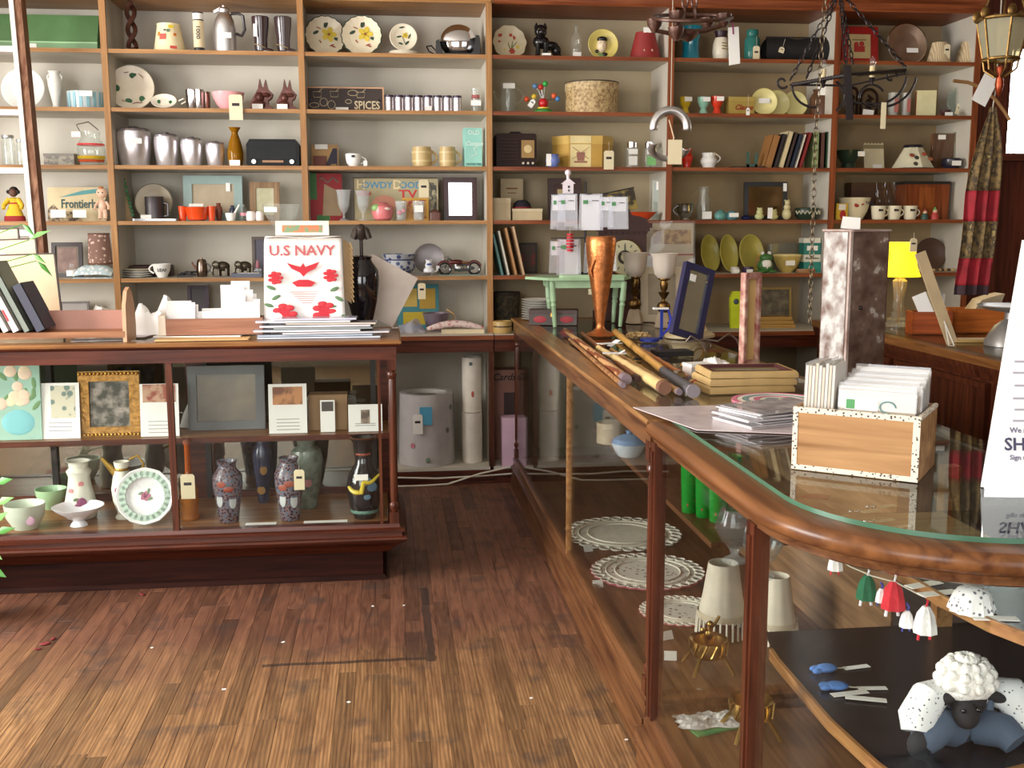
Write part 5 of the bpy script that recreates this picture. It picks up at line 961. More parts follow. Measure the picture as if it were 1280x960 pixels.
r = T('wooden_chest', 'reddish brown wooden chest with paneled front', 'chest', s.loc); put('body', MB().box(w, .17, h), wood((92, 44, 22), (140, 72, 34), .35, 'z'), r); put('front_panel', MB().bx(-w*.2, w*.15, -.089, -.085, .02, h-.02), wood((110, 56, 26), (160, 88, 40), .35, 'z'), r); put('lid', MB().box(w*1.01, .18, .018, 0, 0, h), M((30, 26, 20), .5), r)
for a, c, hh, cap, bd, lb in ((1151, 1160, 14, (150, 60, 50), (50, 80, 70), 'tiny gnome ornament in dark green coat'), (1163, 1173, 16, (90, 160, 90), (176, 60, 56), 'tiny gnome ornament with green hat and red base')):
    s = slot(4, a, c, hh, .06); item('gnome_ornament', lb, 'ornament', s, [('body', ln([(1, 0), (.9, .3), (.6, .55), (0, .6)], s, 14), M(bd, .5)), ('face', MB().sph(s.w*.28, 0, -.004, s.h*.62), M((222, 180, 150), .5)), ('hat', ln([(.6, .66), (.3, .85), (0, 1)], s, 12), M(cap, .5))])

# =================================================================== FIFTH SHELF (row 5)
s = slot(5, 66, 103, 43, .24); frame('framed_picture', 'dark framed old print next to patterned lampshade', s, .022, M((44, 30, 28), .4), pattern((96, 66, 60), (140, 110, 96), 'noise', 14, .5, .5, soft=.2), .1, .02, mat_w=.012, mmat=M((110, 96, 84), .6))
s = slot(5, 84, 97, 17, .14); r = item('pill_bottle', 'small white-labelled clear bottle in front of dark print', 'bottle', s, [('bottle', ln([(.9, 0), (1, .1), (.95, .65), (.5, .78), (.5, 1), (.3, 1), (0, .8)], s, 16), CLEAR), ('label_wrap', ln([(1.02, .15), (1.02, .55)], s, 16), PAPER)])
s = slot(5, 96, 142, 15, .1); solo('lace_cloth', 'folded white lace cloth under patterned lampshade', 'cloth', MB().surf(lambda u, v: ((u-.5)*s.w, (v-.5)*.14, .004+s.h*(1-.75*abs(2*v-1)**3)*(1-.6*abs(2*u-1)**4)+.005*math.sin(u*25)*math.sin(v*19)), 18, 14).bx(-s.w/2, s.w/2, -.07, .07, 0, .004), pattern((236, 240, 240), (190, 210, 214), 'voronoi', 40, .4, .8), s.loc); hl = s.h*1.12
s = slot(5, 111, 140, 38, .16, hl); item('lampshade', 'brown lampshade with tiny white flower pattern', 'lampshade', s, [('shade', ln([(1, 0), (1, .02), (.88, .98), (.88, 1), (.86, 1), (.98, .02)], s, 30), pattern((220, 196, 180), (138, 104, 92), 'voronoi', 45, .32, .8)), ('bottom_trim', ln([(1, -.01), (1.02, .02), (1, .05)], s, 30), M((110, 76, 60), .8)), ('top_trim', ln([(.88, .96), (.9, .98), (.88, 1.01)], s, 30), M((110, 76, 60), .8))])
DISH = [(.5, 0), (.55, .12), (.95, .8), (1, 1), (.9, .95), (.5, .4), (0, .35)]
for i in range(4):
    s = slot(5, 154, 190, 5, .14, i*.0125); r = solo('saucer', ['bottom white plate of the low stack', 'second white plate up in the low stack', 'third white plate up in the low stack', 'top cream plate of the low stack'][i], 'plate', MB().lathe([(s.w*.28, 0), (s.w*.3, .002), (s.w*.5, .010), (s.w*.495, .0118), (s.w*.3, .006), (0, .006)], 28), (WHITE, CREAM)[i == 3], s.loc, group='low stack of white plates')
s = slot(5, 164, 216, 13, .3); item('dark_basket', 'long dark brown tray with rolled edge behind plates', 'tray', s, [('tray', MB().rbox(s.w, .13, s.h*.8, .03), M((64, 42, 40), .5)), ('rolled_edge', MB().tube([(-s.w*.46, -.06, s.h*.9), (s.w*.46, -.06, s.h*.9), (s.w*.46, .06, s.h*.9), (-s.w*.46, .06, s.h*.9)], .009, 6, True), M((80, 54, 50), .5))])
s = slot(5, 192, 214, 17, .1); r = item('gravy_boat', 'white china sugar bowl with printed word and handle', 'bowl', s, [('bowl', ln([(.5, 0), (.55, .08), (.9, .5), (1, 1), (.94, 1), (.8, .5), (0, .2)], s, 24), WHITE), ('handle', MB().tube(handle_pts(-s.w*.46, s.h*.3, s.h*.95, -.026), .005, 6), WHITE)]); text('LEAF', .026, INK, r, (.01, -s.w*.49, s.h*.55), (PI/2, 0, 0))
s = slot(5, 222, 246, 9, .13); solo('tool_bundle', 'small heap of dark iron toy tools', 'toy', MB().tube([(-.05, 0, .01), (0, .01, .03), (.05, -.01, .012)], .006, 6).tube([(-.04, .03, .008), (.02, 0, .028), (.06, .02, .03)], .005, 6).tube([(-.055, -.02, .006), (.04, -.03, .01)], .006, 6).sph(.014, .02, 0, .02).sph(.012, -.03, .01, .016), M((36, 34, 36), .5), s.loc)
s = slot(5, 246, 260, 24, .14); item('metal_teapot', 'small tarnished metal pot with knob lid', 'pot', s, [('pot', ln([(.8, 0), (.9, .05), (1, .3), (.9, .7), (.8, .8), (0, .8)], s, 20), M((120, 104, 92), .25, 1.)), ('lid', ln([(.85, .8), (.7, .9), (.2, .93), (.2, 1), (0, 1)], s, 18), M((130, 112, 100), .25, 1.)), ('spout', MB().tube([(-s.w*.4, 0, s.h*.4), (-s.w*.75, 0, s.h*.6), (-s.w*.85, 0, s.h*.78)], [.008, .006, .005], 6), M((110, 70, 60), .4, .6)), ('handle', MB().tube(handle_pts(s.w*.42, s.h*.2, s.h*.7, .024), .004, 6), BLK)])
def elephant(s, label):
    w, h = s.w, s.h; mt = M((74, 66, 52), .2, .5)
    mb = MB().sph(w*.34, .06*w, 0, h*.62, 1.15, .75, .95*h/w*.9, 16)
    for x in (-.12, .3): mb.tube([(x*w, -.015, h*.5), (x*w, -.015, .004)], [.1*w, .085*w], 8).tube([(x*w, .02, h*.5), (x*w, .02, .004)], [.1*w, .085*w], 8)
    mb.sph(w*.2, -.32*w, 0, h*.7, 1, .9, 1.1, 12).tube([(-.42*w, 0, h*.62), (-.49*w, -.004, h*.4), (-.47*w, -.006, h*.16), (-.42*w, -.006, h*.08)], [.09*w, .07*w, .05*w, .04*w], 8)
    return item('elephant_figurine', label, 'figurine', s, [('body', mb, mt), ('ear', MB().sph(w*.18, -.2*w, -.03, h*.68, .8, .25, 1.2), mt), ('plinth', MB().box(w*.9, .05, .003), BLK)], group='elephant bookends')
elephant(slot(5, 266, 289, 21, .14), 'dark bronze elephant figurine beside the metal pot'); elephant(slot(5, 294, 316, 21, .14), 'dark bronze elephant figurine beside the dark frame')
s = slot(5, 316, 344, 48, .26); frame('framed_picture', 'grey wooden frame behind the white cloth', s, .018, M((90, 78, 70), .5), M((74, 70, 84), .5), .08, .018)
s = slot(5, 318, 327, 20, .14); item('crystal_bottle', 'tiny pink and clear scent bottle', 'bottle', s, [('bottle', MB().rbox(s.w, s.w*.8, s.h*.5, .008), CLEAR), ('stopper', ln([(.3, .5), (.6, .62), (.3, 1), (0, 1)], s, 10), glass((220, 160, 170), 1.4, .4))])
s = slot(5, 291, 328, 5, .06); block('flat_book', 'flat grey folder with white printed sheet on it', 'folder', s, .1, M((92, 96, 110), .6), extra=[('white_sheet', MB().box(s.w*.7, .085, .001, .01, 0, s.h+.0002), PAPER)])
# bay 2
s = slot(5, 478, 520, 26, .2); item('blue_bowl', 'blue and white patterned bowl with flared rim', 'bowl', s, [('bowl', ln([(.6, 0), (.7, .06), (.98, .35), (.96, .55), (.85, .72), (1.02, 1), (.96, 1), (.78, .72), (0, .3)], s, 30), pattern((62, 74, 112), (170, 172, 176), 'voronoi', 32, .45, .3)), ('blue_band', ln([(.87, .68), (.86, .72), (.88, .76)], s, 30), M((46, 56, 100), .3))])
s = slot(5, 520, 553, 38, .28); solo('pewter_plate', 'grey pewter plate standing behind the little cat', 'plate', face_mb(s.h/2, .12).lathe([(.0001, 0), (s.h*.35, 0), (s.h*.5, .012), (s.h*.49, .014), (s.h*.34, .004), (.0001, .004)], 28), M((136, 130, 130), .35, .6), s.loc)
s = slot(5, 528, 545, 19, .15); r = figurine(s, 'white cat figurine with blue bow', M((226, 226, 230), .3)); put('tail', MB().tube([(s.w*.3, 0, s.h*.15), (s.w*.6, 0, s.h*.3), (s.w*.6, 0, s.h*.6)], .006, 6), WHITE, r); put('blue_bow', MB().sph(s.w*.13, 0, -s.w*.28, s.h*.7, 1.6, .6, .6), M((60, 80, 150), .5), r)
s = slot(5, 512, 540, 4, .06); solo('silver_tray', 'shallow oval silver tray in front of the cat', 'tray', ln([(.7, 0), (.8, .2), (1, 1), (.97, 1), (.75, .35), (0, .35)], s, 26, None, 1., .4), M((176, 174, 178), .2, 1.), s.loc)
s = slot(5, 549, 600, 24, .13); w, h = s.w, s.h; r = T('model_motorcycle', 'small vintage motorcycle model on glass strip', 'model', s.loc); CHR = M((90, 40, 36), .3, .4)
for x in (-.36, .36):
    wh = put('wheel', MB().at(x*w, 0, h*.34, PI/2).tube([(h*.3*math.cos(t), h*.3*math.sin(t), 0) for t in [2*PI*i/20 for i in range(20)]], .008, 6, True), BLK, r); put('spokes', (lambda mb: [mb.bar((x*w, 0, h*.34), (x*w+h*.3*math.cos(t), 0, h*.34+h*.3*math.sin(t)), .002, .002) for t in [2*PI*i/8 for i in range(8)]] and mb)(MB()), STEEL, wh)
    put('mudguard', MB().tube([(x*w+h*.36*math.cos(t), 0, h*.34+h*.36*math.sin(t)) for t in [.3+2.4*i/8 for i in range(9)]], .008, 6), CHR, r)
put('frame', MB().tube([(-.36*w, 0, h*.34), (-.27*w, 0, h*.85), (-.05*w, 0, h*.6), (.2*w, 0, h*.5), (.36*w, 0, h*.34)], .006, 6).tube([(-.25*w, 0, h*.7), (-.1*w, 0, h*.25), (.2*w, 0, h*.25), (.36*w, 0, h*.34)], .006, 6), BLK, r)
put('tank', MB().sph(.03, -.08*w, 0, h*.66, 1.6, .6, .55), CHR, r); put('seat', MB().sph(.022, .14*w, 0, h*.64, 1.5, .8, .35), M((120, 80, 50), .6), r); put('engine', MB().sph(.024, 0, 0, h*.36, 1.2, .8, 1).cyl(.012, .04, 10, -.02, 0, h*.35), STEEL, r); put('handlebar', MB().tube([(-.27*w, -.04, h*.95), (-.3*w, 0, h*.98), (-.27*w, .04, h*.95)], .004, 6), STEEL, r); put('glass_strip', MB().bx(-w*.52, w*.5, -.06, .04, -.0, .004), glass((180, 210, 200), 1.5, .4), r)
tag(r, -w*.95, -.147, -.01, .045, .095, .03)
# bay 3
for i, (x, tw, hh, c, nm) in enumerate(((622, 4, 56, (90, 130, 124), 'thin teal'), (628, 3.5, 60, (206, 200, 184), 'thin white'), (634, 4, 64, (176, 130, 84), 'thin tan'), (641, 4, 66, (196, 160, 124), 'slim pinkish tan'))):
    s = slot(5, x, x+tw, hh, .12); book('picture_book', nm+' picture book leaning on the shelf post', s.loc+Vector((s.w/2+.012*i-.01, 0, 0)), s.w, .2, s.h*.92, M(c, .6), -.22, 'picture books behind the card spinner')
s = slot(5, 649, 672, 38, .26); frame('framed_picture', 'dark frame with red candle picture', s, .012, M((40, 34, 28), .5), pattern((80, 60, 44), (150, 40, 36), 'noise', 10, .55, .5), .08, .018)
# bay 4
OLV = M((170, 158, 72), .3)
for a, c, hh, dd, rz, lb in ((873, 902, 46, .2, .35, 'farthest from the frog ornament'), (897, 925, 46, .2, .35, 'in the middle of three'), (921, 957, 46, .2, .25, 'with a brown paper label')):
    s = slot(5, a, c, hh, dd); r = plate('dinner_plate', 'olive yellow dinner plate '+lb, s, OLV, .2, .02, 32, rim=M((190, 178, 90), .3), group='olive plates', rz=rz, sx=0)
    if a == 921: put('paper_label', MB().box(.07, .0015, .08), M((190, 160, 96), .7), r, (.03, -.025, .03), (-.2, .5, 0))
s = slot(5, 945, 967, 26, .08); w, h = s.w, s.h; GRN = M((70, 120, 62), .35)
r = item('frog_ornament', 'green ceramic frog ornament with white belly', 'ornament', s, [('body', MB().sph(w*.45, 0, 0, h*.35, 1, .9, .35*h/(w*.45), 14).sph(w*.34, 0, -.01, h*.72, 1.1, .9, .75, 14), GRN), ('belly', MB().sph(w*.3, 0, -w*.24, h*.42, 1, .6, 1.1), WHITE), ('eyes', MB().sph(w*.11, -w*.2, -.01, h*.95).sph(w*.11, w*.2, -.01, h*.95), WHITE), ('feet', MB().sph(w*.18, -w*.35, -w*.3, h*.08, 1.3, 1, .5).sph(w*.18, w*.35, -w*.3, h*.08, 1.3, 1, .5), GRN)])
s = slot(5, 966, 1001, 22, .15); r = item('mixing_bowl', 'mustard yellow banded mixing bowl with sticker', 'bowl', s, [('bowl', ln(BOWL, s, 28), M((196, 170, 96), .3)), ('pale_rim', ln([(.98, .9), (1.02, .95), (1.0, 1.02)], s, 28), M((222, 204, 140), .3))]); sticker(r, -.01, -s.w*.46, s.h*.55, .06, .03)
s = slot(5, 958, 997, 34, .33); solo('glass_casserole', 'clear ribbed glass dish standing behind yellow bowl', 'dish', MB().rbox(s.w, .05, s.h, .02), glass((226, 226, 214), 1.5, .15), s.loc)
zz = 0
for i, (hh, c, lb) in enumerate(((13, (36, 130, 120), 'lowest teal carton of the small stack'), (9, (214, 214, 200), 'white carton with black lettering in the stack'), (14, (34, 120, 110), 'upper teal carton with white label in the stack'), (6, (222, 218, 206), 'top white lid on the carton stack'))):
    s = slot(5, 1001, 1023, hh, .13, zz); r = block('carton', lb, 'box', s, .08, M(c, .5)); zz += s.h+.001
    if i == 1: text('Blue Ribbon', .018, INK, r, (0, -.041, s.h*.5))
    if i == 2: sticker(r, 0, -.041, s.h*.55, .07, .03)
for a, c, col, lb in ((913, 924, (210, 206, 196), 'tiny white napkin ring by the olive plates'), (927, 942, (60, 40, 70), 'tiny dark purple dish with white sticker')):
    s = slot(5, a, c, 8, .05); r = item('salt_dish', lb, 'dish', s, [('dish', ln([(.8, 0), (1, .4), (.95, 1), (.8, 1), (.7, .4), (0, .3)], s, 16), M(col, .3))]); sticker(r, 0, -s.w*.5, s.h*.4, .04, .02)
s = slot(5, 994, 1020, 5, .05); solo('flat_tin', 'flat brown oval tin lid lying by cartons', 'tin', ln([(.9, 0), (1, .4), (.95, 1), (0, 1)], s, 20, None, 1, .5), M((150, 110, 70), .4), s.loc)
# bay 5
s = slot(5, 1136, 1188, 40, .24); plate('wooden_tray', 'dark round wooden tray with carved face', s, M((74, 48, 32), .5), .15, .018, 30, cat='tray', rim=M((56, 36, 26), .5))
s = slot(5, 1060, 1100, 26, .2); block('blank_card', 'plain grey card standing behind the yellow lamp', 'card', s, .006, M((170, 168, 160), .7))
s = slot(5, 1150, 1190, 6, .08); r = T('shell_necklace', 'string of speckled shells laid along the shelf', 'necklace', s.loc); [put('shell', MB().sph(.012, 0, 0, .011, 1.2, .8, .8), (M((190, 160, 110), .4), M((80, 56, 40), .4))[i % 2], r, ((i-5)*.022, .01*math.sin(i), 0)) for i in range(11)]

# =================================================================== LEDGE UNDER THE SHELVES (row 6) AND LOWER COMPARTMENT
s = slot(6, 76, 112, 40, .3); frame('framed_picture', 'grey framed print on the ledge behind the book rack', s, .012, M((96, 88, 86), .5), M((150, 142, 136), .6), .08, .016)
s = slot(6, 236, 262, 58, .3); frame('framed_picture', 'dark purple framed picture on the ledge behind white cards', s, .02, M((58, 36, 52), .4), M((70, 62, 66), .5), .08, .016)
s = slot(6, 497, 549, 56, .3); w, h = s.w, s.h
r = T('picture_book', 'turquoise bordered book with yellow patchwork cover', 'book', s.loc, rot=(-.12, 0, 0)); put('cover', MB().box(w, .02, h), M((66, 132, 140), .6), r); put('yellow_patch', MB().bx(-w*.4, -w*.02, -.012, -.01, h*.5, h*.9), M((206, 176, 90), .7), r); put('yellow_patch', MB().bx(w*.04, w*.42, -.012, -.01, h*.45, h*.9), M((186, 150, 60), .7), r); put('yellow_patch', MB().bx(-w*.36, w*.3, -.012, -.01, h*.1, h*.38), M((196, 170, 50), .7), r)
def heap(name, label, cat, s, d, mat, seed, bump=.02, n=14, group=None):
    rr = random.Random(seed); ph = [rr.random()*6 for _ in range(6)]
    def fn(u, v):
        e = (1-abs(2*u-1)**3)*(1-abs(2*v-1)**3)
        return ((u-.5)*s.w+.006*math.sin(v*17+ph[0]), (v-.5)*d+.006*math.sin(u*15+ph[1]), .0015+s.h*e*(.62+.2*math.sin(u*9+ph[2])+.18*math.sin(v*8+u*6+ph[3]))+bump*.3*e*math.sin(u*31+ph[4])*math.sin(v*27+ph[5]))
    return solo(name, label, cat, MB().surf(fn, n, n), mat, s.loc, group=group)
s = slot(6, 495, 532, 20, .1); heap('plastic_bag', 'crumpled clear plastic bag on the ledge', 'bag', s, .16, glass((226, 224, 236), 1.6, .3), 3)
s = slot(6, 528, 562, 22, .2); item('metal_scoop', 'dull purple grey metal jug with looped wooden handle', 'jug', s, [('jug', ln([(.6, 0), (.7, .1), (.8, .5), (1, 1), (.95, 1), (.7, .5), (0, .2)], s, 20), M((150, 136, 150), .35, .6)), ('handle', MB().tube(handle_pts(s.w*.4, s.h*.3, s.h*1.2, .05), .007, 6), M((196, 164, 120), .5))])
s = slot(6, 534, 604, 14, .06); r = item('padded_hanger', 'pink floral padded clothes hanger', 'hanger', s, [('padding', MB().tube([((i/8-.5)*s.w, 0, .022+.03*math.sin(PI*i/8)) for i in range(9)], [.012, .018, .021, .022, .023, .022, .021, .018, .012], 10), pattern((226, 206, 200), (190, 110, 116), 'noise', 50, .58, .8)), ('hook', MB().tube([(0, 0, .07), (0, 0, .1), (.02, 0, .115), (.035, 0, .1)], .0025, 6), STEEL)])
s = slot(6, 552, 605, 5, .0); block('flat_box', 'flat cream cardboard box on the ledge edge', 'box', s, .05, M((222, 206, 172), .6))
s = slot(6, 617, 650, 46, .2); item('dark_basket', 'dark green brown woven basket by the shelf post', 'basket', s, [('basket', ln([(.8, 0), (.9, .1), (1, .7), (1, 1), (.93, 1), (.85, .1), (0, .08)], s, 20), pattern((44, 44, 34), (80, 66, 46), 'noise', 40, .5, .8)), ('rim', ln([(1, .94), (1.04, .97), (1, 1.02)], s, 20), M((56, 44, 32), .7))])
s = slot(6, 616, 640, 15, .0); item('yellow_crock', 'small yellow banded crock at the counter corner', 'crock', s, [('crock', ln([(.95, 0), (1, .1), (1, .9), (.92, 1), (.85, .9), (0, .3)], s, 22), M((190, 158, 96), .4)), ('brown_band', ln([(1.01, .5), (1.01, .62)], s, 22), M((90, 64, 40), .4))])
s = slot(6, 911, 926, 46, .1); r = T('neon_clamp', 'neon yellow plastic bottle holder standing upright', 'holder', s.loc); w, h = s.w, s.h; put('body', MB().slab([(-w*.4, 0), (w*.4, 0), (w*.5, h*.8), (w*.3, h), (-w*.3, h), (-w*.5, h*.8)], -.015, .015), M((206, 222, 30), .4), r); put('dial', MB().sph(.02, 0, -.012, h*.72, 1, .4, 1), M((70, 80, 90), .4), r)
s = slot(6, 948, 990, 46, .3); frame('framed_picture', 'gold edged frame with dark engraving', s, .014, M((170, 140, 84), .4, .4), pattern((60, 52, 44), (130, 116, 92), 'noise', 18, .5, .5, soft=.2), .1, .018)
for i in range(3):
    s = slot(6, 944-i, 990-2*i, 5, .12, .024*i); solo('wood_frame_blank', ['lowest flat gold wooden frame on the ledge', 'middle flat gold wooden frame on the ledge', 'top flat gold wooden frame on the ledge'][i], 'picture frame', MB().box(s.w, .14, .022), wood((150, 112, 56), (190, 150, 84), .4, 'x'), s.loc, group='flat gold frames on the ledge')
# wrapped drum shade, tube, boxes, cables in the open compartment
ZB = .098
def low(L, R, hpx, din):
    Y = DB+din; X = X_at((L+R)/2, Y, ZB); k = mpp(X, Y, ZB+.15); return Slot(Vector((X, Y, ZB+.001)), (R-L)*k, hpx*k)
s = low(499, 569, 88, .2)
r = item('drum_lampshade', 'large white drum lampshade wrapped in clear plastic', 'lampshade', s, [('shade', ln([(1, 0), (1, .02), (.93, .98), (.93, 1), (.72, 1), (.72, .94), (.9, .9), (.95, .02)], s, 36), M((206, 200, 192), .6)), ('plastic_wrap', ln([(1.02, 0), (1.04, .3), (1.01, .6), (.97, 1.02), (.75, 1.03)], s, 36, lambda a: 1+.012*math.sin(9*a)), glass((246, 246, 250), 1.5, .1))])
tag(r, -.06, -s.w*.53, s.h*.8, .06, .12, .02, 0, PAPER); put('blue_label', MB().box(.075, .002, .11), M((80, 160, 196), .5), r, (-.01, -s.w*.52, s.h*.6))
for x, z, c in ((-.09, .3, (206, 90, 110)), (.12, .5, (110, 110, 104)), (.0, .1, (120, 140, 124)), (.14, .82, (110, 120, 110))):
    a_ = math.asin(x/(s.w*.5)); put('flower_print', MB().sph(.014, 0, 0, 0, 1, .15, 1.2), M(c, .6), r, (s.w*.508*math.sin(a_), -s.w*.508*math.cos(a_), s.h*z), (0, 0, a_))
s = low(578, 603, 132, .16); item('paper_roll', 'tall white wallpaper roll with little red motif', 'roll', s, [('lower_roll', ln([(1, 0), (1, .48), (0, .48)], s, 24), M((214, 206, 194), .6)), ('upper_roll', ln([(.96, .485), (.96, 1), (.8, 1), (.8, .9), (0, .9)], s, 24), M((222, 214, 200), .6)), ('red_motif', MB().sph(.014, 0, -s.w*.49, s.h*.66, .6, .2, 1.4), M((190, 90, 80), .6)), ('stamp', MB().box(.02, .002, .02, -.01, -s.w*.485, s.h*.93), M((90, 100, 96), .6))])
s = low(627, 646, 62, .03); block('pink_box', 'plain lilac pink cardboard box', 'box', s, .12, M((214, 178, 198), .6))
s = low(613, 652, 112, .26); r = block('print_box', 'brown box with dark script lettering behind the pink box', 'box', s, .14, M((150, 106, 92), .6)); text('Cards', .06, INK, r, (-.02, -.071, s.h*.92), shear=.3); put('picture', MB().bx(-.02, .08, -.0715, -.07, s.h*.5, s.h*.75), M((64, 44, 42), .5), r); text('Games', .03, INK, r, (.02, -.0715, s.h*.46))
CAB = M((214, 206, 190), .5)
def cable(label, pix, z0, Y, group):
    pts = []
    for a, c in pix:
        p = gy(a, c, Y); pts.append((p.x, p.y, max(p.z, .006)))
    return solo('extension_cable', label, 'cable', MB().tube(pts, .0055, 6), CAB, group=group)
cable('white cable running level along the shelf plinth', ((440, 601), (500, 597), (545, 598), (600, 595), (640, 592), (700, 594)), .1, 6.28, 'cables on the plinth')
cable('white cable rising diagonally across the shelf plinth', ((470, 613), (500, 613), (530, 612), (560, 605), (600, 592), (640, 583)), .1, 6.262, 'cables on the plinth')

# =================================================================== LADDER
ZL = 1.0705
lt, lb_ = gy(19, 0, 6.2), gy(59, 440, 5.68)
d_ = (lt-lb_).normalized(); base = lb_-d_*(lb_.z/d_.z); topp_ = lt+d_*.45
r = T('wooden_ladder', 'old wooden ladder with daylit pale left edge leaning on the shelves', 'ladder', base)
LW = wood((96, 62, 46), (140, 104, 82), .6, 'z'); LP = M((206, 196, 190), .5, var=.12)
for off in (0, -.46):
    rl = put('rail', MB().bar((off+.018, 0, 0), Vector((off+.018, 0, 0))+(topp_-base), .046, .075), LW, r)
    put('lit_face', MB().bar((off-.008, -.008, 0), Vector((off-.008, -.008, 0))+(topp_-base), .024, .078), LP, rl)  # pale facing: daylight blowing out the rail's left side, put into colour
for py in (62, 138, 212, 290, 366):
    k = None
    for i in range(200):
        q = base+(topp_-base)*(i/199)
        sx_ = (480-py)/FPX
        v = Vector((q.x, q.y, q.z-EYE))
        if v.dot(_B)/v.dot(_F) >= sx_: k = q; break
    q = k-base; put('rung', MB().bx(q.x-.46, q.x-.0, q.y-.045, q.y+.03, q.z-.03, q.z), LP, r)
# =================================================================== LEFT COUNTER TOP
def lspot(px, py, w, h): return spot(px, py, ZL, w, h)
MAH = M((176, 124, 106), .4, var=.06)
p0 = gz(160, 427, ZL); r = T('book_rack', 'long wooden book rack with rounded end panel', 'rack', p0); k = mpp(p0.x, p0.y, ZL)
end = [(-.06, 0), (.05, 0), (.055, .06), (.05, .14), (.028, .2), (.0, .225), (-.03, .21), (-.055, .15)]
put('end_panel', MB().at(0, .04, 0, 0, 0, PI/2-.12).slab(end, -.008, .008), M((186, 146, 112), .4), r)
put('end_panel', MB().at(-.78, .04, 0, 0, 0, PI/2-.12).slab(end, -.008, .008), M((186, 146, 112), .4), r)
put('back_board', MB().bx(-.78, -.008, .105, .118, .045, .125), MAH, r)
put('shelf_board', MB().bx(-.78, -.008, -.02, .105, .02, .045), wood((130, 84, 56), (170, 120, 84), .4, 'x'), r)
bz = ZL+.046
for i, (px, tw, hh, c, nm) in enumerate(((-20, 8, 84, (150, 110, 70), 'brown'), (-4, 9, 92, (90, 60, 60), 'maroon'), (12, 8, 100, (232, 226, 220), 'white slip-cased'), (24, 9, 98, (236, 232, 226), 'white and red'), (38, 8, 92, (120, 130, 120), 'grey green'), (53, 12, 62, (60, 62, 78), 'blue black'))):
    q = gz(px, 405, bz); q.y = p0.y+.04; q.x = X_at(px, q.y, bz); kk = mpp(q.x, q.y, bz)
    b_ = book('rack_book', nm+' book leaning in the wooden rack', q, tw*kk, .16, hh*kk, M(c, .5), -.42, 'books in the wooden rack', rz=0)
    if i == 3: put('red_mark', MB().bx(.004, .012, -.0812, -.08, .05, .1), M((190, 50, 60), .5), b_)
TANP = M((214, 186, 152), .7, var=.05)
for i, (L, R, top, bot, Y, lb) in enumerate(((-70, 34, 284, 404, 5.06, 'rearmost tan backing board behind the book rack'), (-60, 56, 297, 406, 4.98, 'middle tan backing board with white label'), (-50, 80, 316, 408, 4.90, 'front tan backing board with dark top edge'))):
    X0_, X1_ = X_at(L, Y, ZL), X_at(R, Y, ZL); hgt = Z_at(top, X1_, Y+.06)-ZL
    b_ = T('backing_board', lb, 'board', (X1_, Y, ZL+.001), rot=(-.16, 0, -.12), group='tan boards behind the book rack'); w = X1_-X0_
    put('board', MB().slab([(-w, 0), (0, 0), (-.045, hgt), (-w, hgt*.97)], 0, .006), TANP, b_); put('dark_edge', MB().bar((-w, .003, hgt*.97), (-.045, .003, hgt), .007, .007).bar((-.045, .003, hgt), (0, .003, 0), .007, .007), M((60, 46, 40), .6), b_)
    if i == 1: put('white_label', MB().box(.12, .001, .03, -.14-.1, -.001, hgt*.78), PAPER, b_); put('grey_print', MB().box(.2, .001, .05, -.25, -.001, hgt*.4), M((170, 150, 126), .7), b_)
# house plant behind the boards
q = gz(30, 398, ZL); q.y = 5.12-.11; q.x = X_at(20, 5.02, ZL)
r = T('potted_plant', 'trailing green houseplant behind the tan boards', 'plant', (X_at(-105, 4.82, ZL), 4.82, ZL+.001)); o_ = r.location
put('pot', MB().lathe([(.06, 0), (.08, .12), (.085, .13), (.075, .13), (0, .11)], 20), M((150, 84, 60), .7), r)
def leaf(par, base, tip, wd, mat):
    b, t_ = Vector(base), Vector(tip); d = t_-b; u = d.cross(Vector((0, -1, .3))).normalized()*wd; m_ = b+d*.45+Vector((0, -.006, .006))
    put('leaf', MB().add([tuple(b), tuple(m_+u), tuple(t_), tuple(m_-u), tuple(m_+Vector((0, -.004, .004)))], [(0, 1, 4), (1, 2, 4), (2, 3, 4), (3, 0, 4)]), mat, par)
LG = M((70, 140, 50), .4); LG2 = M((120, 176, 96), .4)
for (px, py, px2, py2, c) in ((28, 280, 44, 296, LG), (36, 300, 64, 288, LG2), (40, 318, 58, 330, LG2), (46, 326, 66, 346, LG)):
    a, c2 = gy(px, py, 4.83)-o_, gy(px2, py2, 4.82)-o_; put('stem', MB().tube([(0, 0, .11), (a.x*.5, -.02, max(a.z*.8, .16)), tuple(a)], .0022, 5), LG, r); leaf(r, a, c2, .011, c)
# papers and cards
WP = M((246, 244, 242), .6, var=.02)
s = lspot(186, 421, 58, 58); s.loc.y += .16; heap('paper_bag', 'crumpled white paper bag between rack and card box', 'bag', s, .2, WP, 8, .05)
s = lspot(120, 420, 70, 34); s.loc.y = 5.0; heap('tissue_paper', 'loose white tissue paper behind the book rack', 'paper', s, .14, WP, 12, .05)
for i, (px, py, w, d, c, lb, rz) in enumerate(((255, 424, 112, .16, (216, 176, 120), 'lowest tan folder under the card box', .03), (250, 422, 106, .15, (244, 240, 232), 'white papers fanned on the tan folder', -.05), (120, 426, 60, .1, (240, 238, 240), 'loose white sheet under the book rack', .1), (150, 421, 70, .14, (206, 200, 206), 'grey sheet sticking out by the rack end', -.1))):
    s = lspot(px, py, w, 1); s.loc.z = ZL+.0015+(.006*i if i < 2 else 0); s.loc.y = max(s.loc.y, LY0+.085) + (.02 if i == 1 else 0) + (.03 if i > 1 else 0); solo('paper_sheets', lb, 'paper', MB().box(s.w, d, .005 if i < 2 else .0012), M(c, .7), s.loc, rz)
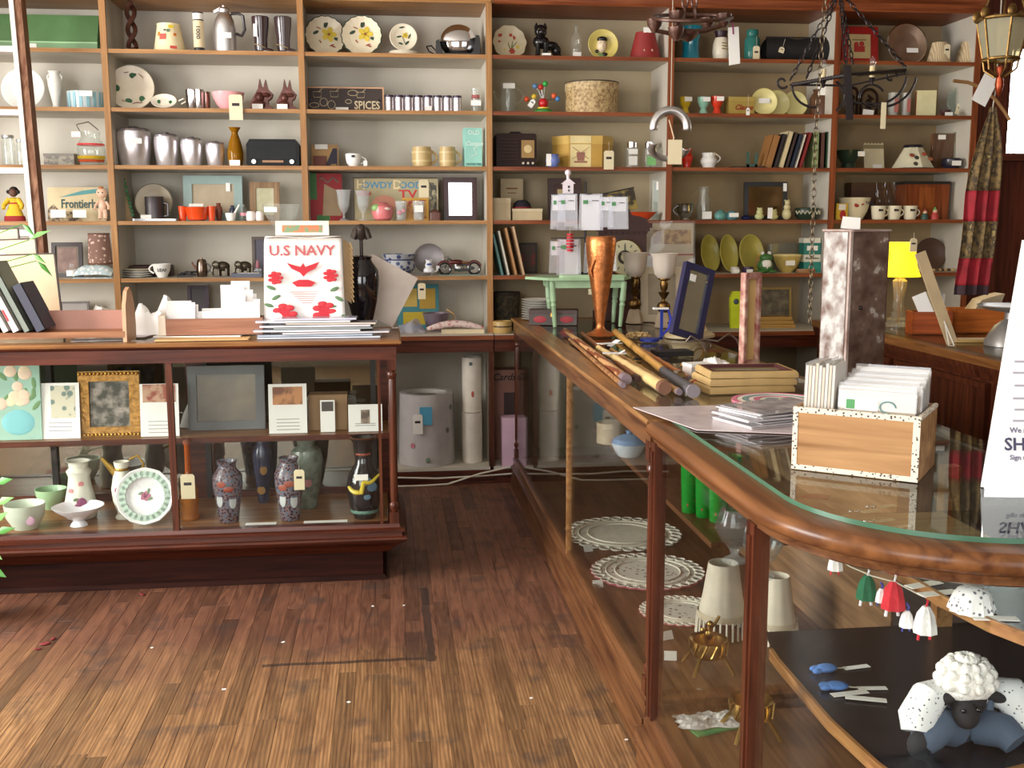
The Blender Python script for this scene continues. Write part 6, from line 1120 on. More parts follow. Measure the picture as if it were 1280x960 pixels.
p0 = gz(270, 418, ZL); p0.z = ZL+.016; p0.y = 4.74; p0.x = X_at(271, 4.74, ZL+.02); kk = mpp(p0.x, p0.y, ZL); w = 116*kk
r = T('card_box', 'low brown wooden tray crammed with white cards', 'box', p0, .03); BW = wood((134, 88, 66), (166, 116, 90), .4, 'x')
put('front', MB().bx(-w/2, w/2, -.07, -.062, 0, .07), BW, r); put('back', MB().bx(-w/2, w/2, .062, .07, 0, .07), BW, r); put('side', MB().bx(-w/2-.03, -w/2, -.07, .07, 0, .085), M((226, 214, 196), .6), r); put('side', MB().bx(w/2-.008, w/2, -.062, .062, 0, .07), BW, r); put('bottom', MB().bx(-w/2, w/2, -.062, .062, 0, .006), BW, r)
rr = random.Random(5)
for i, (x0, x1, y, hh) in enumerate(((-.2, -.08, -.05, .13), (-.19, -.07, -.035, .12), (-.2, -.1, -.02, .135), (-.05, .05, -.05, .085), (-.07, .04, -.03, .09), (-.06, .06, .0, .1), (.04, .13, -.045, .17), (.05, .16, -.02, .18), (.02, .12, .01, .2), (.1, .19, -.05, .13), (.09, .19, -.03, .14), (.06, .14, .035, .215), (.1, .17, .02, .16))):
    b_ = T('greeting_card', 'white greeting card standing in the brown tray', 'card', p0+Vector((x0, y, .008)), group='cards in the brown tray'); b_.rotation_euler = (-.1, 0, (rr.random()-.5)*.1); put('card', MB().bx(0, x1-x0, 0, .0015, 0, hh), WP, b_)
    if i in (7, 11): put('pink_heading', MB().bx(.015, x1-x0-.01, -.001, 0, hh*.55, hh*.75), M((222, 130, 136), .6), b_)
# draped souvenir cushion cover on its box
p0 = Vector((X_at(384, 4.82, ZL), 4.82, ZL+.001)); kk = mpp(p0.x, 4.75, ZL+.2)
bw, bh = 94*kk, Z_at(298, p0.x, 4.72)-ZL
solo('display_box', 'white display box under the souvenir cover', 'box', MB().bx(-bw*.46, bw*.42, -.07, .12, 0, bh-.01), M((222, 214, 206), .6), p0)
r = T('souvenir_cover', 'white fringed cushion cover printed U.S. NAVY with red roses', 'cushion cover', p0)
def drape(u, v):
    x = (u-.5)*bw*(1+.07*(1-v)); z = .03+(bh-.03)*v
    return (x, -.085-.012*math.sin(u*9)*(1-v)-.02*(1-v)+(.02 if v > .99 else 0), z)
CL = M((248, 244, 240), .8, var=.02)
put('cloth', MB().surf(drape, 24, 20).surf(lambda u, v: ((u-.5)*bw, -.065+v*.17, bh+.004+.004*math.sin(u*8+v*3)), 12, 4), CL, r, mod='solid')
put('side_fold', MB().surf(lambda u, v: (bw*.5+.006+u*.03, -.06+.05*u, bh*(.38+.62*v)-.03*u), 4, 8), M((206, 180, 140), .8), r)
for i in range(12):
    z = bh*(.4+.05*i); put('fringe', MB().tube([(bw*.5+.034, -.012, z), (bw*.5+.046, -.02, z-.03)], .004, 5), M((206, 176, 130), .8), r)
PR, PG = M((196, 40, 54), .7), M((96, 130, 92), .7)
yy = -.108
text('U.S NAVY', .062, M((190, 96, 100), .7), r, (-.005, -.092, bh*.87), sx=1.05)
put('eagle', MB().slab([(-.07, .03), (-.05, .005), (-.015, -.012), (.0, -.03), (.015, -.012), (.05, .005), (.07, .035), (.03, .02), (.008, .012), (.0, .03), (-.012, .012), (-.035, .018)], 0, .003).at(0, 0, -.055).slab([(-.05, 0), (-.03, -.018), (.03, -.018), (.05, 0), (.02, .012), (-.02, .012)], 0, .003), PR, r, (0, -.104, bh*.68))
def rose(x, z, q):
    g = put('rose', MB().at(0, 0, 0, PI/2).disc(q*.45, 10, 0, 0, 0, .003), PR, r, (x, yy, z))
    for i in range(7):
        a = 2*PI*i/7; put('petal', MB().sph(q*.42, q*.62*math.cos(a), 0, q*.62*math.sin(a), .9, .12, .55), M((206, 50, 60), .7), g, (0, -.001, 0))
rose(-.12, bh*.6, .034); rose(.115, bh*.62, .034); rose(-.085, bh*.23, .055); rose(.085, bh*.25, .055)
for x, z, a in ((-.14, .5, .4), (-.12, .4, -.5), (-.15, .32, .3), (.13, .48, -.4), (.15, .38, .5), (.12, .3, 0), (-.155, .15, .3), (-.02, .12, .6), (.03, .1, -.4), (.16, .2, 0)): put('green_sprig', MB().sph(.016, 0, 0, 0, 1.3, .12, .5), PG, r, (x, yy, bh*z), (0, a, 0))
for i in range(6): put('script_line', MB().bx(-.06+.01*i, .06-.005*i, 0, .001, 0, .003), M((210, 150, 150), .7), r, (0, yy+.002, bh*(.45-.022*i)))
text('CALIFORNIA', .036, PR, r, (.0, -.112, bh*.045))
s = Slot(Vector((X_at(379, 4.84, ZL+bh), 4.80, ZL+bh+.012)), 66*kk, 18*kk); r = T('packet', 'printed cardboard packet in cellophane on the souvenir cover', 'packet', s.loc, rot=(-.1, 0, 0)); put('card', MB().box(s.w, .01, s.h), M((232, 222, 206), .6), r); put('picture_strip', MB().box(s.w*.75, .002, s.h*.5, 0, -.006, s.h*.2), pattern((196, 120, 80), (120, 150, 110), 'noise', 40, .5, .5), r)
s = Slot(Vector((X_at(353, 4.9, ZL+bh), 4.9, ZL+bh+.01)), 48*kk, 40*kk); r = item('glass_vase', 'flared clear glass bowl vase on stem above the souvenir cover', 'vase', s, [('bowl', ln([(.5, 0), (.3, .06), (.22, .16), (.55, .35), (.82, .62), (1, 1), (.97, 1), (.78, .62), (.5, .36), (0, .2)], s, 28), CLEAR)]); sticker(r, -.04, -s.w*.43, s.h*.82, .055, .022)
# magazines
rr = random.Random(11); z = ZL+.001
mags = [(400, 150, (206, 214, 226)), (395, 140, (176, 190, 206)), (420, 130, (226, 224, 226)), (385, 130, (236, 234, 240)), (405, 120, (150, 160, 160)), (395, 135, (232, 230, 236)), (415, 110, (200, 190, 176)), (380, 115, (240, 240, 246)), (395, 100, (214, 216, 232))]
for i, (px, w, c) in enumerate(mags):
    X = X_at(px, 4.66, z); w_ = w*mpp(X, 4.66, z)
    b_ = T('magazine', 'plastic-sleeved magazine lying directly on '+('the bottom one', 'the blue grey one', 'the off-white one', 'the near-white one', 'the sage grey one', 'the second near-white one', 'the tan grey one')[i-1]+' of the pile' if 0 < i < 8 else ('bottom plastic-sleeved magazine of the slippery pile' if i == 0 else 'top plastic-sleeved magazine of the slippery pile'), 'magazine', (X, 4.655, z), (rr.random()-.5)*.16, 'magazine pile')
    put('magazine', MB().box(w_, .1, .0075), M(c, .3), b_); put('sleeve', MB().box(w_*1.03, .106, .0008, 0, 0, .0076), glass((250, 250, 255), 1.5, .1), b_); z += .0098
for px, py, lb in ((483, 414, 'bunch of dark keys at the end of the magazine pile'),):
    s = lspot(px, py, 20, 6); item('key_bunch', lb, 'keys', s, [('ring', MB().tube([(.02*math.cos(t), .02*math.sin(t), .006) for t in [2*PI*i/12 for i in range(12)]], .002, 5, True), STEEL), ('key', MB().box(.05, .012, .004, .03, 0, .003).sph(.012, 0, 0, .006, 1, 1, .3), M((70, 60, 56), .4, .6)), ('paper_tab', MB().box(.03, .02, .002, .04, .02, .012), PAPER)])
# lamp with black urn body
p0 = Vector((X_at(454, 4.92, ZL), 4.92, ZL+.001)); kk = mpp(p0.x, p0.y, ZL+.15); hb_ = (Z_at(321, p0.x, p0.y)-ZL)
s = Slot(p0, 44*kk, hb_); r = item('lamp_base', 'black glazed urn lamp base with triple socket on top', 'lamp', s, [('urn', ln([(.5, 0), (.52, .03), (.5, .06), (.85, .4), (1, .68), (.92, .82), (.6, .93), (.55, .96), (.62, 1), (.3, 1.02), (0, 1.02)], s, 28), M((14, 13, 20), .08, spec=.8)), ('stem', MB().cyl(.008, .11, 10, 0, 0, hb_), M((70, 62, 58), .4, .6)), ('hub', MB().sph(.022, 0, 0, hb_+.125), M((60, 52, 48), .4, .5))])
for a in (-1, 0, 1): put('socket', MB().at(a*.028, -.015*(a == 0), hb_+.098, .5*(a == 0), -.35*a, 0).lathe([(.016, -.02), (.017, .02), (.01, .035), (0, .035)], 12), M((74, 64, 58), .4, .5), r)
p1 = Vector((X_at(470, 5.05, ZL), 5.05, ZL+.001)); r = solo('paper_sheet', 'large tilted sheet of cream card behind black urn lamp', 'card', MB().at(0, 0, 0.06, -.1, .5, 0).bx(-.12, .12, 0, .002, -.06, .2), M((206, 194, 184), .7), p1+Vector((0, 0, .052)))

# =================================================================== RIGHT COUNTER TOP
ZT = 1.0095
def rspot(px, py, w, h): return spot(px, py, ZT, w, h)
for i in range(9):
    s = rspot(666, 404, 44, 1); s.loc.z = ZT+.001+i*.0135; s.loc.y = 6.02; s.loc.x = .85; solo('stacked_plate', 'white plate in the tall stack by the counter corner' if 0 < i < 8 else ('bottom white plate of the tall stack' if i == 0 else 'top white plate of the tall stack'), 'plate', MB().lathe([(.055, 0), (.06, .003), (.1, .0125), (.099, .0132), (.06, .006), (0, .006)], 28), WHITE, s.loc, group='tall stack of white plates')
p0 = Vector((.90, 5.79, ZT+.001)); r = T('painted_box', 'dark lacquer box painted with red roses and brass catch', 'box', p0, -.22); put('body', MB().bx(-.13, .13, -.07, .07, 0, .06), M((74, 60, 52), .4), r); put('lid', MB().bx(-.132, .132, -.072, .072, .061, .08), M((70, 44, 38), .4), r); put('catch', MB().box(.025, .004, .02, 0, -.074, .045), BRASS, r)
for x in (-.07, .075): put('painted_rose', MB().sph(.03, 0, 0, 0, 1.2, .08, .6), M((176, 60, 70), .6), r, (x, -.0705, .03))
# mint doll table
TX, TY, TZ = 1.045, 5.72, .262; MINT = M((172, 206, 166), .45)
r = T('doll_table', 'mint green drop-leaf doll table with turned legs', 'table', (TX, TY, ZT+.001), -.06)
for x, y in ((-.16, -.12), (.19, -.12), (-.16, .13), (.19, .13)): put('leg', MB().at(x, y, 0, .06*(-1 if y > 0 else 1), .07*(1 if x > 0 else -1), 0).lathe([(.010, 0), (.012, .05), (.013, .11), (.016, .115), (.013, .125), (.013, .135), (.017, .14), (.015, .2), (.016, .21), (.014, TZ-.02), (0, TZ-.02)], 12), MINT, r)
put('apron', MB().bx(-.2, .21, -.14, -.13, TZ-.055, TZ-.012).bx(-.2, .21, .14, .15, TZ-.055, TZ-.012).bx(-.2, -.19, -.14, .15, TZ-.055, TZ-.012).bx(.2, .21, -.14, .15, TZ-.055, TZ-.012), MINT, r)
put('table_top', MB().pillar([(-.31, .0), (-.2, -.17), (.2, -.17), (.265, .0), (.2, .17), (-.2, .17)], TZ-.014, TZ), MINT, r)
put('raised_leaf', MB().rbox(.36, .06, .014, .02, .04, -.13, TZ), MINT, r); put('price_card', MB().box(.05, .002, .03, .04, -.143, TZ-.09), M((222, 214, 176), .7), r)
# card spinner rack on the table
ZS = ZT+TZ+.003
r = T('spinner_rack', 'black wire counter rack for hanging craft packets', 'rack', (TX+.01, TY-.02, ZS)); WI = M((30, 26, 30), .4)
put('foot', MB().tube([(-.12, -.07, .006), (.14, -.07, .006), (.14, .08, .006), (-.12, .08, .006)], .005, 6, True).tube([(-.12, -.07, .006), (0, 0, .02), (.14, .08, .006)], .004, 5).tube([(.14, -.07, .006), (0, 0, .02), (-.12, .08, .006)], .004, 5), WI, r)
put('pole', MB().tube([(0, 0, 0), (0, 0, .5)], .006, 8), WI, r); put('side_pole', MB().tube([(.075, -.03, 0), (.075, -.03, .44)], .004, 6), WI, r)
for z in (.2, .43): put('arm', MB().bx(-.19, .2, -.034, -.026, z, z+.006), WI, r); put('arm', MB().bx(-.004, .004, -.15, .15, z, z+.006), WI, r)
put('finial_house', MB().box(.05, .05, .05, -.1, -.03, .437).slab([(-.135, .487), (-.065, .487), (-.1, .515)], -.06, 0).cyl(.008, .02, 8, -.1, -.03, .51).sph(.017, -.1, -.03, .545), M((226, 216, 222), .3), r); put('house_window', MB().box(.01, .002, .012, -.1, -.057, .465).box(.008, .002, .01, -.1, -.057, .447), INK, r)
CELL = glass((246, 246, 250), 1.55, .22)
for i, (x, z, w, h, lb) in enumerate(((-.155, .25, .07, .18, 'upper clear packet at the rack end'), (-.105, .245, .1, .19, 'upper clear packet with green logo card'), (.02, .245, .12, .19, 'upper white carded packet in the middle of rack'), (.1, .26, .07, .16, 'upper clear packet behind the thin upright'), (.165, .25, .1, .17, 'upper packet bundle above the copper vase'), (-.165, .02, .07, .17, 'lower clear packet at the rack end'), (-.1, .01, .12, .19, 'lower wide packet bundle under the red garland'), (.03, .02, .09, .16, 'lower clear packet with cream card'), (.12, .03, .06, .15, 'lower packet beside the thin upright'))):
    b_ = T('craft_packet', lb+' hanging on the wire rack', 'packet', (TX+.01+x, TY-.065-.004*i, ZS+z), group='craft packets on the wire rack')
    put('bag', MB().slab([(-w/2-.006, 0), (w/2+.006, 0), (w/2, h), (-w/2, h)], -.006, .006), CELL, b_); put('card', MB().bx(-w*.42, w*.42, .001, .002, h*(.0 if i in (2, 6) else .55), h*.97), WP, b_); put('logo', MB().box(w*.22, .001, .02, -w*.25, -.0065, h*.72), M((90, 150, 100), .6), b_); put('print_line', MB().box(w*.3, .001, .004, w*.18, -.0065, h*.8), INK, b_)
    if i == 7: put('cream_card', MB().box(w*.7, .001, .06, 0, -.0068, .01), M((226, 208, 180), .6), b_)
b_ = T('red_garland', 'short string of red bead discs hanging on the rack', 'garland', (TX-.09, TY-.125, ZS+.13)); put('cord', MB().tube([(0, 0, .0), (0, 0, .14)], .0015, 5), STR, b_)
for i in range(6): put('disc', MB().cyl(.022-.002*abs(i-2.5), .011, 12, 0, 0, .005+i*.0165), M((196, 24, 44), .5), b_)
# copper vase
COP = M((214, 138, 84), .38, .9, .2, 40, .25)
p0 = gz(750, 420, ZT); kk = mpp(p0.x, p0.y, ZT+.2); s = Slot(p0+Vector((0, 0, .001)), 38*kk, 124*kk)
r = item('copper_vase', 'tall hammered copper vase with spreading foot', 'vase', s, [('body', ln([(.98, 0), (1.02, .01), (.85, .03), (.45, .055), (.3, .08), (.27, .11), (.3, .14), (.5, .36), (.75, .6), (.93, .8), (1.0, .92), (.97, .985), (.9, 1), (.8, 1), (.85, .95), (.7, .7), (0, .5)], s, 32), COP), ('raised_leaves', MB().tube([(-.062+.004*i, -.03-.004*i, .3+.012*i) for i in range(7)], .007, 6).tube([(-.05-.004*i, -.038, .29+.012*i) for i in range(5)], .006, 6), COP)])
# mantel clock
p0 = Vector((X_at(777, 5.98, ZT), 5.98, ZT+.001)); kk = mpp(p0.x, p0.y, ZT+.3); w = 62*kk; h = Z_at(256, p0.x, p0.y)-ZT
CW = M((66, 34, 26), .45); r = T('mantel_clock', 'carved dark wooden mantel clock with ivory dial', 'clock', p0)
put('case', MB().bx(-w*.45, w*.45, -.05, .06, 0, h*.80), CW, r); put('base', MB().bx(-w*.55, w*.55, -.07, .07, 0, h*.08), CW, r); put('cornice', MB().bx(-w*.55, w*.55, -.065, .07, h*.80, h*.84).bx(-w*.5, w*.5, -.06, .065, h*.77, h*.80), CW, r)
for i in range(9): put('dentil', MB().box(.012, .01, .014, (-.44+.11*i)*w, -.055, h*.75), CW, r)
put('crest', MB().slab([(-w*.45, h*.84), (w*.5, h*.84), (w*.45, h*.88), (w*.3, h*.9), (w*.15, h*.91), (w*.1, h*.96), (-.02, h), (-w*.14, h*.96), (-w*.2, h*.91), (-w*.38, h*.9), (-w*.45, h*.88)], -.04, .04), CW, r)
dl = put('dial', MB().at(0, -.052, h*.55, PI/2).lathe([(w*.34, 0), (w*.34, .006), (0, .006)], 28), M((206, 198, 160), .4), r); put('bezel', MB().at(0, -.056, h*.55, PI/2).lathe([(w*.33, 0), (w*.36, .006), (w*.36, -.004)], 28), BRASS, dl); put('centre_ring', MB().at(0, -.058, h*.55, PI/2).lathe([(w*.08, .001), (w*.14, .003), (w*.14, .001)], 20), M((70, 66, 60), .4), dl)
for i in range(12): put('numeral', MB().box(.004, .001, .016, 0, 0, w*.22), INK, dl, (0, -.0595, h*.55), (0, 2*PI*i/12, 0))
put('hand', MB().bx(-.003, .003, -.061, -.06, h*.55, h*.55+w*.24).bar((0, -.0605, h*.55), (w*.15, -.0605, h*.55-.02), .006, .002), BLK, dl)
# bagged print and cream frame behind
Y = 6.12; X = X_at(836, Y, ZT); r = T('bagged_print', 'large cream print with red line inside clear bag', 'print', (1.36, 6.1, ZT+.001), rot=(-.05, 0, 0)); kk = mpp(1.36, 6.1, 1.3); w = 64*kk; h = 118*kk; r.location.x = X_at(835, 6.1, ZT)
put('sheet', MB().box(w, .006, h), M((214, 200, 172), .6), r); put('colour_strip', MB().bx(-w*.32, w*.45, -.0045, -.003, h*.78, h*.93), pattern((150, 110, 70), (206, 170, 110), 'noise', 22, .5, .5), r); put('red_line', MB().bx(-w*.47, w*.5, -.0045, -.003, h*.66, h*.675), M((170, 40, 50), .6), r); put('bag', MB().surf(lambda u, v: ((u-.5)*w*1.06, -.009-.006*math.sin(u*8+v*9)*math.sin(v*14), v*h*1.02), 10, 12), glass((246, 246, 246), 1.55, .14), r)
s = Slot(Vector((X_at(828, 5.84, ZT), 5.84, ZT+.001)), 52*kk, 66*kk); frame('framed_picture', 'cream wooden frame behind the two glass lamps', s, .04, M((206, 192, 166), .5), M((166, 152, 128), .5), .12, .016, mat_w=.0)
# two table lamps with glass shades
def oil_lamp(px, py, top, label):
    p0 = gz(px, py, ZT); p0.z += .001; kk = mpp(p0.x, p0.y, ZT+.2); h = (py-top)*kk; w = 22*kk
    r = T('table_lamp', label, 'lamp', p0, 0, 'small lamps with glass shades'); BR = M((120, 92, 52), .35, .9)
    put('pedestal', MB().lathe([(w*.5, 0), (w*.5, .01), (w*.36, h*.16), (w*.3, h*.2), (0, h*.2)], 6), M((170, 150, 126), .35, .2), r)
    put('openwork_bulb', MB().lathe([(w*.2, h*.2), (w*.34, h*.23), (w*.4, h*.27), (w*.34, h*.32), (w*.16, h*.35), (0, h*.35)], 16), BR, r)
    put('stem', MB().lathe([(w*.16, h*.34), (w*.1, h*.38), (w*.3, h*.46), (w*.34, h*.475), (w*.12, h*.485), (w*.2, h*.52), (w*.24, h*.58), (w*.2, h*.63), (w*.36, h*.65), (w*.36, h*.665), (0, h*.665)], 16), BR, r)
    put('glass_shade', MB().lathe([(w*.34, h*.665), (w*.56, h*.72), (w*.64, h*.84), (w*.68, h*.95), (w*.8, h), (w*.77, h), (w*.64, h*.94), (w*.6, h*.84), (w*.5, h*.72), (w*.3, h*.68)], 24, 1, 1, lambda a: 1+.03*math.cos(8*a)), glass((236, 226, 214), 1.4, .6), r)
oil_lamp(793, 404, 316, 'brass lamp with frosted glass shade next to the mantel clock'); oil_lamp(829, 409, 317, 'brass lamp with frosted glass shade beside the old telephone')
# telephone
p0 = gz(862, 421, ZT); IV = M((206, 188, 150), .35); r = T('telephone', 'ivory and gold old-style dial telephone with cradle', 'telephone', p0+Vector((0, 0, .001)), .5)
put('body', MB().lathe([(.12, 0), (.12, .012), (.085, .03), (.06, .09), (.05, .1), (0, .1)], 24, 1.1, .9), IV, r); put('dial', MB().at(-.03, -.075, .06, PI/2-.5).lathe([(.045, 0), (.045, .01), (.018, .014), (0, .014)], 20), M((226, 212, 176), .3), r); put('dial_ring', MB().at(-.03, -.078, .064, PI/2-.5).tube([(.036*math.cos(t), .036*math.sin(t), .01) for t in [2*PI*i/16 for i in range(16)]], .005, 6, True), BRASS, r)
put('cradle', MB().tube([(-.05, 0, .15), (-.05, 0, .12), (0, 0, .11), (.05, 0, .12), (.05, 0, .15)], .007, 6), BRASS, r); put('cradle_post', MB().cyl(.012, .03, 10, 0, 0, .09), BRASS, r)
put('handset', MB().tube([(-.14, -.04, .09), (-.08, 0, .155), (0, 0, .165), (.06, 0, .19), (.1, .01, .215)], [.009, .009, .009, .009, .01], 8), IV, r); put('earpiece', MB().at(.105, .01, .2).lathe([(.026, -.03), (.03, -.01), (.018, .02), (.01, .04), (.006, .05), (0, .055)], 14), BRASS, r); put('mouthpiece', MB().at(-.15, -.045, .075, 0, .6, 0).lathe([(.03, -.01), (.02, .02), (0, .03)], 14), BRASS, r)
q = gz(800, 424, ZT); put('cord', MB().tube([((.03+.011*(i % 3))*math.cos(t), (.03+.011*(i % 3))*math.sin(t)*1.3, .006+.004*(i % 5)) for i, t in enumerate([PI*2*k/14 for k in range(50)])], .0045, 5), M((190, 160, 110), .5), r, (-.24, .1, 0))
# blue bracket
p0 = gz(812, 427, ZT); r = item('blue_clamp', 'cobalt blue metal clamp stand with round foot', 'stand', Slot(p0, .1, .14), [('foot', MB().at(0, 0, .002).lathe([(.045, 0), (.045, .012), (.035, .016), (0, .016)], 20), M((40, 60, 150), .3)), ('upright', MB().bar((.055, 0, .012), (.055, 0, .15), .012, .012).bar((0, 0, .014), (.06, 0, .014), .012, .01), M((40, 60, 150), .3)), ('hook', MB().tube([(.055, 0, .145), (.085, 0, .15), (.1, 0, .11), (.09, 0, .06), (.06, 0, .03)], .006, 6), M((50, 60, 170), .3)), ('white_pad', MB().box(.07, .03, .008, .05, 0, .15), PAPER)])
# mirror on wire easel
p0 = gz(880, 440, ZT); kk = mpp(p0.x, p0.y, ZT+.2)
r = T('wire_easel', 'twisted iron wire easel carrying dark framed picture', 'easel', p0+Vector((0, 0, .001)), .25); IR = M((120, 104, 92), .45, .6)
put('front_leg', MB().tube([(-.1, -.02, .05), (-.09, -.04, .075), (-.05, -.06, .05), (-.03, -.07, .006)], .004, 6), IR, r); put('front_leg', MB().tube([(.03, -.06, .05), (.09, -.05, .08), (.13, -.05, .05), (.15, -.05, .006)], .004, 6), IR, r); put('back_leg', MB().tube([(.0, -.02, .006), (.02, .05, .0405), (.05, .085, .15), (.06, .09, .28)], .004, 6), IR, r); put('finial', MB().sph(.01, .06, .09, .29), IR, r); put('rail', MB().tube([(-.1, -.02, .05), (-.02, -.04, .058), (.03, -.06, .05)], .004, 6), IR, r); put('scroll', MB().tube([(.0-.02*math.cos(t)*(1-t/14), -.03, .03+.02*math.sin(t)*(1-t/14)) for t in [k*.6 for k in range(14)]], .003, 5), IR, r)
fr = Slot(p0+Vector((-.07, .02, .062)), 44*kk, 92*kk)
R_ = frame('framed_mirror', 'tall navy framed mirror tilted on the wire easel', fr, .026, M((46, 46, 78), .3), M((196, 202, 184), .1, .85), .2, .03, cat='mirror', inner='mirror_glass'); R_.rotation_euler = (-.16, .3, .25); sticker(R_, -.03, -.001, fr.h*.82, .03, .03)
# black wallet, small things
s = rspot(840, 444, 46, 6); block('black_wallet', 'flat black leather wallet lying on the glass', 'wallet', s, .1, M((26, 24, 26), .5), rz=.1)
p0 = gz(936, 456, ZT); kk = mpp(p0.x, p0.y, ZT+.2); r = T('narrow_frame', 'tall narrow marbled wooden frame standing on edge', 'picture frame', p0+Vector((0, 0, .001)), .45); MB_ = pattern((150, 84, 76), (206, 170, 150), 'noise', 30, .5, .4, soft=.15); h = 114*kk
put('frame_side', MB().rbox(.02, .03, h, .006, -.035), MB_, r); put('frame_side', MB().rbox(.02, .03, h, .006, .035), MB_, r); put('frame_top', MB().bx(-.04, .04, -.015, .015, h-.02, h+.004), MB_, r); put('frame_bottom', MB().bx(-.04, .04, -.015, .015, 0, .02), MB_, r); put('backing', MB().bx(-.03, .03, .002, .01, .02, h-.02), M((206, 170, 110), .6), r)
s = rspot(872, 470, 30, 16); block('small_carton', 'small white and grey carton by the canes', 'box', s, .07, M((196, 188, 182), .6), rz=.2, lid=PAPER)
s = rspot(893, 455, 36, 8); heap('crumpled_label', 'crumpled white label sheet behind the gold frames', 'paper', s, .08, WP, 21, .03)
for i in range(3):
    p0 = gz(938, 490, ZT); kk = mpp(p0.x, p0.y, ZT); w = 112*kk; d = .2; t_ = .022
    r = T('gilt_picture', ['bottom flat gilt frame of the stack', 'middle flat gilt frame of the stack', 'top flat gilt frame of the stack with dark border'][i], 'frame', p0+Vector((.01*i-.01, .07+.006*i, .001+.0235*i)), .08-.06*i, 'stack of gilt frames')
    put('frame', MB().sweep([(-w/2, -d/2), (w/2, -d/2), (w/2, d/2), (-w/2, d/2)], [(-.022, 0), (0, 0), (0, t_*.6), (-.006, t_), (-.022, t_*.8)], True), M((204, 172, 116), .4, .2, .12), r); put('backing', MB().bx(-w/2+.02, w/2-.02, -d/2+.02, d/2-.02, .002, .008), M((150, 140, 116), .5), r)
    if i == 2: put('dark_border', MB().sweep([(-w/2, -d/2), (w/2, -d/2), (w/2, d/2), (-w/2, d/2)], [(-.03, .012), (-.02, .012), (-.016, .0225), (-.024, .0225)], True), M((76, 36, 40), .4), r)
# canes
def cane(label, a, b, r0, r1, mat, tip=None, z=0., nodes=0):
    A_, B_ = gz(a[0], a[1], ZT), gz(b[0], b[1], ZT); zz_ = ZT+max(r0, r1)+.001+z
    r = T('walking_cane', label, 'cane', (A_.x, A_.y, zz_), group='canes laid on the glass counter'); d = Vector((B_.x-A_.x, B_.y-A_.y, 0)); n = 24
    rs = [r0+(r1-r0)*i/n+(.002 if nodes and i % (n//nodes) == 0 else 0) for i in range(n+1)]
    put('shaft', MB().tube([tuple(d*(i/n)) for i in range(n+1)], rs, 10), mat, r)
    if tip: put('ferrule', MB().tube([tuple(d*.985), tuple(d*1.02)], r1*1.1, 10), tip, r)
    return r
PUR = M((132, 116, 124), .35)
cane('carved brown and cream cane with purple tip', (706, 417), (781, 479), .011, .017, pattern((196, 150, 100), (126, 66, 40), 'wave', 14, .5, .4), PUR)
cane('thin carved cane at the counter edge', (712, 427), (777, 484), .007, .009, pattern((186, 140, 90), (120, 70, 44), 'noise', 60, .5, .4), PUR)
cane('plain brown wooden cane', (728, 420), (795, 477), .009, .012, M((140, 84, 48), .35), M((70, 40, 34), .4))
cane('thick pale bamboo cane with open end', (748, 441), (829, 492), .011, .02, M((226, 196, 136), .4), M((130, 90, 70), .5), nodes=5)
cane('slender honey bamboo cane', (764, 440), (847, 493), .007, .010, M((206, 160, 100), .4), PUR, nodes=6)
cane('golden bamboo cane with knotted joints', (769, 419), (838, 476), .015, .014, M((214, 162, 84), .35), None, nodes=6)
cane('slim reddish bamboo cane', (792, 434), (861, 476), .008, .009, M((190, 120, 66), .35), PUR, nodes=5)
r = cane('folded umbrella with grey handle', (828, 470), (866, 497), .014, .02, M((84, 84, 90), .4), M((140, 132, 138), .4)); put('silver_ring', MB().tube([(.02, -.12, 0), (.026, -.15, 0)], .018, 10), CHROME, r)
s = rspot(876, 484, 26, 14); item('red_stapler', 'dark red handled corkscrew beside the umbrella', 'tool', s, [('handle', MB().tube([(-.03, 0, .012), (0, .005, .022), (.035, 0, .014)], [.008, .013, .01], 8), M((140, 20, 30), .35)), ('coil', MB().tube([(-.005+.012*math.cos(t), .012*math.sin(t)+.02, .012+.001*t) for t in [k*.7 for k in range(20)]], .003, 5), M((110, 20, 30), .35))])
s = rspot(797, 450, 18, 2); solo('key_ring', 'small black ring lying among the canes', 'ring', MB().tube([(.016*math.cos(t), .016*math.sin(t), .004) for t in [2*PI*i/16 for i in range(16)]], .003, 6, True), BLK, s.loc)
for px, py, lb, rz in ((762, 440, 'white price slip lying on the carved canes', .3), (768, 453, 'folded white tag across the bamboo canes', -.2)):
    s = rspot(px, py, 30, 1); s.loc.z += .036; solo('price_slip', lb, 'tag', MB().box(s.w, .05, .0015).at(.02, 0, .0, 0, -.5, 0).box(s.w*.5, .04, .0015), WP, s.loc, rz)
# mat, prints, plastic sheet at the counter joint
s = rspot(960, 507, 88, 4); s.loc.z = 1.0190; s.loc.y = 2.72; s.loc.x = X_at(955, 2.72, 1.019)
s.w = 96*mpp(s.loc.x, 2.72, 1.02)
ZP = 1.0185
X = X_at(885, 2.7, ZP)
solo('plastic_sheet', 'large pinkish plastic-wrapped sheet overhanging the counter edge', 'sheet', MB().add([(.705, 3.02, ZP+.001), (.79, 2.66, ZP+.001), (1.1, 2.55, ZP+.001), (1.25, 2.86, ZP+.001), (.98, 3.02, ZP+.001), (.705, 3.02, ZP+.003), (.79, 2.66, ZP+.003), (1.1, 2.55, ZP+.003), (1.25, 2.86, ZP+.003), (.98, 3.02, ZP+.003)], [(4, 3, 2, 1, 0), (5, 6, 7, 8, 9), (0, 1, 6, 5), (1, 2, 7, 6), (2, 3, 8, 7), (3, 4, 9, 8), (4, 0, 5, 9)]), pattern((226, 214, 216), (200, 184, 188), 'noise', 18, .5, .25, soft=.2))
rr = random.Random(4); z = ZP+.004
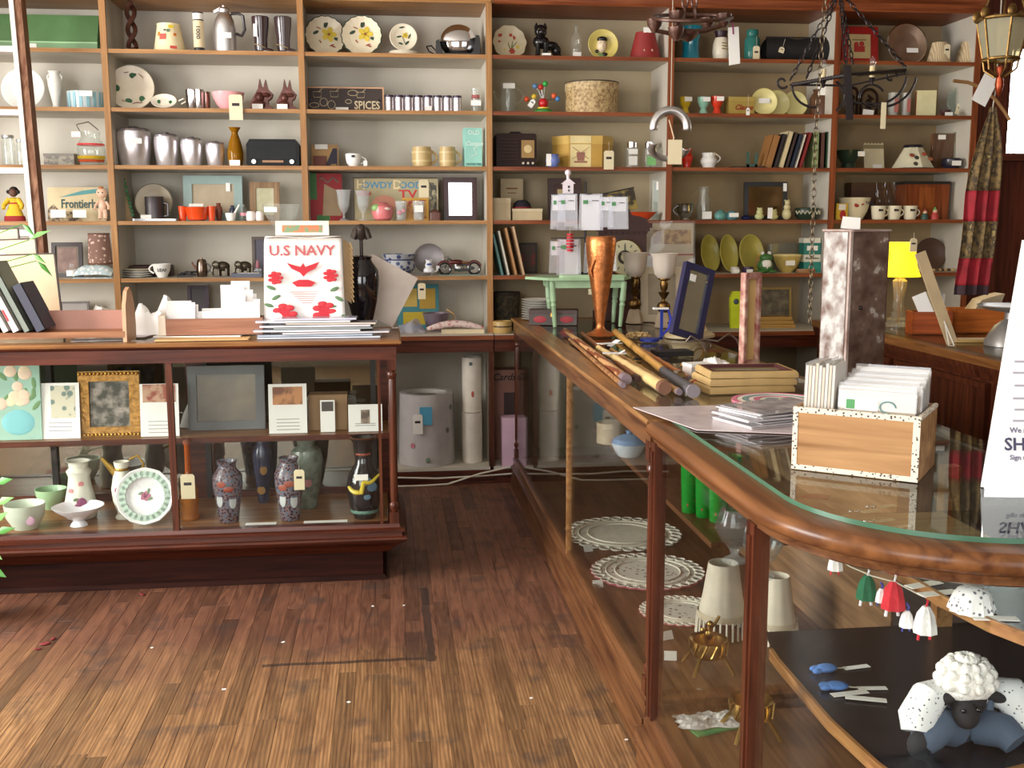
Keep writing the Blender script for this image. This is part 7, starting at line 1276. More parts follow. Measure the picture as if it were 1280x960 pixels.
for i in range(9):
    q = T('sleeved_print', 'clear-sleeved print in the loose pile beside the postcard box' if i < 8 else 'top sleeved print of the loose pile with grey picture', 'print', (1.03+(rr.random()-.5)*.03, 2.77+(rr.random()-.5)*.03, z), .35+(rr.random()-.5)*.25, 'pile of sleeved prints')
    put('print', MB().box(.25, .17, .0032), M((236, 232, 232) if i < 8 else (176, 170, 170), .5), q); put('sleeve', MB().box(.262, .182, .0006, 0, 0, .0033), glass((250, 250, 252), 1.5, .12), q); z += .0047
    if i == 8: put('picture', MB().box(.2, .12, .0004, 0, 0, .0041), pattern((110, 104, 108), (190, 180, 180), 'noise', 18, .5, .5, soft=.2), q)
r = T('striped_mat', 'round braided mat striped pink green and cream', 'mat', (X_at(975, 3.0, ZT), 3.02, ZP+.008), 0); cols = [(196, 110, 130), (220, 210, 196), (110, 140, 140), (214, 196, 190), (186, 96, 120), (206, 206, 186), (90, 120, 130), (214, 186, 186)]
for i, c in enumerate(cols): put('braid_ring', MB().lathe([(max(.0001, .135-.0165*i-.0165), .004), (.135-.0165*i-.014, .009), (.135-.0165*i, .008), (.135-.0165*i+.0005, .001)], 32), M(c, .8), r)

# =================================================================== INSIDE THE LEFT SHOWCASE
ZS1, ZF1 = .6248, .2648
def cslot(L, R, hpx, Y, z): 
    X = X_at((L+R)/2, Y, z); k = mpp(X, Y, z+.08); return Slot(Vector((X, Y, z+.0008)), (R-L)*k, hpx*k)
# shelf
s = cslot(-30, 52, 100, 4.80, ZS1); w, h = s.w, s.h
r = T('flower_painting', 'unframed pale green painting of white roses in blue vase', 'painting', s.loc, rot=(-.06, 0, 0)); put('canvas', MB().box(w, .012, h), M((150, 186, 168), .6, var=.12, scale=6), r); put('painted_vase', MB().sph(.07, w*.16, -.006, h*.22, 1, .05, .8), M((120, 186, 190), .6), r)
rr = random.Random(2)
for i in range(11): put('painted_rose', MB().sph(.02+.01*rr.random(), 0, 0, 0, 1, .08, .9), M((226, 216-int(20*rr.random()), 176), .6), r, (w*(.16+(rr.random()-.5)*.55), -.0065, h*(.42+.45*rr.random())))
for i in range(8): put('painted_leaf', MB().sph(.02, 0, 0, 0, 1.3, .05, .5), M((104, 140, 92), .6), r, (w*(.16+(rr.random()-.5)*.6), -.0062, h*(.35+.5*rr.random())), (0, rr.random()*3, 0))
def info_card(label, L, R, hpx, Y, pic, z=ZS1, px=.5, pz=.6, pw=.6, ph=.5, lines=3, rz=0., lift=0.):
    s = cslot(L, R, hpx, Y, z); s.loc.z += lift; w, h = s.w, s.h; r = T('photo_card', label, 'card', s.loc, rot=(-.1, 0, rz)); put('card', MB().box(w, .003, h), PAPER, r); put('photo', MB().box(w*pw, .001, h*ph, (px-.5)*w, -.002, h*(pz-ph/2)), pic, r)
    for i in range(lines): put('print_line', MB().box(w*.6, .0008, .003, 0, -.002, h*(.28-.07*i)), M((150, 146, 146), .7), r)
    return r
info_card('white card with photo of the rose painting', 53, 100, 70, 4.80, pattern((110, 130, 120), (206, 200, 176), 'voronoi', 30, .4, .5), px=.58, pz=.66, pw=.62, ph=.58)
s = cslot(101, 175, 82, 4.82, ZS1); r = frame('framed_painting', 'ornate gilt framed landscape painting with stream', s, .045, M((150, 108, 50), .4, .6, .35, 40, .5), pattern((58, 58, 44), (160, 150, 140), 'noise', 22, .52, .5, (116, 76, 50), soft=.12), .08, .03, cat='painting', inner='canvas')
for i in range(16): put('bead', MB().sph(.007, 0, 0, 0), BRASS, r, ((i/15-.5)*(s.w-.016), -.003, s.h-.01)); put('bead', MB().sph(.007, 0, 0, 0), BRASS, r, ((i/15-.5)*(s.w-.016), -.003, .01))
info_card('white card showing two small framed pictures', 177, 224, 66, 4.80, pattern((150, 70, 50), (190, 150, 120), 'noise', 22, .5, .5), pz=.82, pw=.85, ph=.34, lines=4)
s = cslot(237, 331, 80, 4.92, ZS1); frame('framed_picture', 'large dark grey glazed frame with dim picture', s, .04, M((84, 84, 84), .4), pattern((60, 54, 46), (130, 112, 84), 'noise', 5, .5, .3, soft=.25), .08, .02)
s = cslot(228, 300, 66, 5.03, ZS1); heap('bubble_wrap', 'bunched white plastic wrap behind the grey frame', 'wrap', s, .1, M((206, 204, 200), .4), 31, .05)
info_card('white sheet with boat photo and text', 337, 384, 62, 4.80, pattern((120, 70, 40), (190, 130, 80), 'noise', 14, .5, .5), pz=.76, pw=.78, ph=.36, lines=4)
info_card('small white card with dark photo', 401, 419, 40, 4.81, M((70, 60, 54), .5), pz=.8, pw=.8, ph=.3, lines=0)
info_card('wide white card with small portrait', 436, 478, 34, 4.80, pattern((90, 74, 60), (160, 140, 120), 'noise', 20, .5, .5), pw=.26, ph=.5, pz=.55, lines=2)
s = cslot(388, 435, 44, 4.91, ZS1); block('brown_carton', 'plain brown carton lying behind the small cards', 'box', s, .1, M((150, 118, 84), .7))
s = cslot(372, 470, 14, 5.02, ZS1); s.loc.z = .6248+.0; 
for i in range(3):
    X = X_at(425-8*i, 5.02, .8); solo('silver_book', ['lowest wrapped silver book inside the showcase', 'middle wrapped silver book inside the showcase', 'top wrapped silver book inside the showcase'][i], 'book', MB().box(.3-.02*i, .1, .04), M((150, 150, 142), .25, .6), (X, 5.04, .6256+.0415*i), .04*i, 'wrapped silver books')
# floor of the case
def painted_vase(label, L, R, hpx, Y, prof, mat, decor=(), z=ZF1, name='painted_vase', extra=None):
    s = cslot(L, R, hpx, Y, z); r = item(name, label, 'vase', s, [('body', ln(prof, s, 26), mat)])
    for nm, c, pts in decor:
        for (a, zz, q, qz) in pts:
            # radius of the profile at zz
            rad = 1.
            for (r0, z0), (r1, z1) in zip(prof, prof[1:]):
                if z0 <= zz <= z1 and z1 > z0: rad = r0+(r1-r0)*(zz-z0)/(z1-z0); break
            R0 = rad*s.w/2
            put(nm, MB().sph(q, 0, 0, 0, 1, .12, qz), M(c, .4), r, (R0*math.sin(a), -R0*math.cos(a), zz*s.h), (0, 0, a))
    if extra: extra(r, s)
    return r
WV = M((214, 212, 196), .3, var=.1)
s = cslot(8, 57, 32, 4.66, ZF1); item('china_bowl', 'pale green and white china bowl at the case end', 'bowl', s, [('bowl', ln([(.55, 0), (.6, .06), (.92, .5), (1, 1), (.95, 1), (.8, .4), (0, .15)], s, 28), M((206, 214, 196), .3)), ('flower_print', MB().sph(.02, s.w*.25, -s.w*.4, s.h*.45, 1, .2, 1), M((190, 150, 170), .5))])
s = cslot(68, 130, 25, 4.68, ZF1); solo('footed_dish', 'shallow white footed china dish', 'dish', ln([(.35, 0), (.3, .12), (.2, .25), (.5, .5), (.9, .85), (1, 1), (.95, 1), (.6, .65), (0, .5)], s, 32), M((232, 230, 236), .2), s.loc)
s = cslot(46, 84, 26, 4.98, ZF1); s.loc.z += .0; solo('green_bowl', 'light green china bowl set back in the case', 'bowl', ln(BOWL, s, 26), M((170, 206, 160), .3), s.loc)
painted_vase('white waisted vase painted with purple flowers', 83, 121, 72, 4.82, [(.9, 0), (1, .04), (1, .25), (.75, .55), (.66, .72), (.8, .82), (.6, .88), (.62, .97), (.8, 1), (.7, 1), (.5, .9), (0, .85)], WV, [('purple_flower', (130, 60, 96), [(.35, .3, .022, 1.1), (.1, .24, .016, 1)]), ('pink_flower', (206, 130, 130), [(-.5, .5, .014, 1), (.4, .62, .012, 1)]), ('dark_leaf', (96, 110, 80), [(.55, .2, .016, .7), (0, .36, .014, .6)])])
def ewer_extra(r, s):
    G = M((176, 140, 60), .3, .8)
    put('handle', MB().tube([(s.w*.2, 0, s.h*.6), (s.w*.75, 0, s.h*.72), (s.w*.95, 0, s.h*.9), (s.w*.7, 0, s.h*1.04), (s.w*.35, 0, s.h*.98)], .006, 8), G, r); put('spout', MB().tube([(-s.w*.3, 0, s.h*.75), (-s.w*.6, 0, s.h*.9), (-s.w*.85, 0, s.h*1.02)], [.016, .012, .008], 8), G, r); put('gilt_collar', ln([(.6, .8), (.66, .83), (.6, .86)], s, 20), G, r)
painted_vase('white and gold ewer with flowers behind the plate', 142, 170, 76, 4.78, [(.75, 0), (.8, .03), (.55, .08), (.9, .3), (1, .5), (.8, .7), (.58, .82), (.7, .95), (.6, .95), (0, .8)], WV, [('purple_flower', (140, 80, 100), [(-.2, .5, .016, 1), (.5, .6, .014, 1)])], name='ewer', extra=ewer_extra)
s = cslot(148, 217, 69, 4.66, ZF1); plate('floral_plate', 'white china plate with pale green border and pink roses', s, M((226, 226, 224), .2), .22, .022, 36, lambda a: 1+.012*math.cos(12*a), [('green_border', M((168, 190, 172), .35), [(.8*math.cos(t), .8*math.sin(t), .14, .17, t) for t in [2*PI*i/24 for i in range(24)]]), ('pink_rose', M((176, 92, 120), .4), petals(.0, .0, .09, .1, .08, 5)+[(.78*math.cos(t), .78*math.sin(t), .1, .1, 0) for t in [.5+2*PI*i/8 for i in range(8)]]), ('green_sprig', M((100, 130, 90), .4), [(.16, -.1, .1, .04, .5), (-.16, .1, .1, .04, .5), (.1, .18, .1, .04, 1.3)])])
s = cslot(226, 250, 96, 4.72, ZF1); r = item('amber_decanter', 'ridged amber glass decanter with long neck and tag', 'bottle', s, [('body', ln([(.9, 0), (1, .03), (.85, .09), (1, .14), (.85, .2), (1, .26), (.84, .32), (.96, .38), (.7, .46), (.34, .56), (.34, .6), (0, .6)], s, 24), glass((196, 120, 30), 1.5, .5)), ('neck', ln([(.34, .58), (.3, .8), (.3, .98), (.36, 1), (0, 1)], s, 16), glass((176, 84, 20), 1.5, .6)), ('stopper', ln([(.4, 1), (.4, 1.04), (0, 1.06)], s, 14), M((120, 60, 30), .3))]); tag(r, .004, -s.w*.52, s.h*.66, .06, .11, .01)
CLV = pattern((40, 46, 66), (140, 96, 80), 'voronoi', 80, .42, .25, (90, 100, 116))
CPROF = [(.6, 0), (.66, .02), (.8, .3), (1, .62), (.98, .76), (.62, .88), (.56, .92), (.7, 1), (.6, 1), (.5, .92), (0, .85)]
painted_vase('dark cloisonne vase beside the amber decanter', 268, 305, 78, 4.66, CPROF, CLV, [('red_scroll', (150, 70, 50), [(.2, .58, .022, .6), (-.3, .66, .02, .7)]), ('pale_panel', (186, 190, 190), [(-.55, .4, .016, 2.), (.5, .36, .016, 1.8)])], name='cloisonne_vase')
r = painted_vase('dark cloisonne vase carrying a manila tag', 345, 381, 80, 4.66, CPROF, CLV, [('red_scroll', (150, 74, 54), [(.1, .62, .024, .6), (-.4, .56, .02, .7)]), ('pale_panel', (186, 190, 190), [(-.5, .36, .016, 2.), (.45, .34, .016, 2.)])], name='cloisonne_vase'); tag(r, .05, -.07, .26, .045, .09, .02)
painted_vase('tall grey green vase with red mouth behind the tagged vase', 364, 406, 88, 4.86, [(.5, 0), (.55, .03), (.85, .4), (1, .7), (.85, .84), (.5, .9), (.6, 1), (.5, 1), (0, .85)], M((104, 112, 100), .25, var=.4, scale=25), [('pink_flower', (170, 110, 110), [(.1, .4, .02, 1), (-.3, .55, .018, 1)])], name='tall_vase')
painted_vase('slender navy vase set far back', 318, 342, 86, 4.98, [(.5, 0), (.6, .05), (.95, .55), (1, .72), (.6, .88), (.5, .93), (.7, 1), (.5, 1), (0, .85)], M((44, 48, 72), .2, var=.3, scale=20), [('gilt_leaf', (150, 110, 50), [(-.2, .2, .02, 1), (.2, .5, .016, 1.4)])], name='tall_vase')
def dragon(r, s):
    put('yellow_dragon', MB().tube([(-s.w*.42+.011*i, -s.w*.5*math.sqrt(max(.05, 1-((-.84+.011*i/s.w*2))**2))-.004, s.h*(.42-.02*math.sin(i*.9)-.016*i*(1 if i < 6 else -.6))) for i in range(14)], [.006, .009, .01, .011, .011, .011, .01, .01, .009, .008, .007, .006, .005, .004], 8), M((206, 184, 60), .3), r); put('lip_ring', ln([(.7, .985), (.74, 1.0), (.68, 1.01)], s, 24), M((120, 76, 56), .3, .6), r); sticker(r, -.01, -s.w*.5, s.h*.55, .06, .026)
painted_vase('black vase with yellow dragon and flared copper mouth', 434, 478, 102, 4.66, [(.6, 0), (.62, .03), (.85, .15), (1, .38), (.9, .52), (.5, .68), (.42, .78), (.48, .9), (.74, 1), (.66, 1), (.36, .85), (0, .75)], M((34, 30, 32), .12, spec=.7, var=.3), [('blue_flower', (90, 120, 140), [(.5, .42, .024, .9), (.2, .3, .016, .8), (.3, .5, .014, 1)]), ('green_wave', (96, 130, 116), [(a*.4, .1, .02, .5) for a in (-3, -2, -1, 0, 1, 2, 3)]), ('red_band', (150, 70, 50), [(a*.5, .8, .01, .5) for a in (-2, -1, 0, 1, 2)])], name='dragon_vase', extra=dragon)
for L, R, Y, lb in ((307, 345, 4.60, 'white leaflet lying between the two cloisonne vases'), (380, 434, 4.60, 'printed white leaflet lying before the dragon vase')):
    s = cslot(L, R, 2, Y, ZF1); r = solo('leaflet', lb, 'paper', MB().box(s.w, .05, .001), PAPER, s.loc)

# =================================================================== INSIDE THE RIGHT SHOWCASES
DOI = pattern((120, 104, 84), (226, 218, 200), 'voronoi', 70, .2, .9)
def doily(label, x, y, z, R, mat, lace, edge=None, tilt=0., rx=0.):
    r = T('crochet_doily', label, 'doily', (x, y, z), rot=(rx, tilt, 0))
    put('lace_centre', MB().lathe([(.0001, .004), (R*.5, .004), (R*.86, .003), (R*.86, .001), (.0001, .001)], 36), mat, r)
    n = 30
    for k, (rad, q) in enumerate(((R*.58, R*.05), (R*.74, R*.05))): put('lace_ring', MB().tube([(rad*math.cos(2*PI*i/40), rad*math.sin(2*PI*i/40), .006) for i in range(40)], .003, 5, True), lace, r)
    for i in range(n): put('scallop', sc_mesh(R, lace), None, r, (0, 0, 0), (0, 0, 2*PI*i/n))
    if edge: put('edge_cord', MB().tube([((R*1.0+R*.02*math.cos(30*t))*math.cos(t), (R*1.0+R*.02*math.cos(30*t))*math.sin(t), .005) for t in [2*PI*i/120 for i in range(120)]], .0035, 5, True), edge, r)
    return r
_sc = {}
def sc_mesh(R, mat):
    k = (round(R, 3), mat.name)
    if k not in _sc: _sc[k] = MB().tube([(R*.92+R*.085*math.cos(t), R*.085*math.sin(t), .006) for t in [2*PI*i/10 for i in range(10)]], .004, 5, True).mesh('scallop', mat)
    return _sc[k]
LACE = M((226, 220, 204), .9)
ZF2 = .1628
p = gz(778, 668, ZF2); doily('round cream crochet doily with scalloped edge on the case floor', 1.03, p.y, ZF2, .265, DOI, LACE)
p = gz(808, 716, ZF2); doily('white openwork doily edged in pink cord', max(p.x, .985), p.y-.02, ZF2+.009, .225, pattern((96, 78, 62), (228, 222, 210), 'voronoi', 42, .26, .9), LACE, M((176, 90, 100), .8))
p = gz(852, 765, ZF2); doily('small white openwork doily beside the fringed shades', p.x, p.y, ZF2, .15, pattern((96, 78, 62), (228, 222, 210), 'voronoi', 42, .26, .9), LACE, M((176, 100, 100), .8))
def fringed(label, px, py, w, h, z):
    p = gz(px, py, z); k = mpp(p.x, p.y, z+.1); s = Slot(p+Vector((0, 0, .001)), w*k, h*k); r = item('fringed_lampshade', label, 'lampshade', s, [('shade', ln([(1, .25), (.96, .3), (.8, .55), (.62, .96), (.6, 1), (.56, 1), (.9, .3)], s, 36, lambda a: 1+.015*math.cos(24*a)), M((216, 206, 186), .8)), ('band', ln([(.98, .24), (1.03, .28), (1, .34)], s, 36), M((200, 186, 160), .8))])
    for i in range(26): put('fringe', MB().tube([(s.w*.5*math.cos(2*PI*i/26), s.w*.5*math.sin(2*PI*i/26), s.h*.26), (s.w*.52*math.cos(2*PI*i/26), s.w*.52*math.sin(2*PI*i/26), .002)], .004, 4), M((222, 214, 196), .9), r)
fringed('cream gathered lampshade with fringe inside the counter', 902, 792, 62, 92, ZF2); fringed('second fringed cream lampshade partly behind the stile', 968, 800, 54, 84, ZF2)
def gold_stand(label, px, py):
    p = gz(px, py, ZF2); near_ = py > 860; p = Vector((X_at(px, 2.70, .146), 2.70, .146)) if near_ else Vector((p.x, max(p.y, 3.05), p.z)); r = T('gilt_stand', label, 'stand', p+Vector((0, 0, .001)), .4); G = M((196, 160, 90), .28, 1.)
    put('basket', MB().lathe([(.05, .05), (.06, .07), (.055, .1), (.06, .105), (.05, .1), (.045, .06), (.0001, .055)], 16), G, r)
    for i in range(4):
        a = PI/2*i+.4; put('foot', MB().tube([(.05*math.cos(a), .05*math.sin(a), .06), (.075*math.cos(a), .075*math.sin(a), .03), (.09*math.cos(a), .09*math.sin(a), .006)], .006, 6), G, r)
    for i in range(12):
        a = 2*PI*i/12; put('openwork_strut', MB().tube([(.058*math.cos(a), .058*math.sin(a), .06), (.06*math.cos(a+.3), .06*math.sin(a+.3), .1)], .004, 5), G, r)
    put('cherub', MB().sph(.014, 0, 0, .12, 1, 1, 1.5).sph(.011, .004, 0, .15).tube([(0, 0, .13), (.025, 0, .15), (.04, 0, .17)], .005, 6).tube([(0, 0, .13), (-.03, 0, .14)], .005, 6), G, r)
gold_stand('gilt openwork stand with cherub beside the small doily', 885, 838); gold_stand('gilt openwork stand with cherub next to the stile', 938, 872)
ZS2 = .6035
def snifter(label, px, py):
    p = gz(px, py, ZS2); k = mpp(p.x, p.y, ZS2+.06); s = Slot(p+Vector((0, 0, .001)), 50*k, 68*k)
    item('brandy_snifter', label, 'glass', s, [('bowl', ln([(.3, .26), (.7, .4), (1, .62), (.98, .75), (.72, 1), (.7, 1), (.94, .74), (.96, .62), (.66, .42), (0, .32)], s, 24), CLEAR), ('foot', ln([(.62, 0), (.6, .04), (.2, .12), (.24, .2), (.34, .27), (0, .27)], s, 20), glass((250, 252, 252), 1.6, .14))], group='brandy snifters')
snifter('round brandy snifter beside the green tumblers', 918, 702); snifter('brandy snifter next to the case stile', 952, 722)
for i, (px, py) in enumerate(((862, 640), (880, 646), (897, 652), (914, 640))):
    p = gz(px, py, ZS2); p.y = max(p.y, 3.15); s = Slot(p+Vector((0, 0, .001)), .066, .19)
    item('green_tumbler', ['vivid green tumbler with red flowers at the shelf front', 'vivid green tumbler with red flowers, second of four', 'vivid green tumbler with red flowers, third of four', 'vivid green tumbler with red flowers next to the snifters'][i], 'glass', s, [('glass', ln(TUMB, s, 18), glass((50, 186, 70), 1.45, .45)), ('red_flower', MB().sph(.009, -.008, -.022, .03, 1, .3, 1).sph(.009, .008, -.023, .045, 1, .3, 1), M((190, 60, 60), .5))], group='green tumblers')
p = gz(790, 574, ZS2); k = mpp(p.x, p.y, ZS2); s = Slot(p+Vector((0, .06, .001)), 44*k, 34*k); item('covered_dish', 'blue and white covered tureen with knob', 'dish', s, [('dish', ln([(.6, 0), (.7, .08), (.98, .4), (1, .5), (0, .5)], s, 24), M((206, 214, 222), .25)), ('cover', ln([(1.02, .5), (.9, .66), (.4, .8), (.12, .84), (.2, .95), (0, 1)], s, 24), M((120, 150, 190), .25)), ('handle', MB().tube(handle_pts(s.w*.1, s.h*.8, s.h*1.1, .02), .004, 6), WHITE)])
p = gz(765, 580, ZS2); solo('round_tin', 'pale round tin box on the inner shelf', 'tin', MB().cyl(.06, .09, 22), M((190, 170, 140), .4), p+Vector((.08, .42, .001)))
p = gz(812, 560, ZS2); r = item('glass_stack', 'stack of clear glass cups inside the counter', 'glassware', Slot(p+Vector((.05, .1, .001)), .07, .16), [('cup', MB().at(0, 0, .05*i).lathe([(.026, 0), (.035, .05), (.033, .05), (.024, .006), (0, .006)], 16), CLEAR) for i in range(3)])
for px, py, lb, rz in ((836, 800, 'small white card near the stile on the case floor', .3), (838, 826, 'folded white price card on the case floor', -.2), (736, 690, 'white price card below the cream doily', .2), (748, 735, 'dim cream card beside the pink-edged doily', .1)):
    p = gz(px, py, ZF2); solo('price_card', lb, 'card', MB().at(0, 0, 0, -.5, 0, 0).bx(-.02, .02, 0, .0015, .0, .03), PAPER, p+Vector((0, 0, .001)), rz)
# near case floor: lace runner on green cloth
p = gz(880, 872, ZF2); ZN = .146
p = gz(868, 872, ZN); solo('green_cloth', 'folded green cloth under a lace runner', 'cloth', MB().box(.2, .1, .006), M((60, 140, 80), .8), (p.x+.02, min(p.y, 2.78), ZN), .3); s = Slot(Vector((p.x+.01, min(p.y, 2.78), ZN+.007)), .22, .02); heap('lace_runner', 'crumpled white lace runner on the green cloth', 'lace', s, .09, pattern((230, 228, 226), (180, 180, 178), 'voronoi', 60, .4, .9), 41, .04)
# curved case: bell ornaments on a string
def bell(label, px, py, w, c, drop, feet):
    Y = 1.80+(1.95-1.80)*max(0, min(1, (1170-px)/130)); Yb = Y-.02; p = gy(px, py, Yb); k = mpp(p.x, p.y, p.z); W = w*k; H_ = W*1.15
    r = T('crochet_bell', label, 'ornament', p, group='crochet bells on a string'); mt = M(c, .95, 0, .12, 60, .5)
    put('bell', MB().lathe([(W*.5, 0), (W*.46, H_*.3), (W*.36, H_*.7), (W*.15, H_), (0.0001, H_)], 16, 1, 1, lambda a: 1+.06*math.cos(8*a)), mt, r); put('loop', MB().tube([(0, 0, H_*.95), (.003, 0, H_*1.2), (-.002, 0, H_*1.45)], .0022, 5), feet, r)
    put('clapper', MB().tube([(-W*.25, 0, .004), (-W*.3, 0, -H_*.3)], W*.07, 6).tube([(W*.2, 0, .004), (W*.25, 0, -H_*.3)], W*.07, 6), feet, r)
RD, BL_, GR_ = M((196, 30, 50), .8), M((60, 70, 160), .8), M((226, 224, 230), .8)
bell('white crochet bell with red trim hanging alone', 1044, 712, 19, (236, 230, 226), 0, RD)
bell('dark green crochet bell on the string', 1083, 748, 26, (30, 96, 66), 0, GR_)
bell('slim white crochet bell with blue trim by the green bell', 1101, 752, 15, (240, 236, 236), 0, BL_)
bell('large red crochet bell on the string', 1116, 760, 30, (196, 40, 54), 0, GR_)
bell('slim white crochet bell with blue trim between two larger bells', 1133, 783, 18, (242, 238, 238), 0, BL_)
bell('large white crochet bell with red clapper', 1156, 790, 29, (244, 240, 238), 0, RD)
solo('hanging_string', 'white string carrying the crochet bells', 'string', MB().tube([tuple(gy(a, c, 1.80+.15*max(0, min(1, (1170-a)/130))-.02)) for a, c in ((1035, 688), (1062, 708), (1090, 720), (1120, 728), (1150, 744), (1172, 752))], .0014, 5), STR)
p = gz(1222, 768, UPZ); k = mpp(p.x, p.y, UPZ); solo('lace_bell', 'white openwork lace bell on the upper shelf', 'ornament', MB().lathe([(28*k, 0), (26*k, 8*k), (20*k, 24*k), (12*k, 30*k), (.0001, 31*k)], 24, 1, 1, lambda a: 1+.05*math.cos(12*a)), pattern((110, 110, 116), (240, 238, 236), 'voronoi', 110, .3, .9), p+Vector((0, .02, .001)))
for px, py, lb, rz in ((1160, 735, 'slim white tag lying on the upper shelf edge', .3), (1178, 746, 'wide white tag beside the lace bell', .15), (1250, 778, 'plain card next to the lace bell', -.2)):
    p = gz(px, py, UPZ); solo('paper_tag', lb, 'tag', MB().box(.075, .022, .0012), PAPER, p+Vector((0, .015, .0012)), rz)
# crochet dolls and tags on the lower shelf
for px, py, lb, rz in ((1032, 840, 'blue crochet mitten charm at the rear', .15), (1045, 862, 'blue crochet mitten charm at the front', -.1)):
    p = gz(px, py, LOZ); r = T('crochet_mitten', lb, 'ornament', p+Vector((0, 0, .001)), rz); put('mitten', MB().sph(.024, 0, 0, .008, 1.1, .7, .34).sph(.011, -.022, .006, .007, 1.2, .7, .6).sph(.01, -.024, -.008, .007, 1.2, .7, .6), M((80, 124, 190), .9, bump=.5, scale=60), r); put('string', MB().tube([(.02, 0, .006), (.035, 0, .004), (.05, .0, .003)], .0015, 5), STR, r); put('price_tag', MB().box(.06, .016, .001, .075, .0, .001), PAPER, r)
for px, py, lb, rz in ((1062, 868, 'white tag strip lying on the lower shelf', .12), (1078, 872, 'second white tag strip lying across the first', -.35)):
    p = gz(px, py, LOZ); solo('tag_strip', lb, 'tag', MB().box(.08, .018, .001), PAPER, p+Vector((0, -.015*(px > 1070), .002+.002*(px > 1070))), rz)
# plush sheep
Yp = 1.745; p = gy(1200, 925, Yp); p.z = LOZ+.001; p.x = X_at(1204, Yp, .66)
r = T('plush_sheep', 'plush sheep with black face, white woolly cap and blue overalls', 'toy', p); kk = mpp(p.x, p.y, .68)
DEN, DOT, BF, WOOL = M((74, 88, 108), .85), pattern((60, 62, 74), (226, 226, 226), 'voronoi', 120, .2, .9), M((30, 30, 36), .8), M((238, 234, 228), .95, 0, .06, 70, .8)
head = gy(1207, 862, Yp-.02)-p
put('body', MB().sph(.062, 0, .03, .052, 1.15, .8, 1.0, 18).sph(.045, .005, .02, .10, 1.1, .8, .8, 16), DEN, r)
put('leg', MB().tube([(-.02, .0, .035), (-.06, -.02, .052), (-.088, -.035, .035), (-.1, -.04, .022)], [.036, .034, .03, .022], 12), DEN, r); put('leg', MB().tube([(.03, .0, .035), (.06, -.04, .04), (.07, -.06, .027)], [.034, .031, .026], 12), DEN, r)
put('foot', MB().sph(.022, -.106, -.044, .027, 1, .8, 1.2), BF, r)
put('head', MB().sph(.036, head.x+.004, head.y, head.z-.014, .95, .95, 1.05, 16).sph(.024, head.x-.012, head.y-.026, head.z-.034, .95, 1.1, 1.1, 14), BF, r)
put('wool_cap', MB().sph(.046, head.x+.004, head.y+.008, head.z+.014, 1.1, 1, .92, 20), WOOL, r)
put('wool_curls', (lambda mb: [mb.sph(.0105, head.x+.004+.044*math.cos(a)*math.sin(b)*1.08, head.y+.008+.044*math.sin(a)*math.sin(b), head.z+.016+.04*math.cos(b), n=8) for a in [2*PI*i/12 for i in range(12)] for b in (.25, .7, 1.15, 1.6)] and mb)(MB()), WOOL, r)
for x, a in ((-.04, -.3), (.05, .35)): put('ear', MB().at(head.x+x, head.y-.008, head.z-.012, 0, a, 0).sph(.018, 0, 0, 0, 1.5, .5, .6), BF, r)
for x in (-.028, .0): put('eye', MB().sph(.0045, head.x+x, head.y-.045, head.z-.018), M((14, 12, 18), .1), r)
put('arm', MB().tube([(-.04, .01, .1), (-.075, -.01, .1), (-.1, -.02, .065), (-.105, -.03, .045)], [.024, .032, .034, .026], 12), DOT, r); put('arm', MB().tube([(.045, .01, .1), (.085, -.005, .095), (.11, -.02, .055), (.115, -.03, .03)], [.024, .034, .036, .03], 12), DOT, r)
put('shirt', MB().sph(.034, .012, -.012, .098, 1, .7, .7, 14), DOT, r); put('bib_strap', MB().tube([(.03, -.03, .08), (.036, -.022, .115), (.03, .0, .13)], .009, 8), DEN, r)

# =================================================================== ON THE CURVED SHOWCASE
ZG = 1.0185
pL, pR, pB = gz(989, 586, ZG), gz(1147, 604, ZG), gz(1168, 566, ZG)
u = (pR-pL); L_ = u.length; ang = math.atan2(u.y, u.x); kk = mpp(pL.x, pL.y, ZG); bh = 78*kk; bd = .2
r = T('postcard_box', 'wooden cigar box with printed paper edging holding postcards', 'box', pL+Vector((0, 0, .001)), ang)
WB = wood((138, 96, 58), (196, 152, 104), .5, 'x', 5.); t = .007; TR = pattern((74, 64, 62), (226, 214, 194), 'voronoi', 130, .3, .7)
put('front', MB().bx(0, L_, 0, t, 0, bh), WB, r); put('back', MB().bx(0, L_, bd-t, bd, 0, bh), WB, r); put('side', MB().bx(0, t, t, bd-t, 0, bh), WB, r); put('side', MB().bx(L_-t, L_, t, bd-t, 0, bh), WB, r); put('bottom', MB().bx(t, L_-t, t, bd-t, 0, t), WB, r)
e = .0012; bw_ = .011
for a in ((0, L_, -e, 0, bh-bw_, bh), (0, L_, -e, 0, 0, bw_), (0, bw_, -e, 0, bw_, bh-bw_), (L_-bw_*1.3, L_, -e, 0, bw_, bh-bw_), (L_, L_+e, 0, bd, bh-bw_*.6, bh), (0, L_, -e, t, bh, bh+e), (L_-t, L_, t, bd, bh, bh+e)): put('paper_edging', MB().bx(*a), TR, r)
M4 = Matrix.Translation(pL) @ Matrix.Rotation(ang, 4, 'Z')
rr = random.Random(9)
PC = [M((206, 190, 166), .5), M((192, 174, 150), .5), M((212, 200, 182), .5), M((182, 164, 142), .5)]
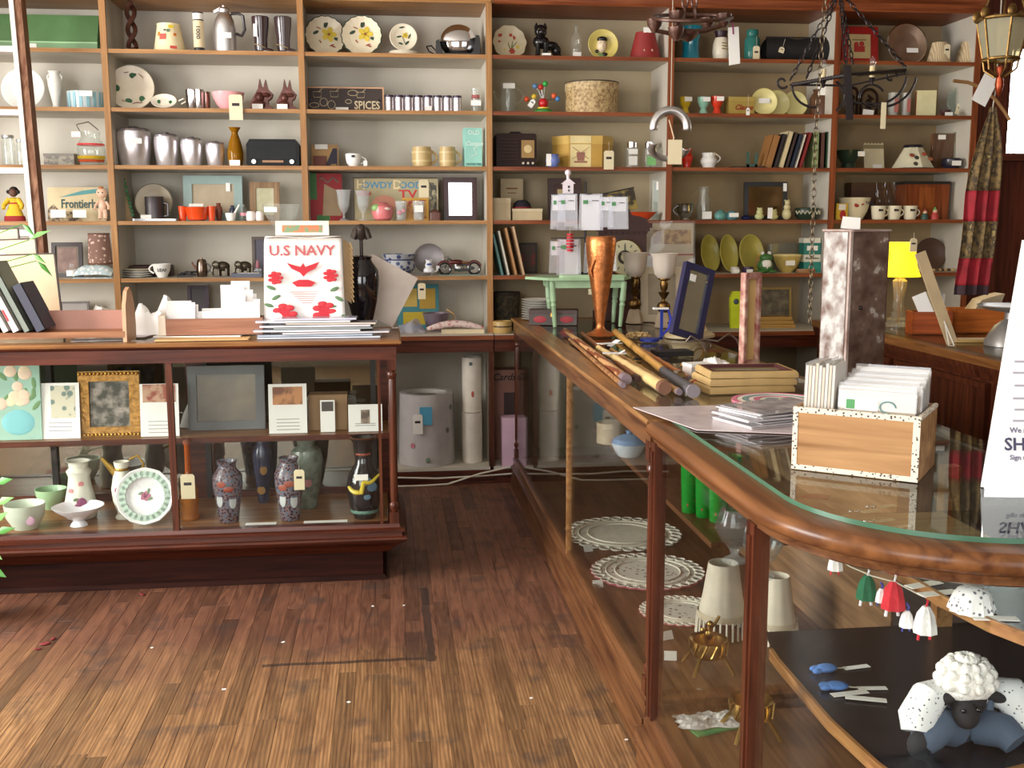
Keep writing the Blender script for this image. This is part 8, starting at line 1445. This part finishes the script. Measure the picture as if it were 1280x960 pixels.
for i in range(24):
    far = i >= 15; x = .085+rr.random()*.012 if not far else .012+(i-15)*.0072; y = .022+i*.0105 if not far else .03
    if not far:
        q = M4 @ Vector((x, y, .009)); w_, h_ = .155, .165+.004*(i % 3)+.0022*i
        b_ = T('postcard', 'front postcard with sticker and blue scroll design' if i == 0 else 'sleeved postcard filed upright in the cigar box', 'postcard', q, rot=(-.08, 0, ang+(rr.random()-.5)*.02), group='postcards in the cigar box')
        put('card', MB().bx(0, w_, 0, .0016, 0, h_), PC[i % 4], b_); put('sleeve', MB().bx(-.003, w_+.003, -.0008, -.0002, 0, h_+.006), glass((250, 250, 250), 1.5, .1), b_)
        if i == 0:
            put('price_sticker', MB().bx(.012, .08, -.002, -.001, h_-.036, h_-.012), PAPER, b_); put('green_logo', MB().bx(.014, .032, -.0028, -.002, h_-.034, h_-.014), M((80, 150, 90), .6), b_); put('blue_scroll', MB().tube([(.1+.016*math.cos(t), -.002, h_-.026+.012*math.sin(t)) for t in [k*.45 for k in range(12)]], .0018, 5), M((110, 150, 150), .6), b_)
    else:
        q = M4 @ Vector((x, y, .009)); h_ = .215+.01*rr.random()
        b_ = T('postcard', 'sleeved postcard filed sideways at the box end', 'postcard', q, rot=(0, .02, ang+.02*(rr.random()-.5)), group='postcards turned sideways in the cigar box')
        put('card', MB().bx(0, .0052, 0, .1, 0, h_), (PC[2], M((222, 216, 206), .6))[i % 2], b_); put('sleeve', MB().bx(-.0008, -.0002, -.003, .103, 0, h_+.006), glass((250, 250, 250), 1.5, .15), b_)
# jewellery on cards under the glass top
t_ = solo('display_tray', 'thin pale wooden tray under the curved glass top', 'tray', MB().bx(.0, .36, .0, .24, 0, .006), wood((150, 116, 74), (186, 150, 104), .5, 'x'), (.90, 2.03, UPZ+.001))
for i, (px, py) in enumerate(((1080, 640), (1098, 652), (1116, 660), (1135, 668), (1152, 676), (1100, 634))):
    p = gz(px, py, UPZ+.009); r = T('earring_card', ['cream tag with silver earrings nearest the red fan', 'cream tag with silver earrings, second in the row under glass', 'cream tag with silver earrings, third in the row under glass', 'cream tag with silver earrings, fourth in the row under glass', 'cream tag with silver earrings at the end of the row under glass', 'cream tag with silver earrings set behind the row'][i], 'jewellery', p, .3, 'earring cards under the glass'); put('card', MB().box(.05, .016, .001, .02), TAGC, r); put('earring', MB().sph(.007, -.02, 0, .004, 1.3, 1, .6).sph(.005, -.035, .004, .004), CHROME, r)
p = gz(1030, 626, UPZ+.009); r = T('red_fan', 'small red folding fan under the glass top', 'fan', p, .5)
for i in range(7): a = .5+.3*i; put('fan_blade', MB().bar((0, 0, .002+.0006*i), (.055*math.cos(a), .055*math.sin(a), .002+.0006*i), .014, .0008), M((150, 60, 50), .5), r)
# white sign
P0 = gz(1227, 609, ZG+.001); P3 = gy(1279, 300, P0.y+.10); uu = Vector((.985, -.17, 0))
nrm_ = (P3-P0).cross(uu).normalized(); W_ = .4
r = T('notice_sign', 'tall white notice board lettered SHARE standing on the glass', 'sign', P0)
a, b, c, d = Vector((0, 0, 0)), uu*W_, (P3-P0)+uu*W_, P3-P0; th = Vector((-uu.y, uu.x, 0))*.006
put('board', MB().add([tuple(v) for v in (a, b, c, d, a+th, b+th, c+th, d+th)], [(0, 1, 2, 3), (7, 6, 5, 4), (0, 4, 5, 1), (1, 5, 6, 2), (2, 6, 7, 3), (3, 7, 4, 0)]), M((244, 244, 246), .6, var=.01), r, smooth=False)
up_ = (P3-P0).normalized(); nf = uu.cross(up_).normalized(); up2 = nf.cross(uu).normalized()
Mx = Matrix((uu, up2, nf)).transposed().to_euler()
def sgn(txt, px, py, size, col): 
    # where the sight line meets the board plane
    dr = ray(px, py); o = Vector((0, 0, EYE)); tt = (P0-o).dot(nf)/dr.dot(nf); q = o+dr*tt-P0
    text(txt, size, M(col, .6), r, q+nf*.0015, Mx, align='LEFT', ext=.0003)
sgn('SHARE', 1255, 556, .036, (70, 66, 96)); sgn('We are', 1262, 546-8, .015, (120, 116, 140)); sgn('Sign up', 1262, 572, .014, (120, 116, 140))
for i, yy in enumerate((452, 466, 482, 498, 512, 526)): 
    dr = ray(1268-2*(i % 2), yy); tt = (P0-Vector((0, 0, EYE))).dot(nf)/dr.dot(nf); q = Vector((0, 0, EYE))+dr*tt-P0
    put('print_line', MB().bx(0, .1+.02*(i % 3), -.002, .002, 0, .0004), M((176, 172, 184), .6), r, q+nf*.001, Mx)
put('back_strut', MB().bar(tuple(b*.5+(d-a)*.6+th), tuple(b*.5+Vector((.06, .26, .003))), .03, .006), M((226, 222, 214), .6), r)
# rusty duct
Yd = 3.02; Xd = X_at(1061, Yd, 1.02); kk = mpp(Xd, Yd, 1.2); top_ = Z_at(287, Xd, Yd); wd = 62*kk
RUST1 = pattern((196, 180, 172), (110, 72, 56), 'noise', 9, .56, .55, soft=.16); 
r = T('metal_duct', 'tall square rusty sheet-metal duct standing on the counter', 'duct', (Xd, Yd, ZT+.001), math.radians(13))
h = top_-ZT; q = wd*.47
put('body', MB().rbox(2*q, 2*q, h-.006, .012), pattern((66, 40, 30), (112, 90, 78), 'noise', 24, .47, .5, (166, 156, 148), soft=.16), r); put('zinc_face', MB().bx(-q-.0015, -q+.001, -q+.014, q-.014, .002, h-.008), pattern((104, 76, 64), (170, 164, 160), 'noise', 26, .4, .5, (196, 192, 188), soft=.12), r, label='pale worn zinc face')
put('seam', MB().bx(-q-.004, -q+.004, -q-.004, -q+.004, 0, h-.006), RUST1, r); put('rim', MB().rbox(2*q+.008, 2*q+.008, .006, .014, 0, 0, h-.006), RUST1, r)
for x, z in ((-.2, .12), (-.2, .3), (.2, .12)): put('rivet', MB().sph(.006, x*q*4*.5, -q-.001, z), BLK, r)
r = T('price_card', 'folded white price card on top of the rusty duct', 'card', (Xd-.025, Yd-.02, top_+.002), -.2); put('card', MB().at(0, 0, 0, -.35, .08, 0).bx(-.025, .025, 0, .0015, 0, .036), PAPER, r); put('card_back', MB().at(0, .026, 0, .35, .08, 0).bx(-.025, .025, 0, .0015, 0, .036), PAPER, r)

# =================================================================== ON THE PANELLED COUNTER
ZK = 1.0005
p = gz(1122, 408, ZK); k = mpp(p.x, p.y, ZK); r = T('table_lamp', 'cut-glass column lamp with glowing yellow shade', 'lamp', p+Vector((0, 0, .001))); h = 104*k; CG = glass((240, 236, 220), 1.5, .14)
put('base', MB().lathe([(17*k, 0), (17*k, 4*k), (13*k, 6*k), (14*k, 9*k), (8*k, 12*k), (9*k, 18*k), (0, 18*k)], 20), CG, r); put('column', MB().lathe([(5*k, 18*k), (8*k, 26*k), (6*k, 34*k), (9*k, 56*k), (5*k, 60*k), (0, 60*k)], 12), CG, r); put('brass_rod', MB().cyl(2*k, 66*k, 8, 0, 0, 4*k), BRASS, r)
shm = M((236, 200, 30), .7, emit=1.6); sp = [(24*k, 0), (22*k, 5*k), (19*k, 14*k), (17*k, 28*k), (17*k, 42*k)]
put('lamp_shade', MB().at(0, 0, 62*k).lathe(sp, 24, 1, 1, lambda a: 1+.02*math.cos(12*a)), shm, r, mod='solid'); put('bulb', MB().sph(7*k, 0, 0, 80*k), M((255, 226, 150), .5, emit=12.), r)
lamp = bpy.data.lights.new('lamp_glow', 'POINT'); lamp.energy = 3.; lamp.color = (1., .8, .45); lamp.shadow_soft_size = .04
lo_ = bpy.data.objects.new('lamp_glow', lamp); lo_.location = (0, -.0, 104*k+.05); COL.objects.link(lo_); lo_.parent = r
tag(r, .02, -.09, 116*k, .04, .07, .03)
def letter_box(label, px, py, w, h, d, mt, n, rz, zc=.0):
    p = gz(px, py, ZK); k = mpp(p.x, p.y, ZK); W, H_ = w*k, h*k; r = T('card_file_box', label, 'box', p+Vector((0, 0, .001)), rz)
    put('front', MB().bx(-W/2, W/2, -d/2, -d/2+.008, 0, H_), mt, r); put('back', MB().bx(-W/2, W/2, d/2-.008, d/2, 0, H_), mt, r)
    for x in (-1, 1): put('side', MB().bx(x*W/2-.004, x*W/2+.004, -d/2, d/2, 0, H_), mt, r)
    put('bottom', MB().bx(-W/2, W/2, -d/2, d/2, 0, .006), mt, r)
    return p, W, H_
ORB = wood((150, 74, 26), (196, 110, 44), .4, 'x')
p, W, H_ = letter_box('small orange wooden box with fanned cards', 1160, 417, 46, 28, .12, wood((130, 58, 24), (170, 84, 36), .4, 'x'), 4, -.2)
for i in range(7): q = T('filed_card', 'pale card fanned out of the small orange box', 'card', p+Vector((-.025+i*.007, -.035+.012*i, .01)), rot=(-.06, -.42+.08*i, -.2), group='cards in the small orange box'); put('card', MB().bx(0, .07, 0, .002, 0, H_*1.7), (PAPER, M((206, 190, 150), .6), M((150, 176, 190), .6))[i % 3], q)
p, W, H_ = letter_box('long orange wooden box packed with pale cards', 1222, 415, 72, 30, .14, ORB, 9, -.1)
for i in range(18): q = T('filed_card', 'cream card packed in the long orange box', 'card', p+Vector((-W*.45+i*(W*.95-.1)/17, 0, .01)), rot=(0, -.55, PI/2-.1), group='cards in the long orange box'); q.rotation_euler = (.0, .62-.02*i, -.1); put('card', MB().bx(0, .0025, -.055, .055, 0, H_*1.6), (M((206, 190, 160), .6), M((186, 166, 136), .6))[i % 2], q)
p = gz(1190, 430, ZK); k = mpp(p.x, p.y, ZK); q = gy(1150, 316, p.y+.05)
r = T('leaning_board', 'tall plain board propped on white wire stand', 'board', p+Vector((0, 0, .001))); d_ = q-p; put('board', MB().bar((0, 0, .004), tuple(d_), .05, .012), M((196, 172, 134), .6), r); put('wire_stand', MB().tube([tuple(d_*.22), (-.07, -.1, .004), (-.05, -.11, .004), tuple(d_*.26)], .003, 6), M((226, 222, 214), .4), r)
p = gz(1262, 432, ZK); r = T('kitchen_scale', 'grey metal kitchen scale with shallow round pan', 'scale', p+Vector((0, 0, .001))); GY = M((146, 142, 138), .4, .5); put('body', MB().lathe([(.11, 0), (.11, .02), (.07, .09), (.03, .12), (.03, .15), (0, .15)], 20), GY, r); put('pan', MB().lathe([(.02, .15), (.1, .16), (.15, .18), (.148, .184), (.09, .166), (0, .16)], 28), GY, r)
s = spot(1190, 421, ZK, 90, 3); solo('flat_boards', 'yellow wooden tray board under the long orange box', 'board', MB().box(.3, .1, .012), M((206, 170, 100), .5), gz(1215, 424, ZK)+Vector((0, -.1, .001)), -.1)
s = Slot(Vector((3.05, 6.2, .906)), .2, .2)

# =================================================================== HANGING THINGS
CEIL = ZC
IRON = M((58, 52, 52), .45, .7)
def chain(mb, a, b, link=.034, r=.0028):
    a, b = Vector(a), Vector(b); d = b-a; n = max(2, int(d.length/(link*.78))); dn = d.normalized(); ref = Vector((0, 1, 0)) if abs(dn.y) < .9 else Vector((1, 0, 0)); u = dn.cross(ref).normalized(); v = dn.cross(u)
    for i in range(n):
        c = a+d*((i+.5)/n); w = u if i % 2 else v
        mb.tube([tuple(c+dn*(link*.5*math.cos(t))+w*(link*.24*math.sin(t))) for t in [2*PI*k/8 for k in range(8)]], r, 4, True)
    return mb
Yh = 4.7
def H(px, py, dy=0.): return gy(px, py, Yh+dy)
# iron ring chandelier
c0 = H(1062, 92); r = T('iron_chandelier', 'wrought iron chandelier of twisted bars, scrolls and candle bulbs on chains', 'chandelier', c0)
def rel_(px, py, dy=0.): return H(px, py, dy)-c0
A1, A2, A3 = rel_(990, 106), rel_(1058, 94, -.18), rel_(1132, 88)
def twist(a, b, n=40, rr_=.0075): 
    a, b = Vector(a), Vector(b); return [tuple(a+(b-a)*(i/n)) for i in range(n+1)], [rr_*(1+.35*(i % 2)) for i in range(n+1)]
for a, b in ((A1, A2), (A2, A3)): pts, rs = twist(a, b); put('twisted_bar', MB().tube(pts, rs, 6), IRON, r)
put('straight_bar', MB().bar(tuple(rel_(988, 106)), tuple(rel_(1062, 107)), .012, .008).bar(tuple(rel_(1062, 107)), tuple(rel_(1132, 92)), .012, .008), IRON, r)
put('centre_plate', MB().bar(tuple(rel_(1059, 82, -.19)), tuple(rel_(1062, 150, -.19)), .03, .01), IRON, r)
def arc(cx, cy, R, a0, a1, n=16, dy=0., shrink=0.): return [tuple(rel_(cx+R*(1-shrink*i/n)*math.cos(a0+(a1-a0)*i/n), cy-R*(1-shrink*i/n)*math.sin(a0+(a1-a0)*i/n), dy)) for i in range(n+1)]
for pts in (arc(978, 103, 8, 5.6, 0.2, 14, 0, .6), arc(1018, 106, 28, 3.2, 4.8), arc(1036, 120, 20, 5.2, 7.4), arc(1095, 92, 38, 6.2, 4.4), arc(1100, 88, 46, 6.1, 4.2), arc(1090, 122, 16, 3.2, .5), arc(1114, 96, 8, 0, 5., 14, 0, .5), arc(1080, 100, 30, 3.6, 4.6)): put('scroll', MB().tube(pts, .0055, 6), IRON, r)
for px, py in ((1029, 97), (1090, 93)):
    cnd = put('candle_sleeve', MB().cyl(.012, .05, 12, *tuple(rel_(px, py+4))), M((214, 196, 150), .5), r); q = rel_(px, py+4); put('bulb', MB().at(q.x, q.y, q.z+.05).lathe([(.008, 0), (.014, .014), (.011, .03), (.0001, .045)], 12), CLEAR, cnd); put('candle_cup', MB().at(q.x, q.y, q.z-.03).lathe([(.006, 0), (.01, .02), (.016, .03), (0, .03)], 10), IRON, cnd)
hk = rel_(1056, -160)
for px, py, dy in ((988, 100, 0), (1008, 98, .12), (1058, 84, -.18), (1066, 80, .1), (1132, 84, 0)): put('chain', chain(MB(), tuple(rel_(px, py, dy)), tuple(rel_(1050+(px-1056)*.06+(1045-1056)*.0, 0 if False else -6, dy*.2))), IRON, r)
put('ceiling_chain', chain(MB(), tuple(rel_(1052, -6)), (rel_(1052, -6).x, rel_(1052, -6).y, CEIL-c0.z), .05, .004), IRON, r)
q = rel_(1105, 128, -.02); put('price_tag', MB().box(.024, .001, .115, 0, 0, -.115), TAGC, r, tuple(q))
# loose chain
a, b = H(1046, 20, -.25), H(1012, 404, -.25); r = T('hanging_chain', 'long slender iron chain hanging down past the books', 'chain', b); put('links', chain(MB(), (0, 0, 0), tuple(H(1020, 160, -.25)-b), .04, .0022), M((96, 82, 62), .4, .7), r); a2 = H(1020, 160, -.25); put('links', chain(MB(), tuple(a2-b), (a2.x-b.x+.06, 0, CEIL-b.z), .04, .0022), M((96, 82, 62), .4, .7), r)
# wooden candelabra
c0 = H(865, 30); r = T('candelabra', 'carved brown hanging candelabra with cup-shaped candle holders', 'chandelier', c0); CB = M((84, 54, 42), .4, .3, .25, 30, .4)
put('centre_bowl', MB().at(*tuple(rel_(860, 44))).lathe([(.0001, -.03), (.02, -.022), (.045, 0), (.05, .012), (.04, .02), (0, .02)], 14), CB, r)
for px, py, dy in ((818, 32, 0), (846, 22, -.1), (905, 25, 0), (845, 42, -.15), (884, 30, .15)):
    q = rel_(px, py, dy); cu = put('candle_cup', MB().at(q.x, q.y, q.z-.02).lathe([(.012, -.01), (.016, 0), (.03, .02), (.034, .045), (.028, .045), (0, .01)], 12, 1, 1, lambda a: 1+.05*math.cos(8*a)), CB, r); q2 = rel_(860, 40); put('arm', MB().tube([tuple(q2), tuple((q+q2)/2+Vector((0, 0, -.02))), (q.x, q.y, q.z-.02)], [.012, .01, .009], 7), CB, cu)
put('ring', MB().tube([tuple(rel_(865+50*math.cos(t), 22-4*math.sin(t), .16*math.sin(t))) for t in [2*PI*i/24 for i in range(24)]], .008, 6, True), CB, r)
for x in (855, 869): put('chain', chain(MB(), tuple(rel_(x, 22)), tuple(rel_(862, -80)), .05, .005), CB, r)
q = rel_(862, -80); put('ceiling_chain', chain(MB(), tuple(q), (q.x, q.y, CEIL-c0.z), .06, .004), CB, r)
q = rel_(916, 34); tg = put('price_tag', MB().slab([(-.025, -.16), (.025, -.155), (.026, 0), (-.022, 0)], -.001, .001), PAPER, r, tuple(q), (0, -.08, 0)); put('ribbon', MB().tube([(0, -.002, .02), (.0, -.002, -.03)], .004, 5), M((130, 40, 90), .6), tg)
# metal ring moulds
c0 = H(838, 160, -.1); r = T('metal_ring', 'pair of shiny curved metal ring moulds hanging by cord', 'ring', c0); kk = mpp(c0.x, c0.y, c0.z)
def halfring(R, a0, a1, rad, n=20): return [(R*math.cos(a0+(a1-a0)*i/n), 0, R*math.sin(a0+(a1-a0)*i/n)) for i in range(n+1)]
band = lambda a0, a1: MB().surf(lambda u, v: ((16+11*v)*kk*math.cos(a0+(a1-a0)*u), -.012*math.sin(PI*v), (16+11*v)*kk*math.sin(a0+(a1-a0)*u)), 24, 6); MT = M((206, 203, 200), .4, .9)
put('upper_arc', band(-.15, 3.3), MT, r, mod='solid'); put('lower_arc', band(2.9, 6.5), MT, r, (-1*kk, 0, -24*kk), (.95, .15, 0), mod='solid'); put('cord', MB().tube([(-2*kk, 0, 10*kk), (4*kk, -.01, -12*kk), (2*kk, 0, -24*kk)], .003, 5), M((206, 180, 150), .7), r); put('hanging_cord', MB().tube([(0, 0, 25*kk), (0, 0, CEIL-c0.z)], .0018, 5), STR, r); put('price_tag', MB().box(18*kk, .001, 30*kk, 4*kk, -.03, -45*kk), TAGC, r)
# lantern
Yl = 4.3; c0 = gy(1252, 60, Yl); r = T('hanging_lantern', 'ornate brass hanging lantern with frosted panels and leaf trim', 'lantern', c0); BRS = M((122, 94, 52), .42, .9, .4, 40); kk = mpp(c0.x, c0.y, c0.z)
ht, hb2 = 34*kk, -14*kk
for i in range(6):
    a, b = PI/3*i+.3, PI/3*(i+1)+.3; t0, t1 = 31*kk, 21*kk
    put('panel', MB().add([(t0*math.cos(a), t0*math.sin(a), ht), (t0*math.cos(b), t0*math.sin(b), ht), (t1*math.cos(b), t1*math.sin(b), hb2), (t1*math.cos(a), t1*math.sin(a), hb2)], [(0, 1, 2, 3)]), glass((206, 200, 170), 1.4, .45), r); put('rib', MB().tube([(t0*math.cos(a), t0*math.sin(a), ht), (t1*math.cos(a), t1*math.sin(a), hb2)], .005, 6), BRS, r); put('leaf_finial', MB().sph(.02, t0*math.cos(a), t0*math.sin(a), ht+.02, 1, .5, 1.3), BRS, r)
    put('lower_arm', MB().tube([(t1*math.cos(a), t1*math.sin(a), hb2), (t1*.9*math.cos(a), t1*.9*math.sin(a), hb2-.04), (.02*math.cos(a), .02*math.sin(a), hb2-.07)], .005, 6), BRS, r)
for R_2, z in ((31*kk, ht), (21*kk, hb2)): put('hoop', MB().tube([(R_2*math.cos(t), R_2*math.sin(t), z) for t in [2*PI*i/24 for i in range(24)]], .007, 6, True), BRS, r)
put('pendant', MB().lathe([(.0001, hb2-.15), (.012, hb2-.13), (.018, hb2-.1), (.012, hb2-.06), (.018, hb2-.03), (.0001, hb2-.02)], 12), M((150, 60, 26), .3, .6), r)
for i in range(3): a = 2*PI*i/3; put('hanger', MB().tube([(31*kk*math.cos(a), 31*kk*math.sin(a), ht), (.01, 0, ht+.3)], .004, 5), BRS, r)
put('chain', chain(MB(), (.01, 0, ht+.3), (.01, 0, CEIL-c0.z), .06, .004), BRS, r)
# scarf
Ys = 4.75; c0 = gy(1240, 140, Ys); r = T('patterned_scarf', 'long brown paisley and crimson scarf hanging from wooden hanger', 'scarf', c0); kk = mpp(c0.x, c0.y, c0.z-.3)
def sc_fn(z0, z1):
    def fn(u, v):
        z = z0+(z1-z0)*v; t = min(1, max(0, -z/100)); w = 9+37*t*(2-t); cx = 1-13*min(1, max(0, -z/220))
        return ((cx+(u-.5)*w)*kk, (.016*t+.003)*math.sin(u*19+.4*math.sin(z*.05)), z*kk)
    return fn
PAIS = pattern((132, 108, 66), (52, 42, 36), 'noise', 42, .5, .85, (160, 136, 84), soft=.12); CRIM = M((146, 26, 38), .8, var=.3, scale=14)
for nm, a, b, mt in (('upper_paisley', 6, -96, PAIS), ('crimson_band', -96, -134, CRIM), ('middle_paisley', -134, -180, PAIS), ('lower_crimson', -180, -214, CRIM), ('hem', -214, -226, M((60, 40, 46), .85))): put(nm, MB().surf(sc_fn(a, b), 30, 8), mt, r, mod='solid')
put('wooden_hanger', MB().tube([tuple(gy(a_, c_, Ys)-c0) for a_, c_ in ((1192, 101), (1210, 103), (1228, 110), (1245, 125), (1256, 140), (1262, 150))], .008, 8), M((150, 110, 66), .5), r); put('cord', MB().tube([(0, 0, .0), tuple(gy(1245, 110, Ys)-c0), (gy(1245, 110, Ys).x-c0.x, 0, CEIL-c0.z)], .003, 5), STR, r)
q = gy(1240, 95, Ys-.05)-c0; put('price_tag', MB().box(20*kk, .0015, 36*kk, 0, 0, -36*kk), PAPER, r, tuple(q), (0, .45, 0))

# =================================================================== FLOOR BITS AND LOW PLANT
p0 = Vector((X_at(-75, 4.25, .3), 4.25, 0)); r = T('potted_plant', 'leafy houseplant standing on the floor before the left showcase', 'plant', p0+Vector((0, 0, .001))); put('pot', MB().lathe([(.09, 0), (.12, .2), (.125, .22), (.11, .22), (0, .19)], 20), M((140, 80, 60), .7), r)
for (px, py, px2, py2, c) in ((-6, 606, 16, 599, LG), (-6, 632, 18, 622, LG2), (-8, 668, 20, 660, LG), (-8, 655, 10, 640, LG2), (-8, 714, 8, 722, LG), (-12, 690, 3, 700, LG2)):
    a, c2 = gy(px, py, 4.25)-p0, gy(px2, py2, 4.23)-p0; put('stem', MB().tube([(0, 0, .19), (a.x*.5, -.02, (a.z+.19)/2+.05), tuple(a)], .004, 5), LG, r); leaf(r, a, c2, .015, c)
for i, (px, py, q) in enumerate(((55, 806, .018), (66, 800, .012), (178, 744, .014), (48, 812, .012))):
    p = gz(px, py, 0); r = T('fallen_petal', ['largest dried red petal on the floor', 'dried red petal touching the largest one', 'dried red petal close to the left showcase', 'curled dried red petal on the floor'][i], 'petal', p+Vector((0, 0, .001)), i, 'dried petals on the floor'); put('petal', MB().sph(q, 0, 0, .003, 1, .6, .2).sph(q*.7, q*.6, q*.4, .004, 1, .6, .3), M((126, 40, 44), .7), r)
for i, (px, py) in enumerate(((280, 862), (354, 803), (466, 758), (436, 878), (664, 873), (190, 810), (783, 925), (505, 757))):
    p = gz(px, py, 0); solo('paper_scrap', 'tiny white scrap of paper on the floor boards', 'scrap', MB().box(.014-.001*i, .01, .001), PAPER, p+Vector((0, 0, .001)), i*.8, 'paper scraps on the floor')
